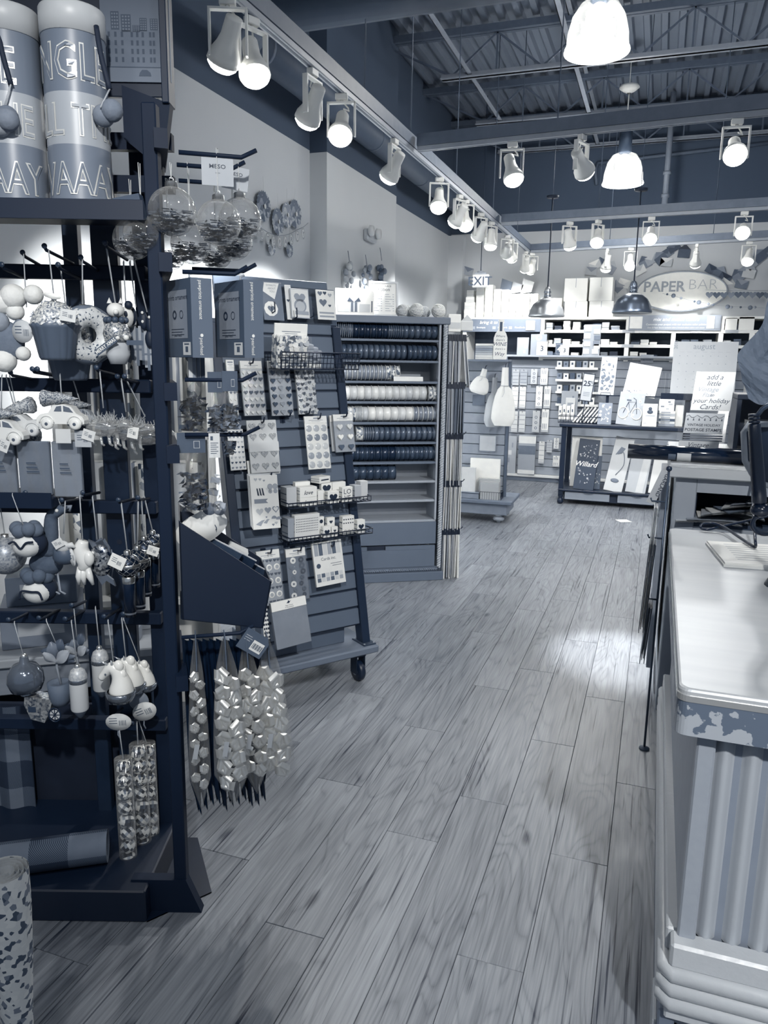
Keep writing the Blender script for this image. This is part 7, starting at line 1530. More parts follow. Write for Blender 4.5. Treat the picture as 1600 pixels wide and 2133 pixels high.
# gift boxes above
cols = [(966, 989, (663, 646, 631, 620, 606), (23, 22, 17, 14)), (991, 1008, (663, 649, 635, 616, 599), None), (1009, 1026, (663, 651, 637, 628, 607, 595), None), (1027, 1043, (663, 651, 643, 628, 613, 604), None), (1044, 1059, (662, 635, 613, 604), None), (1060, 1074, (662, 634, 613), None), (1075, 1089, (662, 634, 613), None), (1090, 1103, (661, 633, 612), None), (1104, 1120, (661, 633, 612), None), (1126, 1146, (660, 640, 620), None), (1147, 1170, (660, 638, 620), None)]
for c, (x0, x1, ys, ws) in enumerate(cols):
    z = zt
    for r_ in range(len(ys) - 1):
        h = at(x0, ys[r_ + 1], y=YS + .05).z - at(x0, ys[r_], y=YS + .05).z; wd = (ws[r_] if ws else x1 - x0 - .6); xc = (x0 + x1) / 2 + (1 if ws else 0)
        a, e = at(xc - wd / 2, 640, y=YS + .05).x, at(xc + wd / 2, 640, y=YS + .05).x
        t = thing('gift_box', f'white gift box, {ORD[r_]} up in the {ORD[c]} stack counted from under the exit sign', 'box', ((a + e) / 2, YS + .05, z + .0005), group='white gift boxes on the shelving top')
        b = MB(); b.box((a - e) / 2 + .001, (e - a) / 2 - .001, .001, .16, 0, h * .6); b.build('box_base', M(.9, .55), t); b = MB(); b.box((a - e) / 2, (e - a) / 2, -.002, .163, h * .45, h - .001, .001); b.build('lid', M(.94, .5), t); z += h
for k, (x0, y0, x1, y1, lb) in enumerate(((1175, 628, 1224, 659, 'lower big white carton nearer the pale pendant'), (1226, 627, 1279, 658, 'lower big white carton nearer the oval sign'), (1174, 579, 1225, 627.5, 'upper big white carton nearer the pale pendant'), (1226, 577, 1278, 626.5, 'upper big white carton nearer the oval sign'))):
    xa, xb, za, zb = rect_at(x0, y0, x1, y1, YS + .03); zl = zt if k < 2 else at(1240, 627.3, y=YS + .03).z; zh = at(1240, 627.3, y=YS + .03).z - .0005 if k < 2 else zb
    t = thing('white_carton', lb, 'carton', ((xa + xb) / 2, YS + .03, zl)); b = MB(); b.box(-(xb - xa) / 2, (xb - xa) / 2, 0, .4, 0, zh - zl, .004); b.build('box_body', WHITE, t); b = MB(); b.box(-.004, .004, -.0006, 0, (zh - zl) * .6, zh - zl); b.build('seam', M(.7), t)
for k in range(3): x0 = 1040 + k * 22; o = MB(); xa, xb, za, zb = rect_at(x0, 588 + 6 * (k % 2), x0 + 24, 612, YS + .3); o.prism([(0, 0), (xb - xa, .02), (xb - xa + .03, zb - za), (.03, zb - za + .05)], 0, .01); o = o.build('wall_card', M((.42, .7, .8)[k], .5)); o.location = (xa, YS + .3, zt + .55 if 0 else za); tag(o, ('dark folded card', 'pale envelope', 'white lined card')[k] + ' propped above the white gift box stacks', 'card'); 
# exit sign
a = at(1001, 585, y=9.5); t = thing('exit_sign', 'lit white exit sign hanging from a cord over the gift boxes', 'sign', a)
b = MB(); b.box(-.105, .105, -.02, .02, -.078, .078, .012); b.build('housing', M(.86, .4), t); b = MB(); b.text('EXIT', .105, 0, -.053, -.0207, 'c', .012); b.build('lettering', M(.3), t)
b = MB(); b.box(-.07, .07, -.018, .018, .078, .098, .004); b.lathe([(.045, .098), (.04, .112), (0, .114)], 14); b.build('mount', M(.6, .4), t); b = MB(); b.tube([(0, 0, .11), (0, 0, ZC - a.z)], .005, 6); b.build('cord', M(.2), t)
# strip signs
def strip_text(lines, v=.95):
    def f(t, w, h):
        b = MB()
        for tx, hh, x, z, sh in lines: b.text(tx, hh * h, x * w, z * h, -.001, 'c', 0, sh)
        b.build('lettering', M(v, .5), t)
    return f
bk('strip_sign', 'grey strip sign about bringing paper to life beneath the white gift boxes', 'sign', 964, 664, 1127, 691, YS - .02, .012, .44, lambda t, w, h: (strip_text([('bring it to life', .26, -.12, .62, .3), ('Envelopes', .13, -.26, .28, 0), ('Notecards', .13, .02, .28, 0), ('PlaceCards', .13, .24, .28, 0)])(t, w, h), [MB().box(w * q - .02, w * q + .02, -.003, 0, h * .2, h * .42).build('card_icon', M(.6), t) for q in (-.36, -.09, .12)]))
bk('tag_shape', 'white tag-shaped card at the end of the grey strip sign', 'card', 1095, 668, 1115, 688, YS - .04, .004, .95)
def mixm(t, w, h):
    strip_text([('mix and match colors', .24, .02, .62, .3), ('Customize your project with our exclusive color palette', .12, .02, .34, 0), ('Over 25 Paper Source exclusive colors | Limited edition colors each season', .085, .02, .14, 0)])(t, w, h)
    for x0, x1, v in ((-.49, -.35, .92), (.35, .43, .9), (.44, .49, .6)): b = MB(); b.box(w * x0, w * x1, -.004, 0, h * .12, h * .92); b.build('swatch', M(v), t)
bk('strip_sign', 'grey mix and match strip sign beneath the oval sign', 'sign', 1309, 656, 1504, 688, YS - .02, .012, .56, mixm)
# oval sign
c = at(1419, 607, y=10.36); e0, e1 = at(1325, 607, y=10.36).x, at(1513, 607, y=10.36).x; rx = (e1 - e0) / 2; rz = (at(1419, 566, y=10.36).z - at(1419, 648, y=10.36).z) / 2
t = thing('oval_sign', 'large white oval PAPERBAR sign on the back wall', 'sign', (c.x, 10.36, c.z)); ov = [(math.cos(a), math.sin(a)) for a in (k * PI / 24 for k in range(48))]
b = MB(); b.prism([(x * rx, z * rz) for x, z in ov], -.02, .03); b.build('oval_board', M(.97, .5), t); b = MB(); b.tube([(x * rx, -.012, z * rz) for x, z in ov], .012, 8, True); b.build('rim', M(.6, .4), t)
b = MB(); b.text('PAPER', .125, -rx * .84, .0, -.0215, 'l', .02, 0, 1.0); b.build('bold_letters', M(.62), t); b = MB(); b.text('BAR', .125, rx * .17, .02, -.0215, 'l', -.02, 0, 1.08); b.build('thin_letters', M(.74), t)
# envelope garlands
GV = [(1345, 550, .45, -.5), (1357, 541, .6, -.5), (1333, 563, .85, -.5), (1378, 540, .3, -.7), (1390, 527, .4, -.6), (1404, 515, .2, -.6), (1425, 528, .25, .1), (1388, 546, .7, .1), (1483, 562, .35, .5), (1497, 572, .4, .5), (1510, 579, .3, .5), (1512, 592, .75, .6), (1540, 577, .5, -.6), (1552, 563, .42, -.7), (1568, 549, .6, -.7), (1585, 535, .3, -.7), (1598, 525, .45, -.7), (1545, 592, .42, .2), (1560, 570, .8, .2), (1240, 552, .8, -.4), (1255, 548, .45, .5), (1270, 560, .55, .5), (1232, 565, .7, .1), (1285, 597, .5, .8), (1293, 607, .8, -.3), (1300, 590, .9, .3), (975, 565, .62, .3)]
for k, (px, py, v, rot) in enumerate(GV):
    a = at(px, py, y=10.385); t = thing('garland_envelope', f'{TONEW(v, "")} envelope of the wall garland, {ORD[k]} counted along its strings', 'envelope', mat=T(a.x, 10.385 - .002 * (k % 4), a.z) @ RY(rot), group='envelope garlands around the oval sign')
    b = MB(); b.box(-.07, .07, 0, .006, -.05, .05); b.build('pocket', M(v, .6), t); b = MB(); b.prism([(-.07, .05), (0, -.01), (.07, .05)] if k % 3 else [(-.07, .05), (0, .11), (.07, .05)], -.003, 0); b.build('flap', M(min(.95, v + .15 * (1 if k % 2 else -1)), .6), t)
for k in range(9):
    px = 1478 + k * 15; a = at(px, 614 + .4 * math.sin(k), y=10.2); o = MB(); o.heart(0, 0, .088, -.003, .006); t = thing('garland_heart', f'grey paper heart of the heart garland, {ORD[k]} from the oval sign', 'heart', (a.x, 10.2, a.z), group='heart garland across the shelving')
    o.build('heart_card', M((.5, .34, .42)[k % 3], .6), t); b = MB(); b.text('PAPERSOUR'[k], .035, 0, -.016, -.0065); b.build('letter', M(.75), t)
a, c = at(1470, 604, y=10.2), at(1620, 606, y=10.2); b = MB(); b.tube([a, a.lerp(c, .5), c], .002, 5); tag(b.build('garland_string', M(.5)), 'thin string carrying the grey paper hearts over the shelving', 'string')
for k in range(12):
    px, py = ((1390, 613), (1403, 616), (1419, 621), (1447, 628), (1456, 630), (1476, 633), (1486, 635), (1516, 639), (1524, 640), (1543, 640), (1563, 641), (1573, 640))[k]; a = at(px, py, y=10.15); o = MB(); r_ = (.010, .02, .012)[k % 3] * 1.3; o.lathe([(0, -.002), (r_, -.002), (r_, .002), (0, .002)], 14, axis='y'); o = o.build('confetti_dot', M(.35 + .1 * (k % 3))); o.location = a; tag(o, f'round paper dot on the confetti string below the oval sign, {ORD[k]} along it', 'paper dot', 'confetti string')
a, c = at(1380, 611, y=10.152), at(1600, 642, y=10.152); b = MB(); b.tube([a, at(1440, 626, y=10.152), at(1500, 637, y=10.152), c], .0015, 5); tag(b.build('confetti_string', M(.6)), 'thin sagging string of paper dots under the oval sign', 'string')
# shelf contents
r = random.Random(21)
n_ = 0
ROWN = ['top', 'middle', 'lower']
for row, z in enumerate((SZ[0], SZ[1], SZ[2])):
    for c in range(5):
        xa = UX[1] + .04 if c == 0 else UX[1] + .04 + c * .46; cells = 4
        for k in range(cells):
            w = r.uniform(.075, .10); x = xa + k * .108; h = r.uniform(.03, .075) if row else r.uniform(.04, .11)
            if any(abs(x + w / 2 - u) < w / 2 + .03 for u in UX): continue
            if x + w > xr: continue
            v = r.choice((.9, .9, .8, .2, .35, .6, .12)); n_ += 1
            t = thing('paper_stack', f'{TONEW(v, "")} paper stack on the {ROWN[row]} white shelf, {ORD[c * 4 + k]} spot from the gift boxes', 'paper', (x, YS + .012 + r.uniform(0, .05), z + .0045), group='paper stacks on the white shelving')
            for q in range(3): b = MB(); dx = r.uniform(-.004, .004); b.box(dx, w + dx, r.uniform(0, .008), .15, h * q / 3, h * (q + 1) / 3 - .001, .001); b.build('paper_pack', M(max(.08, min(.95, v + r.uniform(-.08, .08))), .5), t)
# small framed numbers, cards and racks on the mid ledge
def num(tx, v=.2, s=.7, fr=True):
    def f(t, w, h):
        b = MB(); b.text(tx, h * .42, 0, h * .3, -.003, 'c', .01); b.build('numeral', M(v), t)
        if fr: b = MB(); [b.box(*q) for q in ((-w * .40, w * .40, -.0016, 0, h * .1, h * .12), (-w * .40, w * .40, -.0016, 0, h * .88, h * .9), (-w * .40, -w * .37, -.0016, 0, h * .12, h * .88), (w * .37, w * .40, -.0016, 0, h * .12, h * .88))]; b.build('border_line', M(.7), t)
    return f
def plainprint(tones=(.5, .35), n=5):
    def f(t, w, h):
        rr = random.Random(int(w * 1e4)); b = MB()
        for k in range(n): x = rr.uniform(-.4, .2) * w; z = h * (.1 + .8 * k / n); b.m = k % 2; b.rect(x, x + w * rr.uniform(.1, .3), z, z + h * .5 / n, -.0012)
        b.build('print', [M(q) for q in tones], t)
    return f
bk('number_card', 'white card with a framed numeral three by the scalloped folder', 'card', 1117, 712, 1141, 743, YS - .10, .006, .93, num('3'), floor_z=ZM)
bk('number_card', 'plain white card with a numeral three beside a dark frame', 'card', 1166, 719, 1186, 743, YS - .10, .006, .93, num('3', fr=False), floor_z=ZM)
bk('dark_frame', 'small dark frame with a numeral four behind the plain number card', 'frame', 1156, 715, 1172, 743, YS - .08, .008, .3, num('4', .85), floor_z=ZM)
bk('folder_card', 'grey rounded folder card standing behind the numeral cards', 'card', 1104, 696, 1140, 743, YS - .075, .004, .58, lambda t, w, h: MB().lathe([(w * .08, -.001), (w * .2, -.001)], 18, (0, 0, h * .84), 'y').build('rosette', M(.75), t), floor_z=ZM)
bk('envelope_holder', 'grey envelope holder with an open top next to the bottle card', 'holder', 1076, 703, 1102, 743, YS - .09, .05, .62, plainprint((.9, .7), 3), floor_z=ZM)
bk('picture_card', 'little dark picture card leaning between the numeral cards', 'card', 1141, 732, 1152, 743, YS - .1, .004, .4, floor_z=ZM)
bk('sample_panel', 'upright grey panel of envelope samples above the slatted wall', 'panel', 1213, 676, 1253, 742, YS - .10, .01, .64, lambda t, w, h: [MB().box(w * x, w * (x + .36), -.005, 0, h * z, h * (z + .15), .0005).build('sample_card', M(v), t) for x, z, v in ((-.42, .78, .93), (-.46, .55, .95), (-.44, .3, .95), (-.48, .06, .95), (.05, .06, .95), (.1, .7, .85), (.12, .5, .45), (.08, .32, .5), (.14, .22, .9))], floor_z=ZM, tilt=.0)
# hanging packs on the slats
SL = YS - .03
PK = [(1067, 770, 1082, 802, .68, 'grey'), (1083, 770, 1099, 802, .62, 'darker grey'), (1105, 769, 1120, 800, .74, 'framed'), (1125, 767, 1142, 802, .92, 'white slot-printed'),
      (1065, 806, 1080, 851, .92, 'white banded'), (1081, 806, 1096, 851, .9, 'second white banded'), (1115, 805, 1131, 850, .9, 'ruled white'), (1132, 805, 1148, 850, .88, 'wavy-line white'),
      (1064, 857, 1079, 900, .82, 'ring-printed'), (1080, 857, 1095, 900, .8, 'second ring-printed'), (1108, 856, 1125, 900, .76, 'pale lined'), (1127, 853, 1144, 900, .9, 'leafy white'),
      (1121, 920, 1135, 965, .85, 'dotted narrow'), (1138, 917, 1151, 942, .7, 'small grey'), (1153, 913, 1165, 935, .85, 'small white'), (1151, 950, 1166, 972, .9, 'square white')]
for k, (x0, y0, x1, y1, v, nm) in enumerate(PK):
    def dr(t, w, h, k=k):
        b = MB()
        if k % 4 == 3: [b.rect(-w * .35 + w * .25 * i, -w * .25 + w * .25 * i, h * (.15 + .5 * j), h * (.38 + .5 * j), -.001) for i in range(3) for j in range(2)]
        elif k % 4 in (0, 1): [b.rect(-w * .45, w * .45, h * (.15 + .22 * i), h * (.17 + .22 * i), -.001) for i in range(4)]
        else: [b.lathe([(w * .12, -.001), (w * .2, -.001)], 12, (0, 0, h * (.2 + .25 * i)), 'y') for i in range(3)]
        b.build('print', M(max(.2, v - .35)), t); b = MB(); b.box(-w * .5, w * .5, -.002, 0, h * .0, h * .1); b.build('label_strip', M(.72), t); b = MB(); b.tube([(0, .03, h - .01), (0, -.02, h - .01), (0, -.03, h)], .003, 5); b.build('peg', WIRE, t)
    bk('hanging_pack', f'{nm} pack hanging on the slatted back wall, {ORD[k]} counted row by row', 'packet', x0, y0, x1, y1, SL, .008, v, dr)
bk('large_pack', 'wide grey paper pack standing on the slatted wall ledge beside the platform', 'paper pack', 1049, 909, 1077, 976, SL - .02, .04, .66, plainprint((.8, .55), 4), floor_z=gz0)
bk('large_pack', 'wide two-tone paper pack next to the dotted narrow pack', 'paper pack', 1078, 908, 1117, 976, SL - .04, .05, .62, lambda t, w, h: [MB().rect(-w / 2, w / 2, h * a, h * c, -.001).build('wrapper_band', M(v), t) for a, c, v in ((.52, .74, .42), (.8, .98, .85), (.02, .12, .85))], floor_z=gz0)
for row, yb in enumerate((769, 794, 819, 845)):
    xa, xb, za, zb = rect_at(1157, yb - 4, 1246, yb, YS - .1); t = thing('acrylic_ledge', f'white narrow ledge of small boxes on the slatted wall, {ORD[row]} from the top', 'ledge', ((xa + xb) / 2, YS - .1, za)); b = MB(); b.box(-(xb - xa) / 2, (xb - xa) / 2, 0, .12, 0, .008); b.build('tray', M(.9, .3), t); b = MB(); b.box(-(xb - xa) / 2, (xb - xa) / 2, -.003, 0, 0, .028); b.build('front_lip', M(.88, .3), t); L0 = za + .0085
    for k in range(6):
        x0 = 1160 + k * 13.5; bk('stamp_box', f'tiny {("pale", "slate", "white", "dark", "grey", "cream")[(k + row) % 6]} stamp box on the {ORD[row]} white ledge, {ORD[k]} in the row', 'box', x0, yb - 17 + (k % 2), x0 + 11, yb - 4, YS - .09, .06, (.8, .45, .93, .28, .62, .86)[(k + row) % 6], lambda t, w, h: MB().rect(-w * .2, w * .2, h * .5, h * .8, -.001).build('mark', M(.25), t), floor_z=L0)
bk('kraft_board', 'grey board with a house drawing behind the spiral pads', 'board', 1167, 815, 1205, 872, YS - .16, .012, .64, plainprint((.85, .5), 4))
bk('house_card', 'white card with a drawn open frame before the grey board', 'card', 1177, 829, 1199, 862, YS - .18, .004, .82, lambda t, w, h: MB().rect(-w * .3, w * .3, h * .15, h * .7, -.001).build('frame_print', M(.6), t))
for k in range(4): bk('tiny_box', f'small white gift box in the pile at the table end, {ORD[k]} from its outer side', 'box', 1163 + k * 8.5, 846 - 3 * (k % 2), 1171 + k * 8.5, 869, 8.9, .06, .93, lambda t, w, h: MB().rect(-w * .2, w * .2, h * .5, h * .7, -.001).build('mark', M(.3), t), floor_z=.876)
# white cartons and door panels to the far end
bk('white_carton', 'white carton on the shelf below the hearts garland, with a torn seam', 'carton', 1510, 662, 1537, 688, YS - .0, .2, .95, floor_z=SZ[0] + .0045); bk('white_carton', 'white carton next to the crumpled bundle, beside the torn-seam one', 'carton', 1538, 660, 1573, 688, YS, .2, .95, floor_z=SZ[0] + .0045)
bk('cabinet_panel', 'tall white panelled cabinet door behind the paper cups', 'door', 1540, 694, 1562, 1000, YS - .35, .03, .9, lambda t, w, h: MB().box(-w * .35, w * .35, -.006, 0, h * .72, h * .97).build('raised_panel', M(.86), t), floor_z=0)
# ================================================================ black display table
YT = 8.33; tx0 = at(1166, 885, y=YT).x; tz = .875
t = thing('black_table', 'black display table with turned feet, lower shelf and grey drawers', 'table', (0, YT, 0)); TX1 = .42
BT = M(.08, .4, var=.03, scale=12)
b = MB(); b.box(tx0, TX1, -.03, .62, tz - .035, tz, .006); b.build('table_top', BT, t)
for x in (tx0 + .05, TX1 - .1):
    for y in (.0, .54):
        b = MB(); b.box(x - .025, x + .025, y, y + .05, .1, tz - .035, .003); b.build('leg', BT, t); b = MB(); b.lathe([(0, 0), (.02, 0), (.032, .015), (.034, .035), (.026, .055), (.02, .07), (.028, .085), (.028, .1)], 18, (x, y + .025, 0)); b.build('turned_foot', BT, t)
zs = at(1250, 1024, y=YT).z; b = MB(); b.box(tx0 + .03, TX1 - .08, -.01, .58, zs - .02, zs, .003); b.build('lower_shelf', BT, t)
b = MB(); b.box(tx0 + .08, TX1 - .12, .05, .56, .04, zs - .02); b.build('drawer_carcass', M(.1, .6), t)
for x0, x1 in ((1176, 1270), (1287, 1362)):
    a, c = at(x0, 1030, y=YT).x, at(x1, 1030, y=YT).x; b = MB(); b.box(a, c, .01, .05, .055, zs - .026, .003); o = b.build('drawer', M(.56, .5, var=.015), t); m_ = (a + c) / 2 + .02; b = MB(); b.tube([(m_ - .055, .012, .15), (m_ - .05, -.012, .146), (m_, -.018, .138), (m_ + .05, -.012, .146), (m_ + .055, .012, .15)], .005, 8); b.build('pull_handle', M(.12, .35, .4), o)
# calendars, signs and books on the table
def easel(name, label, cat, x0, y0, x1, y1, Y, lean, v, draw, fz=None, th=.012, tilt=0.0): return bk(name, label, cat, x0, y0, x1, y1, Y, th, v, draw, lean=lean, floor_z=fz, tilt=tilt, part='board')
def flowers(n, vs, seed, sz=.09, txt=None, leaves=True):
    def f(t, w, h):
        rr = random.Random(seed); b = MB(); c = MB()
        for k in range(n):
            x, z, s_ = rr.uniform(-.38, .38) * w, rr.uniform(.12, .9) * h, sz * w * rr.uniform(.6, 1.2)
            if txt and abs(z - h * .5) < h * .12 and abs(x) < w * .3: continue
            if k % 2 or not leaves:
                b.flat([(x + s_ * (1 if i % 2 else .55) * math.cos(i * PI / 6), z + s_ * (1 if i % 2 else .55) * math.sin(i * PI / 6)) for i in range(12)], -.0012 - .0002 * k)
            else: a = rr.uniform(0, 6); c.flat([(x + s_ * (1.2 * q * math.cos(a) - p_ * math.sin(a)), z + s_ * (1.2 * q * math.sin(a) + p_ * math.cos(a))) for q, p_ in ((-1, 0), (0, -.35), (1, 0), (0, .35))], -.0012)
        b.build('flower_print', M(vs[0]), t); c.build('leaf_print', M(vs[1]), t)
        if txt: b = MB(); b.text(txt, h * .1, .02 * w, h * .46, -.003, 'c', .01, .3); b.build('lettering', M(.9), t)
    return f
def bicycle(t, w, h):
    b = MB()
    for x in (-.27, .27): b.tube([(w * x + w * .2 * math.cos(a), -.003, h * .36 + w * .24 * math.sin(a)) for a in (k * PI / 10 for k in range(20))], .005, 5, True)
    b.build('wheel_print', M(.92), t); b = MB(); b.tube([(-w * .27, -.004, h * .36), (-w * .12, -.004, h * .7), (w * .18, -.004, h * .72), (0, -.004, h * .38), (-w * .12, -.004, h * .7)], .003, 4); b.tube([(w * .27, -.004, h * .36), (w * .16, -.004, h * .8), (w * .05, -.004, h * .84)], .003, 4); b.rect(-w * .2, -w * .02, h * .74, h * .78, -.004); b.build('frame_print', M(.3), t)
    b = MB(); rr = random.Random(2); [b.disc((rr.uniform(-.42, .42) * w, -.0016, rr.uniform(.05, .95) * h), w * rr.uniform(.02, .06), 10, (0, -1, 0)) for _ in range(14)]; b.build('dot_print', M(.82), t)
def dogcard(t, w, h):
    b = MB(); b.rect(-w * .35, w * .3, h * .55, h * .92, -.0012); b.build('striped_panel', M(.8), t); b = MB(); b.ball((0, -.004, h * .78), w * .12, 10, 8, (1, .2, 1)); b.ball((0, -.004, h * .64), w * .2, 12, 8, (1, .15, .7)); b.build('figure_print', M(.25), t); b = MB(); b.rect(-w * .3, w * .35, h * .44, h * .5, -.0012); b.rect(-w * .4, -w * .2, h * .12, h * .15, -.0012); b.build('line_print', M(.65), t)
tzz = tz + .001
easel('desk_calendar', 'small dark calendar of drawn animals next to the bicycle calendar', 'calendar', 1244, 838, 1276, 881, 8.36, .3, .5, flowers(16, (.85, .8), 4, .12), tzz)
easel('wall_calendar', 'grey calendar with a white-wheeled bicycle on the black table', 'calendar', 1282, 816, 1340, 881, 8.42, .3, .66, bicycle, tzz, tilt=.08)
easel('desk_calendar', 'white desk calendar with a dark figure, front of the table', 'calendar', 1337, 841, 1371, 883, 8.35, .2, .92, dogcard, tzz)
for k in range(6):
    t = thing('boxed_card_set', f'boxed card set in the pile by the white desk calendar, {ORD[k]} from the bottom', 'box', (at(1389, 876, y=8.45).x, 8.45, tzz + k * .0265)); b = MB(); b.box(-.078, .078, 0, .1, 0, .0255, .001); b.build('box_base', M((.55, .8, .3, .9, .7, .92)[k], .5), t); b = MB(); b.rect(-.06, .03, .006, .018, -.0006); b.build('label', M(.6, .5), t)
bk('landscape_card', 'white card with a pale landscape standing on the boxed card sets', 'card', 1372, 832, 1406, 853, 8.47, .01, .92, plainprint((.7, .5), 4), floor_z=tzz + .16)
bk('white_box', 'plain white box near the acrylic stand on the black table', 'box', 1405, 845, 1425, 882, 8.5, .1, .94, floor_z=tzz)
t = wire_tray = thing('book_basket', 'black wire basket of tilted notebooks at the end of the black table', 'basket', (at(1163, 870, y=8.38).x, 8.38, tzz)); b = MB(); w = .44; d = .2
for z in (.004, .07): b.tube([(0, 0, z), (w, 0, z), (w, d, z), (0, d, z)], .004, 5, True)
for i in range(9): b.tube([(w * i / 8, 0, .07), (w * i / 8, 0, .004), (w * i / 8, d, .004), (w * i / 8, d, .07)], .002, 4)
b.build('wire_frame', WIRE, t)
for k in range(7):
    xx = at(1192 + k * 7.5, 875, y=8.42).x; t = thing('notebook', f'tilted notebook in the table basket, {ORD[k]} from its outer end', 'notebook', mat=T(xx, 8.44, tzz + .012) @ RY(.62) @ RX(-.1), group='tilted notebooks in the table basket'); b = MB(); b.box(0, .018, 0, .14, 0, .2, .001); b.build('cover', M((.92, .9, .3, .85, .25, .9, .6)[k], .5), t); b = MB(); b.box(.003, .015, -.001, .139, .002, .2008); b.build('pages', M(.9), t)
    b = MB(); [b.lathe([(0, -.001), (.008, -.001)], 10, (-.0005, .03 + .05 * j, .05), 'x') for j in range(2)]; b.build('cover_dots', M(.3), t)
# sign stand and upper tier rack
xs, ys_ = at(1264, 840, y=8.55).x, 8.62
t = thing('calendar_rack', 'black tiered wire rack holding calendars above the table', 'rack', (xs, 8.6, tzz)); b = MB(); b.box(-.015, .015, 0, .03, 0, .30); b.box(-.12, .12, -.06, .2, 0, .008); b.build('post', BLACKM, t); zr = at(1264, 803, y=8.55).z - tzz; x1 = at(1385, 803, y=8.55).x - xs; x2 = at(1475, 803, y=8.55).x - xs
b = MB(); b.box(-.12, x2, -.02, .06, .29, .30); b.box(x1 - .03, x2, -.05, .1, .27, .335, .002); b.box(x2 - .2, x2 - .15, 0, .05, 0, .27); b.box(x2 - .2, x2 - .1, -.1, .1, 0, .01); b.build('shelf_rail', BLACKM, t)
b = MB()
for q in (-.02, .28, .75): b.tube([(q - .05, -.02, .30), (q - .05, -.05, .30), (q - .05, -.05, .325), (q + .05, -.05, .325), (q + .05, -.05, .30), (q + .05, -.02, .30)], .003, 5)
b.build('card_stop', WIRE, t); RZ_ = tzz + .3015
easel('wall_calendar', 'calendar with a bunch of drawn flowers standing high on the rack', 'calendar', 1247, 742, 1284, 797, 8.58, .2, .74, flowers(30, (.4, .35), 7, .13), RZ_, tilt=.03)
easel('wall_calendar', 'bright white calendar with a speckled leaf border on the rack', 'calendar', 1297, 757, 1370, 815, 8.59, .3, .95, lambda t, w, h: flowers(40, (.5, .4), 9, .025)(t, w * 1.0, h * .2), RZ_, tilt=.16)
def aug(t, w, h):
    b = MB(); b.text('august', h * .11, -w * .02, h * .86, -.002, 'c', .0); b.build('lettering', M(.55), t); b = MB(); b.X = T(-w * .44, -.002, h * .86) @ RY(-PI / 2); b.text('2018', h * .06, 0, 0, 0, 'l'); b.build('year', M(.5), t)
    b = MB(); [b.rect(-w * .4 + w * .12 * i, -w * .33 + w * .12 * i, h * .80, h * .803, -.002) for i in range(7)]; [b.rect(-w * .4 + w * .12 * i, -w * .385 + w * .12 * i, h * (.12 + .15 * j), h * (.135 + .15 * j), -.002) for i in range(7) for j in range(5)]; b.build('day_grid', M(.6), t)
easel('wall_calendar', 'large pale grey calendar page reading august 2018', 'calendar', 1396, 711, 1541, 813, 8.58, .12, .74, aug, RZ_ + .035)
for k in range(5): bk('folder', f'upright paper folder behind the white calendar, {ORD[k]} from the oval sign side', 'folder', 1376 + k * 4, 775 + k, 1379.4 + k * 4, 815, 8.66, .1, (.92, .5, .85, .3, .7)[k], floor_z=RZ_)
def pct(t, w, h):
    b = MB(); b.text('25', h * .2, -w * .08, h * .55, -.002, 'c', .015); b.text('%', h * .1, w * .34, h * .66, -.002, 'c'); b.text('OFF', h * .045, w * .34, h * .56, -.002, 'c'); b.build('lettering', M(.1), t); b = MB(); [b.rect(-w * .3, w * .3, h * (.3 - .06 * i), h * (.32 - .06 * i), -.002) for i in range(3)]; b.build('small_print', M(.55), t)
    b = MB(); [b.box(*q) for q in ((-w / 2, w / 2, -.004, .012, -.008, 0), (-w / 2, w / 2, -.004, .012, h, h + .008), (-w / 2 - .006, -w / 2, -.004, .012, -.008, h + .008), (w / 2, w / 2 + .006, -.004, .012, -.008, h + .008))]; b.build('black_frame', BLACK, t); b = MB(); b.tube([(0, .006, 0), (-.0, .0, -.33 if 0 else -(at(1220, 834, y=8.4).z - tzz - .004))], .005, 6); b.build('stem', BLACK, t)
easel('sale_sign', 'tilted sale sign reading 25% in a black frame above the notebooks', 'sign', 1208, 779, 1234, 834, 8.4, .0, .72, pct, tilt=.1)
bk('message_card', 'little grey card with dark handwriting in front of the white shelf edges', 'card', 1334, 739, 1362, 756, YS - .016, .004, .6, strip_text([('Thank you', .2, 0, .6, .3), ('so much', .2, 0, .3, .3)], .2), floor_z=None)
# lower shelf of the table
zz = zs + .001
easel('pattern_pad', 'dark floral pad with a pale script title on the lower table shelf', 'pad', 1193, 915, 1243, 1019, 8.38, .22, .2, flowers(70, (.75, .55), 12, .05, 'Willard'), zz, tilt=.06)
easel('pattern_pad', 'second dark floral pad showing behind the titled one', 'pad', 1232, 950, 1254, 1019, 8.47, .2, .3, flowers(24, (.8, .6), 14, .09), zz)
bk('blank_card', 'blank white board behind the dark floral pad', 'board', 1186, 911, 1256, 1016, 8.58, .01, .92, floor_z=zz)
def lampdraw(t, w, h):
    b = MB(); b.ball((-w * .02, -.003, h * .2), w * .2, 12, 8, (1.1, .1, .6)); b.tube(catmull([(-w * .05, -.003, h * .3), (w * .25, -.003, h * .5), (w * .1, -.003, h * .72), (-w * .18, -.003, h * .68)], 5), .004, 5); b.prism([(-w * .32, h * .66), (-w * .1, h * .82), (w * .15, h * .8), (w * .0, h * .7)], -.004, -.002); b.build('bird_print', M(.42), t)
easel('art_pad', 'cream pad with a drawn long-necked bird on the lower shelf', 'pad', 1256, 908, 1304, 1021, 8.4, .3, .78, lampdraw, zz, tilt=.16)
easel('art_pad', 'beige pad with a slanted light stripe on the lower shelf', 'pad', 1302, 932, 1352, 1020, 8.4, .3, .7, lambda t, w, h: MB().flat([(0, .01), (w * .35, .01), (w * .5, h * .95), (w * .15, h * .95)], -.0012).build('stripe_print', M(.8), t), zz, tilt=.1)
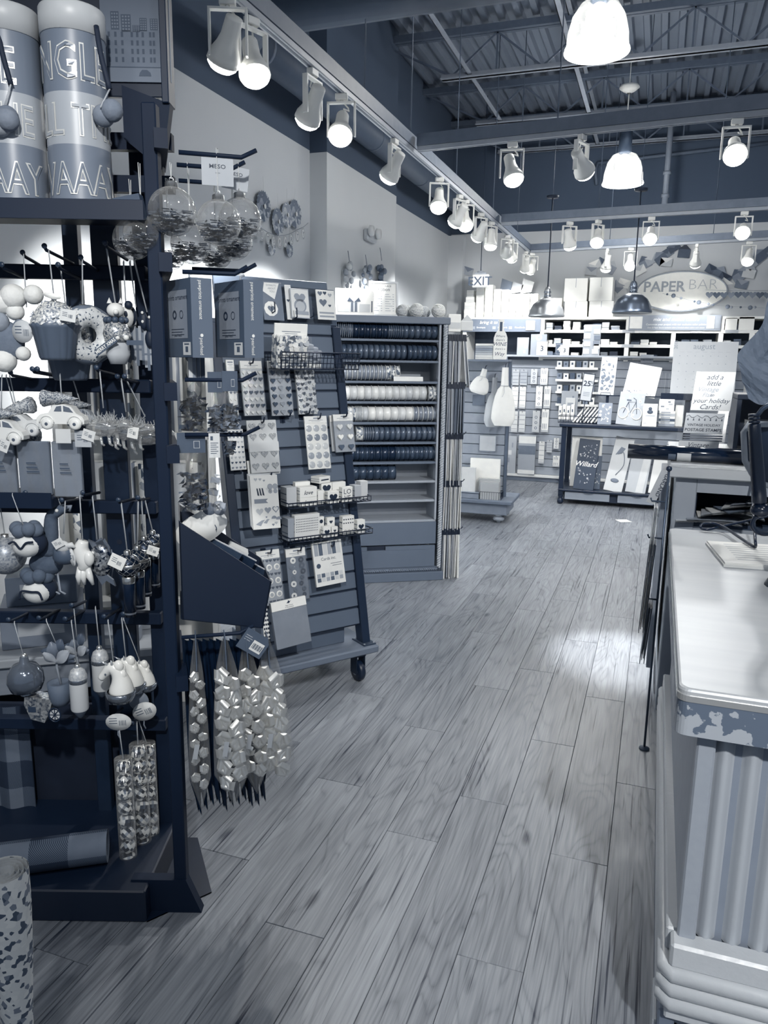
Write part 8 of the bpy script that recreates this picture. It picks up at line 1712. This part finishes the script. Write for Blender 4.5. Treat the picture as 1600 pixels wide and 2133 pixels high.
easel('art_pad', 'pale pad at the far end of the lower shelf by the counter', 'pad', 1350, 940, 1392, 1022, 8.42, .3, .86, None, zz, tilt=.1)
# ================================================================ decorations on the side wall
def wallw(px, py, x=XW + .02): return at(px, py, x=x)
def rosette(px, py, rpx, v, label, seed):
    a = wallw(px, py); e = wallw(px, py - rpx); R = e.z - a.z; t = thing('paper_rosette', label, 'rosette', mat=T(a.x, a.y, a.z) @ RZ(PI / 2), group='rosette garland on the light wall'); b = MB(); b.lathe([(R * .12, -.01), (R * .6, -.015), (R, -.006), (R * .6, -.002)], 48, axis='y', smooth=False, wob=lambda A, h: 1 + .06 * math.cos(24 * A)); b.build('pleated_paper', pattern(f'rosette_{seed}', (v, v + .15, v - .15, v + .05), 30, 'voronoi', .6), t); b = MB(); b.lathe([(0, -.02), (R * .16, -.018)], 14, axis='y'); b.build('centre_dot', M(.8), t)
    b = MB(); b.tube([(0, -.005, R), (0, -.003, R + .10)], .0012, 4); b.build('thread', M(.8), t)
for k, q in enumerate(((548, 430, 32, .5, 'large patterned rosette highest on the light wall'), (578, 462, 28, .58, 'rosette between the large one and the banner'), (597, 448, 26, .68, 'pale rosette with a light centre in the wall garland'), (614, 446, 30, .55, 'rosette at the pilaster end of the wall garland'), (565, 515, 17, .72, 'small pale rosette below the banner start'), (602, 520, 16, .6, 'small patterned rosette lowest under the banner'))): rosette(*q, k)
pts = []
for k, ch in enumerate("LET'SPARTY"[:10].replace("'", '')):
    px = 533 + k * 12.3; py = 474 + 30 * math.sin(min(1, (k + .6) / 8.2) * PI * .86) ** 1 * (1 if k < 9 else .9); a = wallw(px, py, XW + .05); pts.append(wallw(px, py - 13, XW + .052)); t = thing('banner_letter', f'oval banner letter {ch} on the wall string, {ORD[k]} along it', 'banner letter', mat=T(a.x, a.y, a.z) @ RZ(PI / 2) @ RY(0), group='lets party banner'); s_ = wallw(px, py - 12, XW + .05).z - a.z
    b = MB(); b.lathe([(0, -.002), (1, -.002), (1, .002), (0, .002)], 22, axis='y'); b.v = [(x * s_ * .72, y, z * s_) for x, y, z in b.v]; b.build('oval_card', M(.84, .6), t); b = MB(); b.lathe([(.82, -.003), (.9, -.003)], 22, axis='y'); b.v = [(x * s_ * .72, y, z * s_) for x, y, z in b.v]; b.text(ch, s_ * .8, 0, -s_ * .4, -.0035); b.build('letter_print', M(.45), t)
b = MB(); b.tube([wallw(524, 462, XW + .052)] + pts + [wallw(642, 464, XW + .052)], .002, 5); tag(b.build('banner_string', M(.5)), 'string of the oval letter banner on the light wall', 'string')
a = at(766, 492, x=XW + .15); t = thing('emergency_light', 'small twin-head emergency light on the pilaster', 'light', mat=T(a.x, a.y, a.z) @ RZ(PI / 2)); b = MB(); b.box(-.12, .12, -.05, 0, -.05, .05, .012); b.build('case', M(.72, .4), t)
for sx in (-1, 1): b = MB(); b.lathe([(0, -.09), (.045, -.088), (.05, -.06), (.02, -.04)], 18, (sx * .09, 0, .03), 'y'); b.build('lamp_head', M(.82, .3), t)
for k, (px, py, v, lb) in enumerate(((729, 578, .68, 'pale flower garland hanging on the pilaster above the gift sign'), (765, 583, .55, 'darker flower garland hanging beside the pale one'), (795, 566, .4, 'short dark twig garland hanging by the ribbon price sign'))):
    a = at(px, py, x=XW + .2); t = thing('flower_garland', lb, 'garland', mat=T(a.x, a.y, a.z) @ RZ(PI / 2)); b = MB(); b.tube([(0, 0, .10), (0, .02, .22)], .003, 5); b.build('string', M(.4), t); rr = random.Random(k)
    for j in range(14): an = j * 2 * PI / 14; b = MB(); b.ball((.07 * math.cos(an) * (1 if k < 2 else .6), rr.uniform(-.02, .02), -.02 + .13 * math.sin(an) * (1 if k < 2 else .5)), rr.uniform(.02, .032), 8, 6, (1, .8, 1)); b.build('blossom', M(v + rr.uniform(-.15, .15), .8, bump=.5, scale=60), t)
